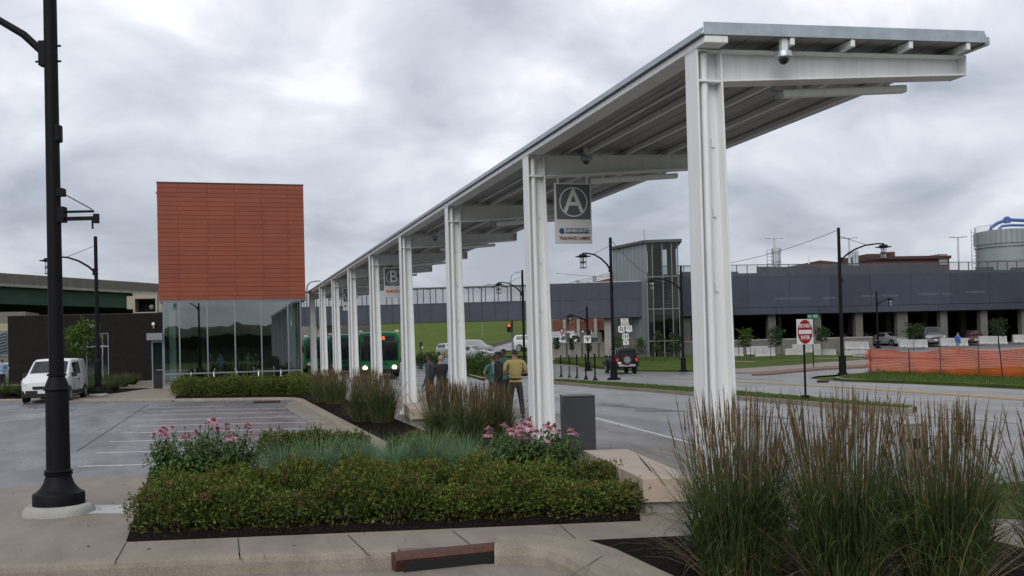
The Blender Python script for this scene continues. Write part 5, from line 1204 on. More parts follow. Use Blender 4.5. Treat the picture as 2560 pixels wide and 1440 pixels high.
# ------------------------------------------------------------------ orange safety netting
M_net = leafmat('orange_netting', (.90, .115, .03), (.80, .17, .03), .08, .4, 1.0, .5)
def netting():
    A, B = tg(2166, 934), tg(2660, 948); A.z = T(A.x, A.y); B = A + (B - A); B.z = T(B.x, B.y)
    d = B - A; ang = math.atan2(d.y, d.x); Ln = Vector((d.x, d.y)).length
    t = thing('safety_netting', 'sagging orange plastic safety netting on thin posts along the verge', 'fence', A, ang)
    net = MB(); n = 90; rows = 17
    def top(u): return 1.24 + .07 * math.sin(u * 1.1) + .05 * noise.noise(Vector((u * .9, 0, 0))) + .12 * max(0, min(1, (u - 4) / 8))
    def P(u, v):      # v 0..1
        zt = top(u); z = .02 + v * (zt - .02) + .03 * noise.noise(Vector((u * 1.3, v * 6, 2))) * (1 - abs(2 * v - 1) * .3)
        y = .10 * noise.noise(Vector((u * .8, v * 2.5, 5))) + .05 * math.sin(u * 2.3 + v * 3)
        if u < .35: z += 0; y += .1 * math.sin(v * 14)
        return (u + (.15 * noise.noise(Vector((v * 7, 0, 9))) if u < .3 else 0), y, z)
    for r_ in range(rows):
        v0 = r_ / rows; v1 = v0 + .60 / rows * (1 if r_ % 4 else 1.1)
        vs = [P(Ln * i / n, v) for i in range(n + 1) for v in (v0, v1)]
        net.add(vs, [(2 * i, 2 * i + 2, 2 * i + 3, 2 * i + 1) for i in range(n)])
    i = 0; u = 0
    while u < Ln:
        for q in range(12): net.add([P(u, q / 12), P(u + .018, q / 12), P(u + .018, (q + 1) / 12), P(u, (q + 1) / 12)], [(0, 1, 2, 3)])
        u += .085
    net.build('netting', M_net, t)
    for k, px in enumerate((2180, 2278, 2356, 2452, 2507, 2580)):
        u = (tg(px, 936) - A).length if px > 2170 else .2
        u = Ln * (px - 2166) / (2660 - 2166)
        # perspective-correct place along the run
        r = ray(px, 900); nn = Vector((-d.y, d.x, 0)).normalized(); tt = (A - CAM).dot(nn) / r.dot(nn); u = (CAM + r * tt - A).dot(d.normalized())
        h = (1.3, 1.35, 1.45, 1.75, 2.1, 1.4)[k]; ln_ = (.0, .0, .0, .02, .12, .1)[k]
        MB().tube([(u + ln_, -.12, -.1), (u - ln_, -.12, h)], .022, 6).build('post', M_black if k in (1, 4) else M_rust, t, True)
netting()
# ------------------------------------------------------------------ vehicles
def wheel(t, x, y, r, w, out):
    m = MB().lathe([(r * .6, -w / 2), (r * .95, -w / 2), (r, -w * .38), (r, w * .38), (r * .95, w / 2), (r * .6, w / 2)], (x, y, r), 24, 'y').build('wheel', M_tire, t, True)
    yy = y + out * (w / 2 - .02); k = MB().lathe([(r * .62, -.02), (r * .62, .03)], (x, yy, r), 20, 'y')
    for q in range(5):
        a = 2 * PI * q / 5 + .3; c, s = math.cos(a), math.sin(a); p = Vector((-s, 0, c)) * .045; dd = Vector((c, 0, s))
        o = Vector((x, yy + out * .035, r)); k.add([o + dd * .06 - p, o + dd * r * .58 - p, o + dd * r * .58 + p, o + dd * .06 + p], [(0, 1, 2, 3) if out < 0 else (3, 2, 1, 0)])
    k.build('rim', M_rim, m)
def car(name, lab, cat, p, heading, st, paint, wheels, wr=.32, group=None, side=(), shield=None, rear=None, lights=True, bumper=None, gl=None, plate=None, mirrors=None, grille=True):
    """st: stations front to rear (x, sill z, belt half-width, belt z, roof half-width, roof z)"""
    t = thing(name, lab, cat, p, heading, group); gl = gl or M_glassd
    def sec(s):
        x, zs, wb, zb_, wr_, zr = s
        h = [(wb * .93, zs), (wb, zs + (zb_ - zs) * .35), (wb, zb_ - .03), (wb * .985, zb_), (wr_, zr - .05), (wr_ * .93, zr), (wr_ * .5, zr + .018)]
        return [(x, y, z) for y, z in h] + [(x, 0, zr + .022)] + [(x, -y, z) for y, z in h[::-1]]
    m = MB(); S_ = [sec(s) for s in st]; k = len(S_[0])
    m.add([v for q in S_ for v in q], [(i * k + j, (i + 1) * k + j, (i + 1) * k + j + 1, i * k + j + 1) for i in range(len(S_) - 1) for j in range(k - 1)] + [(i * k, i * k + k - 1, (i + 1) * k + k - 1, (i + 1) * k) for i in range(len(S_) - 1)] + [tuple(range(k)), tuple((len(S_) - 1) * k + j for j in range(k - 1, -1, -1))])
    m.build('body', paint, t, True, recalc=True, bevel=.03)
    L3 = lambda a, b, f: Vector(a).lerp(Vector(b), f)
    def sidept(x, f):      # point on the side between belt and roof at length x, height fraction f
        for a, b in zip(range(len(st) - 1), range(1, len(st))):
            if st[a][0] >= x >= st[b][0]:
                q = (st[a][0] - x) / max(1e-6, st[a][0] - st[b][0]); return Vector(S_[a][3]).lerp(Vector(S_[b][3]), q).lerp(Vector(S_[a][4]).lerp(Vector(S_[b][4]), q), f)
    for (i, j, f0, f1, g0, g1) in side:      # side windows: stations i..j, height fraction f0..f1, part g0..g1 of that length
        for sgn in (1, -1):
            xa = st[i][0] + (st[j][0] - st[i][0]) * g0; xb = st[i][0] + (st[j][0] - st[i][0]) * g1; w = MB(); vs = []
            xs = sorted({xa, xb} | {q[0] for q in st if xb < q[0] < xa}, reverse=True)
            for x in xs:
                for f in (f0, f1): v = sidept(x, f); vs.append((v.x, (v.y + .012) * sgn, v.z + .003))
            w.add(vs, [(2 * q, 2 * q + 1, 2 * q + 3, 2 * q + 2) if sgn < 0 else (2 * q, 2 * q + 2, 2 * q + 3, 2 * q + 1) for q in range(len(xs) - 1)]); w.build('window', gl, t)
    def screen(i, j, nm, f0=.06, f1=.94):
        w = MB(); rows = []
        nrm = (Vector(S_[j][7]) - Vector(S_[i][7])).cross(Vector((0, 1, 0))).normalized(); nrm = nrm if nrm.z > 0 or abs(nrm.z) < .05 else -nrm
        if nm == 'windscreen' and nrm.x < 0: nrm = -nrm
        if nm == 'rear_window' and nrm.x > 0: nrm = -nrm
        for f in (f0, f1):
            rows.append([L3(S_[i][q], S_[j][q], f) * 1 for q in (4, 5, 6, 7, 8, 9, 10)])
        for rw in rows:
            for v in rw: v.y *= .93
        vs = [v + nrm * .014 for rw in rows for v in rw]; w.add(vs, [(q, q + 1, 8 + q, 7 + q) for q in range(6)]); w.build(nm, gl, t, True)
    if shield: screen(*shield, 'windscreen')
    if rear: screen(*rear, 'rear_window')
    x0 = st[0][0]; s0 = st[0]; s1 = st[1]
    tr = M_blackrub
    if bumper is not False:
        w0, w1, zb0, zb1 = s0[2], s1[2], s1[1] - .02, s1[1] + (.27 if bumper else .22)
        bf = MB(); vs = [(x, y, z) for z in (zb0, zb1) for x, y in ((x0 - .55, -w1 * 1.07), (x0 - .12, -w1 * 1.03), (x0 + .06, -w0 * .82), (x0 + .06, w0 * .82), (x0 - .12, w1 * 1.03), (x0 - .55, w1 * 1.07))]
        bf.add(vs, [(5, 4, 3, 2, 1, 0), (6, 7, 8, 9, 10, 11)] + [(q, (q + 1) % 6, 6 + (q + 1) % 6, 6 + q) for q in range(6)]); bf.build('front_bumper', bumper or paint, t, bevel=.02, recalc=True)
        xr = st[-1][0]; sr = st[-1]; MB().box(xr - .08, xr + .1, -sr[2] * .97, sr[2] * .97, sr[1] - .02, sr[1] + .22).build('rear_bumper', bumper or paint, t, bevel=.03)
    if grille:
        zg = s0[1] + (s0[3] - s0[1]) * .62; MB().box(x0 - .02, x0 + .015, -s0[2] * .55, s0[2] * .55, zg - .06, zg + .07).build('grille', M_blackrub, t)
    if lights:
        for sg in (1, -1):
            A_, B_ = Vector(S_[0][3]), Vector(S_[1][3]); A_.y *= .92; Q = [A_, B_, B_ - Vector((0, 0, .20)), A_ - Vector((0, 0, .13))]; A2 = A_.lerp(B_, .35)
            Q = [Vector((v.x + .022, (v.y + .016) * sg, v.z - .03)) for v in Q]; n_ = Vector((-.04, -.02 * sg, 0)); w = MB(); w.add(Q + [v + n_ for v in Q], [(0, 1, 2, 3), (7, 6, 5, 4), (0, 4, 5, 1), (1, 5, 6, 2), (2, 6, 7, 3), (3, 7, 4, 0)]); w.build('headlight', M_hl, t, recalc=True)
            xr = st[-1][0]; sr = st[-1]; MB().box(xr - .02, xr + .06, sg * sr[2] * .84 - .07, sg * sr[2] * .84 + .07, sr[3] - .22, sr[3] + .1).build('tail_light', M_tail, t)
    if plate: MB().box(x0 + .062, x0 + .08, -.17, .17, s0[1] + .10, s0[1] + .23).build('number_plate', M_plate, t)
    if mirrors:
        for sg in (1, -1): mx, mz, my = mirrors; MB().box(mx - .06, mx + .06, sg * my - .11 + sg * .1, sg * my + .11 + sg * .1, mz - .09, mz + .1).build('mirror', M_blackrub, t, bevel=.03)
    for x in wheels:
        for sg in (1, -1):
            y = sg * (max(s[2] for s in st) - .10)
            MB().lathe([(.02, -.015), (wr * 1.17, -.015), (wr * 1.17, .0), (.02, .0)], (x, sg * (max(s[2] for s in st) * 1.004), wr * 1.02), 24, 'y').build('wheel_arch', M_blackrub, t)
            wheel(t, x, y + sg * .03, wr, .21, sg)
    return t
VAN = [(2.20, .30, .70, .84, .66, .86), (2.06, .26, .85, .96, .81, 1.00), (1.66, .24, .905, 1.06, .84, 1.12), (1.28, .24, .915, 1.10, .85, 1.20), (.55, .24, .915, 1.12, .77, 1.76), (.2, .24, .915, 1.12, .775, 1.83), (-.7, .24, .915, 1.12, .78, 1.845), (-1.95, .26, .91, 1.12, .77, 1.82), (-2.16, .32, .88, 1.08, .76, 1.72), (-2.22, .36, .84, 1.0, .74, 1.5)]
SED = [(2.25, .28, .66, .58, .62, .60), (2.12, .22, .80, .68, .74, .72), (1.5, .2, .86, .80, .78, .88), (1.0, .2, .88, .90, .78, .97), (.3, .2, .88, .93, .62, 1.38), (-.3, .2, .88, .94, .62, 1.43), (-.9, .2, .88, .95, .62, 1.40), (-1.6, .22, .87, .97, .70, 1.08), (-2.15, .26, .82, .95, .70, 1.02), (-2.25, .32, .76, .86, .66, .90)]
SUV = [(2.3, .35, .74, .85, .70, .88), (2.2, .3, .88, .98, .82, 1.02), (1.3, .28, .93, 1.08, .84, 1.16), (.95, .28, .94, 1.12, .83, 1.22), (.4, .28, .94, 1.15, .70, 1.72), (-.5, .28, .94, 1.15, .71, 1.78), (-1.9, .3, .93, 1.16, .70, 1.74), (-2.25, .34, .88, 1.1, .66, 1.2)]
P_white = mat('white_car_paint', (.66, .67, .69), .22, var=.03, coat=.5)
P_silver = mat('silver_car_paint', (.36, .37, .38), .25, metal=.4, var=.04, coat=.5)
P_black = mat('black_car_paint', (.006, .006, .007), .35, var=.1, coat=.08, spec=.25)
P_dkred = mat('dark_red_car_paint', (.06, .012, .012), .25, var=.06, coat=.4)
P_grey = mat('grey_car_paint', (.14, .14, .145), .28, metal=.3, var=.05, coat=.4)
def towards(p, off=0.0):      # heading that points the nose at the camera, plus an offset
    return math.atan2(-p[1], -p[0]) + off
vc = at(122, 1007, -.06); van = None
p_ = pd(140, 1000, 44.6); p_.z = -.04
fx = [(3, 4, .10, .88, .12, .95), (4, 6, .10, .86, .1, .82)]
car('delivery_van', 'white compact delivery van parked beside the corner street lamp', 'van', p_, towards(p_, -.24), VAN, P_white, (1.38, -1.42), .32, side=[(4, 6, .08, .86, .02, .60), (4, 6, .08, .86, .63, .98)], shield=(3, 4), lights=True, bumper=M_blackrub, plate=True, mirrors=(.95, 1.16, .9))
vt = [o for o in bpy.data.objects if o.name == 'delivery_van'][0]
for sg in (1, -1):
    MB().box(-1.0, .95, sg * .925 - .012, sg * .925 + .012, .30, .46).build('side_trim', M_blackrub, vt)
    for x in (.62, -.42): MB().box(x - .008, x + .008, sg * .918 - .008, sg * .918 + .008, .48, 1.06).build('door_seam', M_dark, vt)
    MB().box(-.30, -.12, sg * .93 - .012, sg * .93 + .02, .90, .94).build('door_handle', M_blackrub, vt)
# off-roader on the street
def offroader():
    ST = [(2.0, .55, .70, 1.02, .66, 1.10), (1.9, .5, .74, 1.08, .70, 1.16), (.75, .48, .76, 1.14, .72, 1.22), (.6, .45, .77, 1.16, .72, 1.26), (.42, .45, .80, 1.18, .70, 1.80), (.3, .45, .80, 1.18, .70, 1.86), (-1.7, .45, .80, 1.18, .70, 1.86), (-1.84, .45, .80, 1.18, .71, 1.82), (-1.9, .5, .79, 1.15, .72, 1.6)]
    p = tg(1552, 933, ZR + .01); r = ray(1552, 900); h = math.atan2(r.y, r.x) + .24
    t = car('off_roader', 'black boxy off-roader with a tailgate spare wheel driving away on the street', 'car', p, h, ST, P_black, (1.3, -1.2), .39, side=[(5, 6, .12, .88, .03, .32), (5, 6, .12, .88, .36, .66), (5, 6, .12, .88, .70, .97)], shield=(3, 4), lights=False, bumper=False, grille=False, mirrors=(.6, 1.25, .82))
    for x in (1.3, -1.2):
        for s in (1, -1): MB().hexa([(x - .55, s * .78 - .0, .55), (x + .5, s * .78, .62), (x + .5, s * .98, .62), (x - .55, s * .98, .55), (x - .35, s * .78, .92), (x + .35, s * .78, .92), (x + .35, s * .97, .9), (x - .35, s * .97, .9)]).build('fender', M_blackrub, t, bevel=.03, recalc=True)
    MB().box(-1.935, -1.90, -.58, .58, 1.24, 1.72).build('rear_window', M_glassd, t, bevel=.02)
    sw = MB().lathe([(.2, -2.12), (.36, -2.13), (.39, -2.09), (.39, -1.97), (.36, -1.93), (.1, -1.93)], (0, 0.02, 1.02), 24, 'x').build('spare_wheel', M_tire, t, True)
    k = MB().lathe([(.235, -2.14), (.235, -2.10)], (0, .02, 1.02), 20, 'x')
    k.build('rim', M_rim, sw)
    hb = MB()
    for q in range(5):
        a = 2 * PI * q / 5; hb.lathe([(.05, -2.15), (.05, -2.142)], (0, .02 + .15 * math.sin(a), 1.02 + .15 * math.cos(a)), 10, 'x')
    hb.lathe([(.035, -2.155), (.035, -2.145)], (0, .02, 1.02), 10, 'x'); hb.build('rim_hole', M_blackrub, sw)
    MB().box(-2.06, -1.9, -.62, .62, .52, .70).build('rear_bumper', M_rim, t, bevel=.03)
    for s in (1, -1): MB().box(-2.0, -1.88, s * .70 - .07, s * .70 + .07, .92, 1.12).build('tail_light', emis('brake_lamp', (.6, .02, .02), .35) if 'brake_lamp' not in MATS else MATS['brake_lamp'], t)
    MB().box(-1.93, -1.9, .40, .68, .74, .88).build('number_plate', M_plate, t); MB().box(-1.8, 1.6, -.55, .55, .40, .5).build('underbody', M_blackrub, t)
offroader()
def bus(lab, p, head, txt, green, lit=True, L_=10.0, front_dark=False):
    t = thing('city_bus', lab, 'bus', p, head, 'green buses at the far platform'); W, H = 1.28, 2.86
    body = MB()
    st = [(0.0, 1.20, .40, 2.80), (-.08, 1.25, .34, 2.84), (-.3, 1.27, .32, 2.86), (-L_ + .3, 1.27, .34, 2.84), (-L_, 1.2, .5, 2.7)]
    def sec(x, w, z0, z1): return [(x, w, z0), (x, w, z1 - .35), (x, w - .05, z1 - .12), (x, w - .25, z1), (x, 0, z1 + .04), (x, -w + .25, z1), (x, -w + .05, z1 - .12), (x, -w, z1 - .35), (x, -w, z0)]
    k = 9; body.add([v for s in st for v in sec(*s)], [(i * k + j, (i + 1) * k + j, (i + 1) * k + (j + 1) % k, i * k + (j + 1) % k) for i in range(len(st) - 1) for j in range(k)] + [tuple(range(k)), tuple((len(st) - 1) * k + j for j in range(k - 1, -1, -1))])
    body.build('body', green, t, True, recalc=True)
    MB().hexa([(-.02, -1.13, 1.10), (-.02, 1.13, 1.10), (.03, 1.13, 1.10), (.03, -1.13, 1.10), (-.02, -1.13, 2.26), (-.02, 1.13, 2.26), (.015, 1.13, 2.26), (.015, -1.13, 2.26)]).build('windscreen', M_glassd, t, recalc=True)
    MB().box(.016, .04, -.03, .03, 1.11, 2.25).build('screen_divider', M_blackrub, t)
    d = MB().hexa([(-.02, -.95, 2.31), (-.02, .95, 2.31), (.02, .95, 2.31), (.02, -.95, 2.31), (-.02, -.95, 2.64), (-.02, .95, 2.64), (.015, .95, 2.64), (.015, -.95, 2.64)]).build('destination_panel', M_sblack, t, recalc=True)
    if txt: text_mesh(txt, .30, 'destination_text', emis('led_amber', (1.0, .16, .03), 2.2) if 'led_amber' not in MATS else MATS['led_amber'], d, (.024, .1, 2.475), (PI / 2, 0, PI / 2), wide=1.0)
    MB().box(-.08, .10, -1.2, 1.2, .28, .56).build('bumper', M_blackrub, t, bevel=.04)
    for s in (1, -1):
        MB().lathe([(.05, .0), (.14, .03), (.14, .06), (.05, .075)], (0, s * .90, .66), 16, 'x').build('headlight', emis('headlamp_on', (1.0, .90, .70), 4.0) if lit and 'headlamp_on' not in MATS else (MATS['headlamp_on'] if lit else M_hl), t, True)
        MB().box(.01, .05, s * 1.10 - .06, s * 1.10 + .06, .60, .72).build('indicator', M_sorange, t)
        mr = MB().tube([(-.05, s * 1.1, 2.3), (.25, s * 1.4, 2.2), (.28, s * 1.42, 2.05)], .025, 6).box(.2, .34, s * 1.42 - .1, s * 1.42 + .1, 1.6, 2.05).build('mirror', M_blackrub, t)
        MB().box(-L_ + .6, -1.5, s * 1.275 - .004, s * 1.275 + .006, 1.25, 2.15).build('side_window', M_glassd, t)
        for x in (-1.9, -L_ + 2.4): wheel(t, x, s * 1.12, .48, .28, s)
        MB().tube([(.04, s * .1, 1.2), (.05, s * .7, 1.26)], .014, 5).build('wiper', M_blackrub, t)
    MB().box(-1.1, -.3, 1.0, 1.25, 2.82, 2.98).box(-1.1, -.3, -1.25, -1.0, 2.82, 2.98).build('roof_pod', M_swhite, t, bevel=.04)
    MB().box(.012, .03, -.5, .5, .86, .93).build('badge_bar', M_sblack, t)
    # driver inside
    return t
P_green = mat('bus_green_paint', (.012, .165, .058), .3, var=.06, coat=.3)
P_green2 = mat('bus_teal_paint', (.010, .12, .065), .3, var=.06, coat=.3)
p_ = pd(950, 944, 62.0); p_.z = .0; bus('green city bus with lit headlamps and orange destination letters nearest under the canopy', p_, towards(p_, .03), 'BUS', P_green)
p_ = pd(868, 931, 71.0); p_.z = .0; bus('second green bus partly hidden behind the first bus', p_, towards(p_, .06), None, P_green2, False, 7.0)
p_ = pd(803, 925, 80.0); p_.z = .0; bus('third green bus farthest back beside the canopy end', p_, towards(p_, .05), None, P_green2, False, 7.0)
# cars standing in the garage and passing on the far roads
zf = .63
def gcar(px, py, D, nm, lab, cat, st, paint, off, sc=1.0, z=None, **kw):
    p = pd(px, py, D); p.z = zf if z is None else z
    t = car(nm, lab, cat, p, towards(p, off), st, paint, (1.35, -1.35), .32, **kw); t.scale = (sc, sc, sc); return t
sd = dict(side=[(4, 6, .1, .9, .05, .48), (4, 6, .1, .9, .52, .95)], shield=(3, 4), rear=(7, 6), plate=True)
gcar(2222, 858, 109, 'sedan', 'silver sedan parked in the garage beside the thin distant lamp', 'car', SED, P_silver, .75, **sd)
gcar(2172, 856, 111, 'sedan', 'grey sedan half hidden behind the garage pillar left of the silver sedan', 'car', SED, P_grey, .7, **sd)
gcar(2122, 856, 112, 'sedan', 'silver sedan in the dark garage bay beside the right street lamp', 'car', SED, P_silver, .5, **sd)
gcar(2332, 862, 105, 'pickup_truck', 'dark grey pickup with a broad chrome grille parked in the garage', 'truck', SUV, P_grey, .12, 1.06, side=[(4, 5, .1, .9, .1, .9)], shield=(3, 4), plate=True)
gcar(2432, 860, 106, 'sedan', 'dark red car parked between two white barriers in the garage', 'car', SED, P_dkred, .15, **sd)
gcar(1945, 855, 112, 'sedan', 'dark car parked in the garage behind the second lawn sapling', 'car', SED, P_grey, .8, **sd)
gcar(1868, 855, 112, 'sedan', 'silver grey car parked in the garage behind the first lawn sapling', 'car', SED, P_silver, -.5, **sd)
sv = dict(side=[(4, 6, .1, .9, .05, .45), (4, 6, .1, .9, .5, .95)], shield=(3, 4), plate=True)
gcar(1492, 862, 108, 'suv', 'dark estate car parked under the rust red ramp', 'car', SUV, P_black, 1.2, z=.5, **sv)
gcar(1436, 852, 118, 'pickup_truck', 'white pickup parked under the rust red ramp left of its columns', 'truck', SUV, P_white, .5, z=.9, **sv)
gcar(1186, 886, 109, 'panel_van', 'white panel van driving away at the foot of the grassy hill', 'van', VAN, P_white, PI - 1.0, .95, z=.62, side=[], shield=(3, 4), plate=False)
gcar(1124, 887, 109, 'pickup_truck', 'white pickup on the far road seen above the men in suits', 'truck', SUV, P_white, .5, .8, z=.62, **sv)
gcar(1180, 902, 98, 'sedan', 'silver car passing behind the island shrubs', 'car', SED, P_silver, 1.0, z=.35, **sd)
q_ = onhill(1332, 878); gcar(1332, 878, depth(q_.x, q_.y), 'suv', 'white car partly hidden behind the lamp by the yellow shirted man', 'car', SUV, P_white, 1.3, z=q_.z, **sv)
p_ = pd(20, 940, 74); p_.z = 0; car('sedan', 'white car parked past the black brick corner at the far left', 'car', p_, towards(p_, 2.2), SED, P_white, (1.35, -1.35), .32, **sd)
# ------------------------------------------------------------------ planting
LM_spirea = leafmat('spirea_leaf', (.038, .082, .016), (.17, .188, .033), .65, .35, 6.0)
LM_spirea_tip = mat('spirea_seed_head', (.12, .052, .026), .8, col2=(.21, .095, .045), scale=20, island=.4)
LM_cone = leafmat('coneflower_leaf', (.042, .095, .022), (.09, .16, .036), .4, .3, 4.0)
LM_stem = mat('green_stem', (.06, .085, .03), .6, island=.25)
LM_petal = leafmat('pink_petal', (.55, .22, .36), (.70, .42, .53), .2, .4, 9.0)
LM_cone_c = mat('cone_centre', (.11, .022, .012), .8, col2=(.20, .06, .02), scale=60)
LM_oat = leafmat('blue_grass_blade', (.095, .19, .095), (.19, .30, .16), .35, .3, 3.0)
LM_reed = leafmat('reed_blade', (.034, .060, .016), (.13, .165, .05), .65, .3, 2.0)
LM_straw = leafmat('straw_blade', (.20, .16, .08), (.33, .27, .15), .35, .3)
LM_plume = mat('reed_plume', (.080, .052, .027), .9, col2=(.185, .135, .072), scale=4, island=.55, spec=.15)
LM_tree = leafmat('sapling_leaf', (.045, .095, .018), (.095, .16, .03), .4, .35, 1.5)
LM_tree_d = leafmat('dark_sapling_leaf', (.022, .05, .016), (.05, .085, .025), .4, .3, 1.5)
LM_shrub = leafmat('shrub_leaf', (.04, .085, .015), (.085, .135, .025), .4, .3, 2.0)
M_bark = mat('bark', (.10, .08, .06), .9, var=.25, scale=14, bump=.4, bscale=40)
def rv3(r):
    while True:
        v = Vector((r.uniform(-1, 1), r.uniform(-1, 1), r.uniform(-1, 1)))
        if .05 < v.length < 1: return v
def leaf(mb, p, d, n, L_, W):
    d = d.normalized(); s = d.cross(n); s = s.normalized() if s.length > 1e-4 else d.orthogonal().normalized(); n = s.cross(d)
    m = p + d * L_ * .45 + n * (-L_ * .06); lf = n * W * .3
    mb.add([p, m + s * W * .5 + lf, p + d * L_ - n * L_ * .12, m - s * W * .5 + lf], [(0, 1, 2), (0, 2, 3)])
def blade(mb, p, ang, L_, W, lean, droop, seg=4, tw=0.0):
    """a grass blade: rises, leans out along ang and droops"""
    o = Vector((math.cos(ang), math.sin(ang), 0)); s = Vector((-math.sin(ang + tw), math.cos(ang + tw), 0)); vs = []; q = Vector(p); el = PI / 2 - lean
    for i in range(seg + 1):
        t = i / seg; w = W * (1 - t ** 2.2) * .5 + .0004; vs += [q - s * w, q + s * w]
        q = q + (o * math.cos(el) + Vector((0, 0, 1)) * math.sin(el)) * (L_ / seg); el -= droop / seg * (.5 + t)
    mb.add(vs, [(2 * i, 2 * i + 1, 2 * i + 3, 2 * i + 2) for i in range(seg)])
    return q
def shrub_parts(root, seed, rx, ry, h, n, ll, lw, lm, heads=0, hm=None, hs=.05, shell=.5, flat=.62, sprigs=0):
    """a lumpy mound of leaf faces on twigs; seed heads share the foliage mesh"""
    r = random.Random(seed); m = MB(); lob = [(rv3(r).normalized(), r.uniform(.1, .42)) for _ in range(14)]
    def surf(v):
        k = .78
        for c, a in lob: k += a * .62 * max(0, v.dot(c)) ** 7
        k += .16 * noise.noise(v * 4.5 + Vector((seed, 0, 0)))
        return k
    for _ in range(n):
        v = rv3(r).normalized(); v.z = abs(v.z) * 1.05 - .05; v.normalize()
        k = surf(v) * (1 - (1 - shell) * r.random() ** 2.4)
        p = Vector((v.x * rx * k, v.y * ry * k, .02 + max(0, v.z) ** flat * h * k)); d = (v * .7 + rv3(r) * .9 + Vector((0, 0, .45)))
        leaf(m, p, d, (v + rv3(r) * .7), ll * r.uniform(.6, 1.3), lw * r.uniform(.7, 1.25))
    for _ in range(sprigs):      # shoots that break out of the mound
        v = rv3(r).normalized(); v.z = abs(v.z) ** .5 * .85 + .2; v.normalize(); k = surf(v) * .93
        c = Vector((v.x * rx * k, v.y * ry * k, max(0, v.z) ** flat * h * k)); d = (v + rv3(r) * .5 + Vector((0, 0, .7))).normalized(); Lg = ll * r.uniform(1.6, 3.6)
        for q in range(11): leaf(m, c + d * Lg * q / 10, d * .7 + rv3(r), rv3(r) + Vector((0, 0, .6)), ll * r.uniform(.6, 1.1) * (1.1 - .05 * q), lw * r.uniform(.7, 1.1))
    m.cur = 1
    for _ in range(heads):
        v = rv3(r).normalized(); v.z = abs(v.z) ** .6 * .9 + .15; v.normalize(); k = surf(v) * 1.02
        c = Vector((v.x * rx * k, v.y * ry * k, v.z ** flat * h * k + .025)); up = (v + Vector((0, 0, .9))).normalized(); R = hs * r.uniform(.5, 1.1)
        for _ in range(16):
            q = rv3(r); q = (q - up * q.dot(up) * .7) * R; leaf(m, c + q, rv3(r) + up, rv3(r), R * .42, R * .38)
    m.build('foliage', [lm, hm or lm], root)
    st = MB()
    for _ in range(14):
        a = r.uniform(0, 2 * PI); e = Vector((math.cos(a) * rx * .6 * r.random(), math.sin(a) * ry * .6 * r.random(), h * r.uniform(.5, .8))); st.tube([(e.x * .2, e.y * .2, 0), e * .6, e], [.008, .005, .003], 4)
    st.build('stem', M_bark, root)
GS = 'low spirea shrubs in the flower bed'
def shrub_proto(seed, sc=1.0):
    t = thing('spirea_shrub', '', 'shrub', (0, 0, 0), 0, GS); shrub_parts(t, seed, .54, .54, .56, 2300, .058, .030, LM_spirea, 40, LM_spirea_tip, .05, shell=.4, sprigs=75); return t
SP = [shrub_proto(11), shrub_proto(12), shrub_proto(13)]; used_sp = [False] * 3
def put_spirea(k, p, lab, sc, rot, group=None):
    if not used_sp[k]:
        o = SP[k]; used_sp[k] = True; o.location = p; o.rotation_euler.z = rot; o['label'] = lab; o.scale = sc
        if group: o['group'] = group
    else: o = dup(SP[k], lab, p, rot, sc, group)
a, b = at(440, 1316), at(1528, 1276); rr = random.Random(21)
for i in range(9):
    p = a.lerp(b, i / 8); p.y += rr.uniform(-.05, .08); w_ = ('at the lamp post end', 'at the bench end')[i == 8] if i in (0, 8) else f'{ORD[i]} from the lamp post end'
    put_spirea(i % 3, p, f'spirea shrub in the front row of the bed, {w_}', (rr.uniform(.9, 1.1), .95, rr.uniform(.68, 1.02) * (.85 if i == 8 else 1)), rr.uniform(0, 6))
a, b = at(445, 1272), at(1500, 1240)
for i in range(8):
    p = a.lerp(b, i / 7); w_ = ('at the lamp post end', 'at the bench end')[i == 7] if i in (0, 7) else f'{ORD[i]} from the lamp post end'
    put_spirea((i + 1) % 3, p, f'spirea shrub in the second row of the bed, {w_}', (1.0, .95, rr.uniform(.82, 1.1) * (.85 if i == 7 else 1)), rr.uniform(0, 6))
for i, (px, py, s, lab) in enumerate(((705, 1162, .95, 'left of three behind the blue grass'), (780, 1160, 1.05, 'middle of three behind the blue grass'), (862, 1157, 1.0, 'right of three behind the blue grass'), (1030, 1150, 1.0, 'before the mulch strip'), (1095, 1140, .95, 'directly before the middle tall grass clump'))):
    put_spirea(i % 3, at(px, py), f'small spirea shrub with rusty seed heads, {lab}', (s, s, s * (1.05 if i < 3 else .8)), i * 1.3)
a, b = at(478, 990), at(800, 984); 
for i in range(9):
    p = a.lerp(b, i / 8); put_spirea(i % 3, p + Vector((0, rr.uniform(-.3, .3), 0)), f'spirea shrub in the front row of the pavilion hedge, {("at the left end", "at the canopy end")[i == 8] if i in (0, 8) else ORD[i] + " from the left end"}', (1.5, 1.5, 1.35), i * 1.7, 'spirea hedge before the pavilion')
a, b = at(470, 984), at(790, 979)
for i in range(7):
    p = a.lerp(b, i / 6); put_spirea((i + 1) % 3, p, f'spirea shrub in the back row of the pavilion hedge, {("at the left end", "at the canopy end")[i == 6] if i in (0, 6) else ORD[i] + " from the left end"}', (1.7, 1.6, 1.45), i * 2.1, 'spirea hedge before the pavilion')
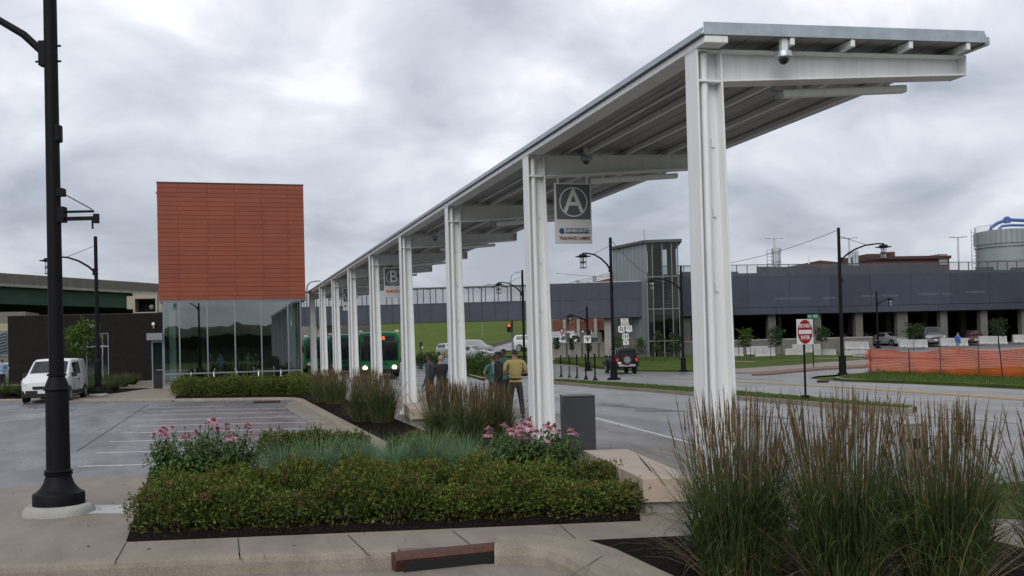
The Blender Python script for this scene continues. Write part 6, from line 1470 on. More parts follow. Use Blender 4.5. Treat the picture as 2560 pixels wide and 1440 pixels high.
# coneflowers
def flower_mesh(seed):
    r = random.Random(seed); m = MB(); n = 13
    for k in range(n):
        a = 2 * PI * k / n + r.uniform(-.1, .1); o = Vector((math.cos(a), math.sin(a), 0)); s = Vector((-math.sin(a), math.cos(a), 0)); dr = r.uniform(.3, .9)
        p0 = o * .014; p1 = o * .034 + Vector((0, 0, -.012 * dr)); p2 = o * .052 + Vector((0, 0, -.034 * dr))
        m.add([p0 - s * .004, p0 + s * .004, p1 + s * .0075, p1 - s * .0075, p2 + s * .005, p2 - s * .005], [(0, 1, 2, 3), (3, 2, 4, 5)])
    return m
def coneflowers(lab, p, seed, rx, ry, h, nst, nfl, rot=0):
    t = thing('coneflower_clump', lab, 'flowers', p, rot, 'pink coneflower clumps'); r = random.Random(seed); fo, st = MB(), MB(); protos = []
    tops = []
    for i in range(nst):
        a = r.uniform(0, 2 * PI); q = math.sqrt(r.random()); b = Vector((math.cos(a) * q * rx * .7, math.sin(a) * q * ry * .7, 0)); tp = Vector((b.x * 1.35 + r.uniform(-.05, .05), b.y * 1.35 + r.uniform(-.05, .05), h * r.uniform(.60, 1.04) * (1 - .20 * q)))
        st.tube([b, b.lerp(tp, .5) + rv3(r) * .015, tp], [.006, .005, .0035], 5); tops.append((tp, q))
        for k in range(30):
            f = r.uniform(.03, .88) ** 1.15 ; c = b.lerp(tp, f); an = r.uniform(0, 2 * PI); d = Vector((math.cos(an), math.sin(an), r.uniform(-.2, .5)))
            L_ = .20 * (1.15 - f * .72) * r.uniform(.7, 1.2); s = d.cross(Vector((0, 0, 1))).normalized(); W = L_ * .2
            v = [c, c + d * L_ * .4 + Vector((0, 0, .012)) + s * W, c + d * L_ * .4 + Vector((0, 0, .012)) - s * W, c + d * L_ * .78 - Vector((0, 0, .018)) + s * W * .6, c + d * L_ * .78 - Vector((0, 0, .018)) - s * W * .6, c + d * L_ * .98 - Vector((0, 0, .06))]
            fo.add(v, [(0, 1, 2), (2, 1, 3, 4), (4, 3, 5)])
    fo.build('foliage', LM_cone, t)
    r.shuffle(tops); tops.sort(key=lambda q: -q[0].z - r.random() * .55)
    fm = None
    for i, (tp, q) in enumerate(tops[:nfl]):
        tilt = (r.uniform(-.4, .4), r.uniform(-.4, .4), r.uniform(0, 6))
        if i % 3 == 0 or fm is None:
            f = flower_mesh(seed + i).build('flower', LM_petal, t); c = MB().lathe([(.012, -.01), (.021, .0), (.020, .010), (.013, .019), (.003, .023)], n=10).build('cone', LM_cone_c, f, True); fm = (f, c)
        else:
            f = fm[0].copy(); COL.objects.link(f); f.parent = t; c = fm[1].copy(); COL.objects.link(c); c.parent = f
        f.location = tp; f.rotation_euler = tilt; s = r.uniform(1.1, 1.85); f.scale = (s, s, s)
    for tp, q in tops[nfl:]: st.lathe([(.006, -.01), (.017, -.002), (.015, .012), (.004, .018)], tp, 7)
    st.build('stem', LM_stem, t)
coneflowers('bushy clump of pink coneflowers at the left end of the bed near the parking bays', at(515, 1215), 5, .92, .66, 1.0, 125, 22)
coneflowers('bushy clump of pink coneflowers beside the grey litter bin and second column', at(1335, 1200), 9, .92, .66, .92, 125, 28, 2.0)
# blue grass tussocks
def tussock(seed, n, L_, mat_, wd=.0035):
    r = random.Random(seed); m = MB()
    for _ in range(n):
        a = r.uniform(0, 2 * PI); q = r.random() ** .6 * .10; blade(m, (math.cos(a) * q, math.sin(a) * q, 0), a + r.uniform(-.5, .5), L_ * r.uniform(.6, 1.15), wd, r.uniform(.05, .75), r.uniform(.3, 1.3), 4, r.uniform(-1, 1))
    return m
bt0 = None
for i, (px, py, s, lab) in enumerate(((712, 1222, 1.0, 'nearest the left coneflowers'), (800, 1212, 1.05, 'second from the left coneflowers'), (893, 1200, 1.0, 'third from the left coneflowers, before the kerb end'), (985, 1208, 1.0, 'fourth from the left coneflowers'), (1080, 1200, 1.12, 'fifth from the left coneflowers, before the middle tall grass'), (1165, 1210, 1.0, 'nearest the right coneflowers'))):
    p = at(px, py)
    if bt0 is None:
        bt0 = thing('blue_grass_tussock', f'arching blue green grass tussock {lab}', 'grass', p, 0, 'blue green grass tussocks in the bed'); tussock(3, 800, .74, LM_oat, .0055).build('blades', LM_oat, bt0)
    else: dup(bt0, f'arching blue green grass tussock {lab}', p, i * 1.1, s)
# feather reed grass
def reed(seed, lab, p, H, nst, nbl, r0=.16, spread=.30, lean=(0, 0), bw=.0105):
    t = thing('reed_grass_clump', lab, 'ornamental grass', p, 0, 'feather reed grass clumps'); r = random.Random(seed); bl, st, pl = MB(), MB(), MB()
    for _ in range(nbl):
        a = r.uniform(0, 2 * PI); q = math.sqrt(r.random()) * r0; kind = r.random()
        if kind < .42: blade(bl, (math.cos(a) * q, math.sin(a) * q, 0), a + r.uniform(-.9, .9), H * r.uniform(.45, .85), bw * r.uniform(.5, 1.0), r.uniform(.0, .22), r.uniform(.05, .7), 5, r.uniform(-1.5, 1.5))
        else: blade(bl, (math.cos(a) * q, math.sin(a) * q, r.uniform(0, .45) * H * .8), a + r.uniform(-1.0, 1.0), H * r.uniform(.25, .6), bw * r.uniform(.6, 1.2), r.uniform(.1, .6), r.uniform(1.2, 2.9), 6, r.uniform(-1.2, 1.2))
    gap = r.uniform(0, 2 * PI); hs_ = r.uniform(.92, 1.06)
    bl.cur = 1
    for _ in range(int(nbl * .09)):      # last year's straw
        a = r.uniform(0, 2 * PI); q = math.sqrt(r.random()) * r0; blade(bl, (math.cos(a) * q, math.sin(a) * q, 0), a + r.uniform(-.9, .9), H * r.uniform(.3, .75), bw * r.uniform(.5, .9), r.uniform(.1, 1.0), r.uniform(.2, 2.2), 5, r.uniform(-1.2, 1.2))
    for _ in range(nst):
        a = r.uniform(0, 2 * PI); q = math.sqrt(r.random()); b = Vector((math.cos(a) * q * r0, math.sin(a) * q * r0, 0)); h = H * hs_ * (1.05 - .46 * r.random() ** 1.2); fl = r.random() < .07; o = spread * q * r.uniform(.1, 1.3) * h / 1.4
        if abs(((a - gap + PI) % (2 * PI)) - PI) < .5: h *= .82
        if fl: o += .35 * h; h *= .78
        wob = rv3(r) * .03
        tp = b + Vector((math.cos(a) * o + lean[0] * h + wob.x * 2, math.sin(a) * o + lean[1] * h + wob.y * 2, h)); md = b.lerp(tp, .55) + Vector((-math.cos(a), -math.sin(a), 0)) * o * .15 + wob
        st.tube([b, md, tp], [.0028, .0022, .0015], 3, False); d = (tp - md).normalized(); Lp = h * r.uniform(.13, .26); q0 = tp - d * Lp; f = r.uniform(.5, 1.15)
        pl.tube([q0, q0 + d * Lp * .25 + rv3(r) * .005, q0 + d * Lp * .6 + rv3(r) * .006, tp + d * .03], [.0015, .0066 * f, .0054 * f, .001], 4, False)
        for _k in range(9):
            c = q0 + d * Lp * r.uniform(.0, .88); leaf(pl, c, d + rv3(r) * .55, rv3(r), .034 * r.uniform(.6, 1.5), .0055)
    bl.build('blades', [LM_reed, LM_straw], t); st.build('stem', LM_stem, t); pl.build('plume', LM_plume, t)
    return t
def zg(px, py): return at(px, py, .01)
reed(1, 'tall feather reed grass clump in front of the first canopy column', zg(1850, 1450), 1.50, 330, 1500, .32, .20)
reed(2, 'tall feather reed grass clump at lower right, middle of the three big ones', zg(2110, 1475), 1.50, 330, 1500, .28, .24)
reed(3, 'tall feather reed grass clump at lower right, standing before the street', zg(2360, 1472), 1.46, 330, 1500, .29, .26)
reed(4, 'tall feather reed grass clump cut by the right edge of the picture', zg(2655, 1450), 1.45, 150, 420, .2, .40, (-.10, 0))
reed(5, 'reed grass clump before the third column, leftmost of the middle three', at(1112, 1122), 1.32, 340, 1050, .32, .16)
reed(6, 'reed grass clump before the third column, centre of the middle three', at(1178, 1126), 1.30, 340, 1050, .32, .16)
reed(7, 'reed grass clump beside the yellow shirted man, last of the middle three', at(1238, 1120), 1.30, 340, 1050, .30, .15)
reed(8, 'reed grass clump by the fourth column, left one of the pair', at(912, 1054), 1.36, 340, 1050, .32, .16)
reed(9, 'reed grass clump by the fourth column, right one of the pair', at(956, 1057), 1.34, 340, 1050, .30, .16)
reed(10, 'reed grass clump nearest the pavilion hedge, left one of the pair', at(810, 1006), 1.30, 320, 850, .36, .18)
reed(11, 'reed grass clump nearest the pavilion hedge, right one of the pair', at(838, 1010), 1.30, 320, 850, .34, .18)
# dark low grasses by the black brick wing
lg0 = None
LGP = [(240, 966), (275, 962), (320, 958), (228, 975), (262, 972), (285, 978), (310, 968), (332, 963), (250, 982), (296, 962), (215, 984)] + [(16, 993), (38, 991), (58, 994)]
for i, (px, py) in enumerate(LGP):
    lab = ('low grass tuft beside the corner street lamp, ' + (ORD + ['tenth', 'eleventh'])[i] + ' nearest the lamp') if i < 11 else ('low dark green grass tuft left of the white van, ' + ORD[i - 11] + ' from the picture edge')
    p = at(px, py)
    if lg0 is None:
        lg0 = thing('grass_tuft', lab, 'grass', p, 0, 'low dark grass tufts by the black brick wing'); tussock(7, 520, .95, LM_cone, .012).build('blades', LM_reed, lg0)
    else: dup(lg0, lab, p, i * .9, (1.15, 1.15, .8))
# ------------------------------------------------------------------ trees and bigger shrubs
def tree(name, lab, p, h, cb, cr, n, lm, seed, ll=.13, group='young street saplings', stakes=False, upright=.6, tr=.04):
    t = thing(name, lab, 'tree', p, 0, group); r = random.Random(seed); tb = MB(); lf = MB()
    sway = [Vector((r.uniform(-.05, .05), r.uniform(-.05, .05), 0)) * h * .3 for _ in range(5)]
    P = [Vector((0, 0, -.05))] + [Vector((0, 0, h * .92 * (k + 1) / 5)) + sway[k] * (k + 1) / 5 for k in range(5)]
    tb.tube(P, [tr * (1 - .8 * k / 5) for k in range(6)], 7)
    def trunk(z): f = max(0, min(4.99, z / (h * .92) * 5)); i = int(f); return P[i].lerp(P[i + 1], f - i)
    cl = []
    nb = 16
    for k in range(nb):
        z0 = cb + (h * .88 - cb) * (k / nb) ** 1.0; a = k * 2.4 + r.uniform(-.5, .5); q = (z0 - cb) / (h - cb)
        Lb = cr * (math.sin(PI * min(1, .25 + q * .75)) ** .7) * r.uniform(.55, 1.1); s = trunk(z0); e = s + Vector((math.cos(a), math.sin(a), upright)) * Lb
        tb.tube([s, s.lerp(e, .5) + Vector((0, 0, Lb * .06)), e], [tr * .4 * (1 - q * .6), tr * .22, .004], 5); cl += [(s.lerp(e, .55), Lb * .42), (e, Lb * .45)]
    cl.append((P[-1], cr * .35)); cl.append((trunk(h * .8), cr * .4))
    tb.build('trunk', M_bark, t)
    for _ in range(n):
        c, R = cl[r.randrange(len(cl))]; v = rv3(r); p_ = c + Vector((v.x, v.y, v.z * .8)) * R * 1.15; leaf(lf, p_, rv3(r) + Vector((0, 0, -.2)), rv3(r) + Vector((0, 0, .8)), ll * r.uniform(.6, 1.3), ll * .62 * r.uniform(.7, 1.2))
    lf.build('crown', lm, t)
    if stakes:
        for sx in (-.55, .55): MB().tube([(sx, .1, -.05), (sx * .98, .1, 1.5)], .025, 6).build('stake', M_sblack, t, True); MB().tube([(sx, .1, 1.3), (0, 0, 1.25)], .012, 4).build('tie', M_sblack, t)
    return t
def grow(name, lab, px, py0, py1, D, wpx, cbpy, n, lm, seed, z=None, ll=.15, **kw):
    c = pd(px, py0, D); p = plus(c, T(c.x, c.y) if z is None else z); s = D / FPX
    zt = pd(px, py1, D).z - p.z; zc = pd(px, cbpy, D).z - p.z
    return tree(name, lab, p, zt, max(.2, zc), wpx * s / 2 * 1.15, n, lm, seed, ll, **kw)
grow('young_tree', 'bushy young maple growing behind the white van and corner lamp', 203, 972, 808, 54, 78, 905, 1500, LM_tree, 1, 0, .17, tr=.05, upright=.9)
grow('young_tree', 'leafy sapling on the lawn, nearest the first canopy column', 1864, 908, 820, 84, 34, 868, 520, LM_tree, 2, None, .2, stakes=True)
grow('young_tree', 'leafy sapling on the lawn midway between the column and the DO NOT ENTER sign', 1943, 910, 812, 84, 32, 866, 520, LM_tree_d, 3, None, .2, stakes=True)
grow('young_tree', 'round topped sapling just right of the DO NOT ENTER sign', 2056, 895, 815, 88, 36, 856, 480, LM_tree_d, 4, None, .2)
grow('young_tree', 'dark green sapling in front of the grey garage pillar', 2285, 885, 808, 92, 36, 848, 480, LM_tree_d, 5, None, .2)
grow('young_tree', 'small sapling at the right end of the garage front', 2496, 875, 797, 92, 36, 840, 480, LM_tree_d, 6, None, .2)
grow('young_tree', 'staked sapling before the stair tower glass, right of the off-roader', 1648, 912, 822, 88, 26, 884, 460, LM_tree_d, 7, None, .17, stakes=True)
grow('young_tree', 'slim staked sapling before the stair tower, left of the pair', 1684, 912, 828, 90, 20, 884, 340, LM_tree_d, 8, None, .17, stakes=True)
grow('young_tree', 'slim staked sapling before the stair tower, right of the pair', 1700, 910, 832, 91, 18, 880, 300, LM_tree_d, 9, None, .17)
grow('young_tree', 'sapling standing just beyond the off-roader tailgate', 1602, 915, 842, 90, 26, 890, 420, LM_tree, 10, None, .17, stakes=True)
grow('young_tree', 'sapling behind the route marker sign', 1549, 905, 838, 93, 26, 880, 380, LM_tree, 11, None, .17)
for i, (px, y0, y1, cb_) in enumerate(((1392, 893, 842, 876), (1430, 896, 842, 878), (1473, 900, 850, 882))):
    grow('columnar_tree', f'small dark columnar tree before the low wall, {ORD[i]} of three from the second column', px, y0, y1, 92, 15, cb_, 420, LM_tree_d, 20 + i, None, .16, group='small columnar trees before the low wall', upright=1.5, tr=.03)
def bush(lab, px, py, D, rx, h, seed, lm=LM_shrub, n=1300, ll=.12, z=None, group='rounded shrubs on the islands'):
    c = pd(px, py, D); t = thing('rounded_shrub', lab, 'shrub', plus(c, T(c.x, c.y) if z is None else z), 0, group); shrub_parts(t, seed, rx, rx * .9, h, n, ll, ll * .55, lm)
for i, (px, py, rx, h) in enumerate(((1165, 925, .95, 1.05), (1188, 930, 1.0, 1.25), (1212, 930, .95, 1.2), (1228, 926, .8, 1.0))): bush(f'rounded green shrub on the kerbed island beyond the people, {ORD[i]} from the third column', px, py, 70, rx, h * 1.3, 40 + i)
for i, (px, py, rx, h) in enumerate(((1050, 918, 1.3, 1.15), (1072, 920, 1.2, 1.25), (1095, 920, 1.2, 1.0), (1130, 915, 1.2, .9))): bush(f'loose dark shrub at the foot of the grassy hill, {ORD[i]} from the fourth column', px, py, 84, rx, h, 50 + i, LM_tree_d)
bush('taller flowering shrub at the left end of the pavilion hedge', 482, 978, 47, .75, .82, 60, LM_cone, 1300, .09, 0)
bush('taller leafy shrub at the canopy end of the pavilion hedge', 742, 975, 47, .8, .75, 61, LM_cone, 1300, .09, 0)
bush('pale twiggy shrub behind the off-roader roof', 1572, 900, 92, .9, 1.9, 62, leafmat('twiggy_leaf', (.16, .13, .10), (.26, .22, .17), .3, .2), 500, .16)
# loose bark chips and lawn blades, uncountable
def chips():
    r = random.Random(31); m = MB()
    def sc(n, f):
        for _ in range(n):
            p = f(); d = rv3(r); d.z *= .25; leaf(m, Vector(p) + Vector((0, 0, .014 + r.random() * .02)), d, Vector((0, 0, 1)) + rv3(r) * .5, r.uniform(.025, .075), r.uniform(.008, .018))
    A, B, C_, D_ = at(318, 1352), at(1600, 1302), at(1600, 1270), at(370, 1290)
    def f1(): u, v = r.random(), r.random() ** 1.5; return A.lerp(B, u).lerp(D_.lerp(C_, u), v)
    def f2(): return (r.uniform(3.85, 6.8), r.uniform(7.6, 9.3), 0)
    def f3(): y = 19.8 + 21 * r.random() ** 1.6; return (r.uniform(3.3, 4.5), y, 0)
    sc(2600, f1); sc(4200, f2); sc(3600, f3)
    o = m.build('bark_chips', M_chip); tag(o, 'dark shredded bark chips scattered over the planting beds', 'mulch', kind='stuff')
chips()
def lawn_blades():
    r = random.Random(32); m = MB()
    def fill(n, px0, px1, py0, py1, h, off):
        for _ in range(n):
            p = tg(r.uniform(px0, px1), r.uniform(py0, py1)); p.z += off; blade(m, p, r.uniform(0, 6.3), h * r.uniform(.6, 1.4), .016, r.uniform(0, .5), r.uniform(0, .8), 2)
    def inpoly(n, poly, h, off):
        xs = [q[0] for q in poly]; ys = [q[1] for q in poly]; k = 0
        while k < n:
            x, y = r.uniform(min(xs), max(xs)), r.uniform(min(ys), max(ys)); ins = False
            for i in range(len(poly)):
                (x1, y1), (x2, y2) = poly[i], poly[i - 1]
                if (y1 > y) != (y2 > y) and x < (x2 - x1) * (y - y1) / (y2 - y1) + x1: ins = not ins
            if not ins: continue
            blade(m, (x, y, T(x, y) + off), r.uniform(0, 6.3), h * r.uniform(.6, 1.4), .016, r.uniform(0, .5), r.uniform(0, .8), 2); k += 1
    inpoly(9000, isl, .06, .03); inpoly(9000, [(27.9, 29), (34, 31), (33.2, 45), (31.5, 45.3), (28.7, 42.3), (27.9, 40.3)], .09, .02); inpoly(2500, [(33.1, 34), (33.9, 34), (33.2, 46), (32.6, 45.8)], .2, .02)
    o = m.build('lawn_grass', LM_shrub); tag(o, 'short green grass on the island and the verge below the netting', 'grass', kind='stuff')
lawn_blades()

def litter():
    r = random.Random(77); m = MB(); k = 0
    for (n, f, z) in ((70, lambda: at(r.uniform(0, 900), r.uniform(1020, 1180), -.05), -.052), (45, lambda: at(r.uniform(20, 1400), r.uniform(1200, 1400)), .006), (40, lambda: at(r.uniform(760, 1000), r.uniform(1020, 1130), -.05), -.048), (40, lambda: at(r.uniform(1500, 1720), r.uniform(1060, 1180)), .006)):
        for _ in range(n):
            p = f(); p = Vector((p.x, p.y, z)); d = rv3(r); d.z *= .1; leaf(m, p, d, Vector((0, 0, 1)) + rv3(r) * .3, r.uniform(.02, .06), r.uniform(.01, .03))
    o = m.build('leaf_litter', mat('dry_leaf', (.03, .02, .012), .9, col2=(.09, .05, .025), scale=20, island=.6)); tag(o, 'small dry leaves and twigs blown over the paving', 'litter', kind='stuff')
litter()
# ------------------------------------------------------------------ people
def skin_mesh(name, V, E, Rr, root, m, parent, sub=2):
    me = bpy.data.meshes.new(name); me.from_pydata([tuple(v) for v in V], E, []); o = bpy.data.objects.new(name, me); COL.objects.link(o)
    md = o.modifiers.new('skin', 'SKIN'); md.use_smooth_shade = True
    sv = me.skin_vertices[0].data
    for i, r in enumerate(Rr): sv[i].radius = r if isinstance(r, tuple) else (r, r); sv[i].use_root = (i == root)
    s = o.modifiers.new('sub', 'SUBSURF'); s.levels = sub; s.render_levels = sub
    dg = bpy.context.evaluated_depsgraph_get(); nm = bpy.data.meshes.new_from_object(o.evaluated_get(dg)); bpy.data.objects.remove(o)
    nm.materials.clear(); nm.materials.append(m); nm.polygons.foreach_set('use_smooth', [True] * len(nm.polygons)); nm.name = name
    r = bpy.data.objects.new(name, nm); COL.objects.link(r); r.parent = parent; return r
ARMS = {'down': lambda s: [(.215 * s, .01, 1.42), (.27 * s, .03, 1.14), (.275 * s, -.07, .90)],
        'folded': lambda s: [(.215 * s, .0, 1.42), (.30 * s, -.03, 1.15), (-.02 * s, -.27, 1.17)],
        'hips': lambda s: [(.215 * s, .0, 1.42), (.38 * s, .06, 1.20), (.17 * s, -.08, 1.02)],
        'raised': lambda s: [(.215 * s, .0, 1.42), (.30 * s, -.12, 1.20), (.24 * s, -.30, 1.38)],
        'pockets': lambda s: [(.215 * s, .01, 1.42), (.30 * s, .07, 1.15), (.19 * s, -.06, .95)]}
def person(lab, p, rot, h, skin, hair, top, trs, armL='down', armR='down', stance=.11, stride=0.0, coat=False, collar=None, bald=False, shoe=None, glasses=False, belt=False, turn=0.0, group=None):
    t = thing('person', lab, 'person', p, rot, group); k = h / 1.76; t.scale = (k, k, k)
    V, E, Rr = [], [], []
    def add(v, r, par=None):
        V.append(Vector(v)); Rr.append(r)
        if par is not None: E.append((par, len(V) - 1))
        return len(V) - 1
    pel = add((0, 0, .96), (.145, .10)); wa = add((0, 0, 1.10), (.135, .095), pel); ch = add((0, .01, 1.29), (.165, .11), wa); sh = add((0, .015, 1.43), (.12, .075), ch)
    nk = add((0, .005, 1.51), .052, sh); jw = add((0, -.02, 1.575), (.062, .07), nk); hd = add((0, -.005, 1.64), (.074, .092), jw); cr = add((0, .005, 1.71), (.066, .08), hd)
    tp = add((0, .005, 1.745), (.035, .04), cr)
    for s in (1, -1):
        hp = add((.085 * s, 0, .90), (.085, .085), pel); kn = add(((.10 + (stance - .1) * .5) * s, -.015 - stride * s * .5, .50), (.055, .058), hp); an = add((stance * s, .02 - stride * s, .10), .04, kn); to = add((stance * 1.12 * s, -.13 - stride * s, .035), (.04, .03), an)
        A = ARMS[armL if s > 0 else armR](s); so = add(A[0], (.055, .055), sh); el = add(A[1], .042, so); wr = add(A[2], .03, el)
        d = (Vector(A[2]) - Vector(A[1])).normalized(); sd = d.cross(Vector((0, 1, .2))).normalized(); pm = add(Vector(A[2]) + d * .07, (.035, .02), wr)
        for q, (off, ln) in enumerate(((-.026, .065), (-.009, .078), (.009, .074), (.026, .058))):
            f1 = add(Vector(A[2]) + d * .105 + sd * off, .0095, pm); add(Vector(A[2]) + d * (.105 + ln) + sd * off * 1.15 + Vector((0, -.02, 0)), .007, f1)
        th = add(Vector(A[2]) + d * .06 + sd * .045 * -s + Vector((0, -.02, 0)), .011, wr); add(Vector(A[2]) + d * .10 + sd * .055 * -s + Vector((0, -.04, 0)), .008, th)
    body = skin_mesh('body', V, E, Rr, pel, skin, t)
    # face
    fz = MB(); fz.hexa([(-.014, -.105, 1.60), (.014, -.105, 1.60), (.012, -.07, 1.60), (-.012, -.07, 1.60), (-.006, -.092, 1.655), (.006, -.092, 1.655), (.006, -.07, 1.655), (-.006, -.07, 1.655)])
    for s in (1, -1): fz.lathe([(.004, -.012), (.022, -.008), (.026, .0), (.02, .01), (.004, .014)], (s * .082, .005, 1.63), 8, 'x')
    face = [fz.build('face', skin, t, True)]
    ey = MB()
    for s in (1, -1): ey.lathe([(.003, -.012), (.011, -.006), (.011, .004), (.003, .01)], (s * .03, -.083, 1.645), 8, 'y')
    face.append(ey.build('eye', M_sblack, t)); face.append(MB().box(-.024, .024, -.094, -.08, 1.568, 1.576).build('mouth', mat('lips', (.2, .07, .06), .5), t))
    if glasses: face.append(MB().box(-.07, -.006, -.102, -.094, 1.63, 1.662).box(.006, .07, -.102, -.094, 1.63, 1.662).box(-.085, .085, -.098, -.094, 1.652, 1.66).box(-.086, -.08, -.1, .0, 1.65, 1.66).box(.08, .086, -.1, .0, 1.65, 1.66).build('sunglasses', M_sblack, t))
    # hair cap
    hr = MB(); n, m_ = 16, 7; vs = []
    for j in range(m_ + 1):
        ph = (j / m_) * 1.75
        for i in range(n):
            a = 2 * PI * i / n; back = .5 + .5 * math.sin(a); lim = (.62 + .5 * back) if not bald else (.55 + .5 * back)
            f = ph * lim; lo = .0
            if bald: f = .62 + f * .72
            vs.append((.083 * math.sin(f) * math.cos(a), .008 + .097 * math.sin(f) * math.sin(a), 1.662 + .098 * math.cos(f)))
    hr.add(vs, [(j * n + i, j * n + (i + 1) % n, (j + 1) * n + (i + 1) % n, (j + 1) * n + i) for j in range(m_) for i in range(n)]); face.append(hr.build('hair', hair, t, True))
    if turn:
        for o in face: o.rotation_euler.z = turn
    # top garment
    V, E, Rr = [], [], []
    hem = .74 if coat else (1.0 if belt else .93)
    pel = add((0, 0, hem + (.06 if belt else .10)), (.165 if coat else .155, .125 if coat else .115)); bt = add((0, 0, hem), (.165 if coat else .15, .12 if coat else .11), pel); wa = add((0, 0, 1.15), (.158, .118), pel); ch = add((0, .01, 1.29), (.185, .13), wa); sh = add((0, .015, 1.435), (.135, .09), ch); ne = add((0, .012, 1.50), (.066, .062), sh)
    for s in (1, -1):
        A = ARMS[armL if s > 0 else armR](s); so = add(A[0], .072, sh); lng = 1.0 if (coat or collar) else .5
        el = Vector(A[1]); wr = Vector(A[2])
        if coat or collar == 'long': e_ = add(el, .056, so); add(el.lerp(wr, .93), .042, e_)
        else: e_ = add(Vector(A[0]).lerp(el, .85), .062, so)
    skin_mesh('jacket' if coat else 'shirt', V, E, Rr, pel, top, t)
    if coat: MB().prism([(-.05, 0, 1.47), (0, 0, 1.20), (.05, 0, 1.47)], (0, -.135, 0), (0, -.118, 0)).build('shirt_front', collar if collar and collar != 'long' else M_swhite, t, recalc=True)
    # trousers
    V, E, Rr = [], [], []
    pel = add((0, 0, .98), (.15, .108)); w2 = add((0, 0, 1.04), (.142, .104), pel)
    for s in (1, -1):
        hp = add((.09 * s, .005, .86), (.098, .10), pel); kn = add(((.10 + (stance - .1) * .5) * s, -.01 - stride * s * .5, .50), .073, hp); add((stance * s, .025 - stride * s, .09), (.06, .066), kn)
    skin_mesh('trousers', V, E, Rr, pel, trs, t)
    if belt: MB().lathe([(.150, .985), (.170, .99), (.170, 1.025), (.150, 1.03)], n=24).build('belt', M_sblack, t, True).scale = (1, .80, 1)
    for s in (1, -1):
        V, E, Rr = [], [], []; a_ = add((stance * s, .055 - stride * s, .045), (.045, .045)); b_ = add((stance * 1.05 * s, -.05 - stride * s, .045), (.046, .04), a_); add((stance * 1.15 * s, -.17 - stride * s, .03), (.04, .028), b_)
        skin_mesh('shoe', V, E, Rr, 0, shoe or M_sblack, t, 1)
    return t
H_dark = mat('dark_hair', (.012, .009, .008), .6, var=.3, scale=40); H_brown = mat('brown_hair', (.05, .028, .016), .6, var=.3, scale=40); H_grey = mat('grey_hair', (.30, .27, .22), .65, var=.2, scale=40)
C_yel = mat('yellow_polo', (.62, .49, .18), .8, var=.06, scale=9, bump=.15, bscale=12); C_gry = mat('grey_trousers', (.075, .07, .075), .85, var=.12, scale=6, bump=.2, bscale=14); C_blk = mat('black_suit', (.016, .016, .019), .75, var=.2, scale=6, bump=.15, bscale=12)
C_slate = mat('slate_jacket', (.075, .085, .105), .8, var=.12, scale=6, bump=.15, bscale=12); C_teal = mat('teal_shirt', (.07, .22, .20), .8, var=.1, scale=6); C_blue = mat('blue_shirt', (.06, .13, .42), .8, var=.1, scale=6); C_sky = mat('light_blue_shirt', (.24, .36, .52), .8, var=.08, scale=6); C_navy = mat('navy_trousers', (.018, .02, .03), .8, var=.15); C_khaki = mat('khaki_trousers', (.22, .19, .15), .85, var=.1); C_grn = mat('green_top', (.05, .17, .14), .8, var=.1)
def face_dir(px, off=0.0):      # rotation so that the person's front (-y) points away from the camera, plus an offset
    r = ray(px, 900); return math.atan2(r.y, r.x) + PI / 2 + off
person('man in a yellow polo shirt and grey trousers seen from behind with folded arms', at(1291, 1046), face_dir(1291, .1), 1.86, M_skin, H_brown, C_yel, C_gry, 'folded', 'folded', .17, belt=True)
person('balding man in a dark suit and sunglasses beside the yellow shirted man', at(1249, 1052), face_dir(1249, 2.2 - PI * .0 - .6), 1.84, M_skind, H_dark, C_blk, C_blk, 'pockets', 'down', .11, coat=True, bald=True, glasses=True)
person('person in a teal shirt hidden behind the balding man in the suit', at(1236, 1024), face_dir(1236, .5), 1.66, M_skin, H_brown, C_teal, C_navy, 'hips', 'hips', .11)
person('dark haired person in green glimpsed between the suited man and the yellow shirt', at(1262, 1026), face_dir(1262, 2.6), 1.86, M_skind, H_dark, C_grn, C_navy, 'down', 'down', .11)
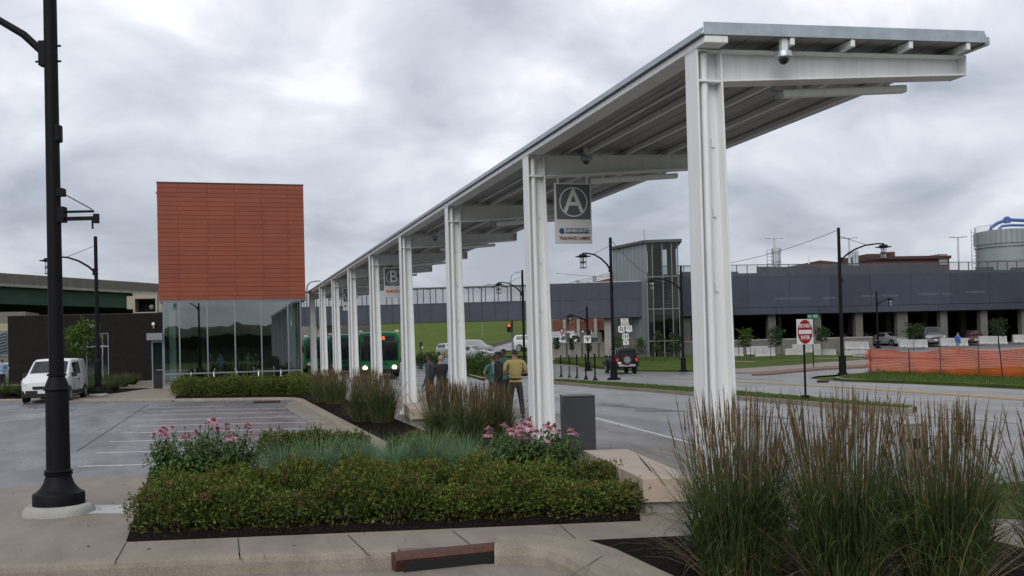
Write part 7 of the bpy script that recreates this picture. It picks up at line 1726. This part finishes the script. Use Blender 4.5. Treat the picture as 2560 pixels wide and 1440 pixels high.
person('dark haired man in a slate grey jacket left of the middle tall grass', at(1076, 1036), face_dir(1076, 1.25), 1.79, M_skind, H_dark, C_slate, C_navy, 'down', 'pockets', .11, coat=True, collar=C_sky)
person('grey haired man in a black suit standing before the third column', at(1106, 1042), face_dir(1106, .2), 1.75, M_skin, H_grey, C_blk, C_blk, 'down', 'down', .12, coat=True)
person('man facing the camera half hidden by the third column', at(1121, 1020), face_dir(1121, PI + .2), 1.86, M_skin, H_grey, C_sky, C_gry, 'down', 'down', .11, collar='long')
p_ = pd(2396, 885, 81); person('man in a blue shirt and khaki trousers walking behind the orange netting', plus(p_, pd(2396, 886, 81).z), face_dir(2396, -.9), 1.80, M_skin, H_brown, C_blue, C_khaki, 'down', 'pockets', .10, .22, collar='long')
p_ = pd(6, 972, 60); person('man in a light blue shirt cut by the left picture edge near the white van', plus(p_, .0), face_dir(6, .3), 1.76, M_skin, H_dark, C_sky, C_navy, 'down', 'hips', .11, collar='long')
def inside(px, Y, lab, rot, h, top, trs, **kw):
    p = aty(px, 930, Y); p.z = .141; person(lab, p, face_dir(px, rot), h, kw.pop('skin', M_skin), kw.pop('hair', H_dark), top, trs, **kw)
inside(552, 57.9, 'man in a light blue shirt with hand on hip behind the pavilion glass', 1.0, 1.76, C_sky, C_khaki, armL='hips', armR='down', collar='long')
inside(592, 60.5, 'person in dark clothes behind the pavilion glass, next to the light blue shirt', 2.4, 1.72, C_slate, C_navy)
inside(622, 59.5, 'person in khaki inside the pavilion, centre of the glass front', 2.9, 1.74, C_khaki, C_gry, coat=True)
inside(640, 61.0, 'person in black inside the pavilion, right of centre', 2.0, 1.7, C_blk, C_navy)
inside(528, 60.0, 'person in grey inside the pavilion, left of the light blue shirt', 3.4, 1.68, C_gry, C_navy)
def table():
    p = aty(664, 945, 58.6); p.z = .141; t = thing('draped_table', 'round table under a pale yellow cloth inside the pavilion', 'table', p); MB().lathe([(.62, .05), (.56, .5), (.55, .74), (.45, .765), (.02, .77)], n=24).build('cloth', mat('yellow_cloth', (.42, .36, .16), .8), t, True); MB().lathe([(.2, 0), (.03, .05), (.03, .7)], n=10).build('pedestal', M_black, t)
table()
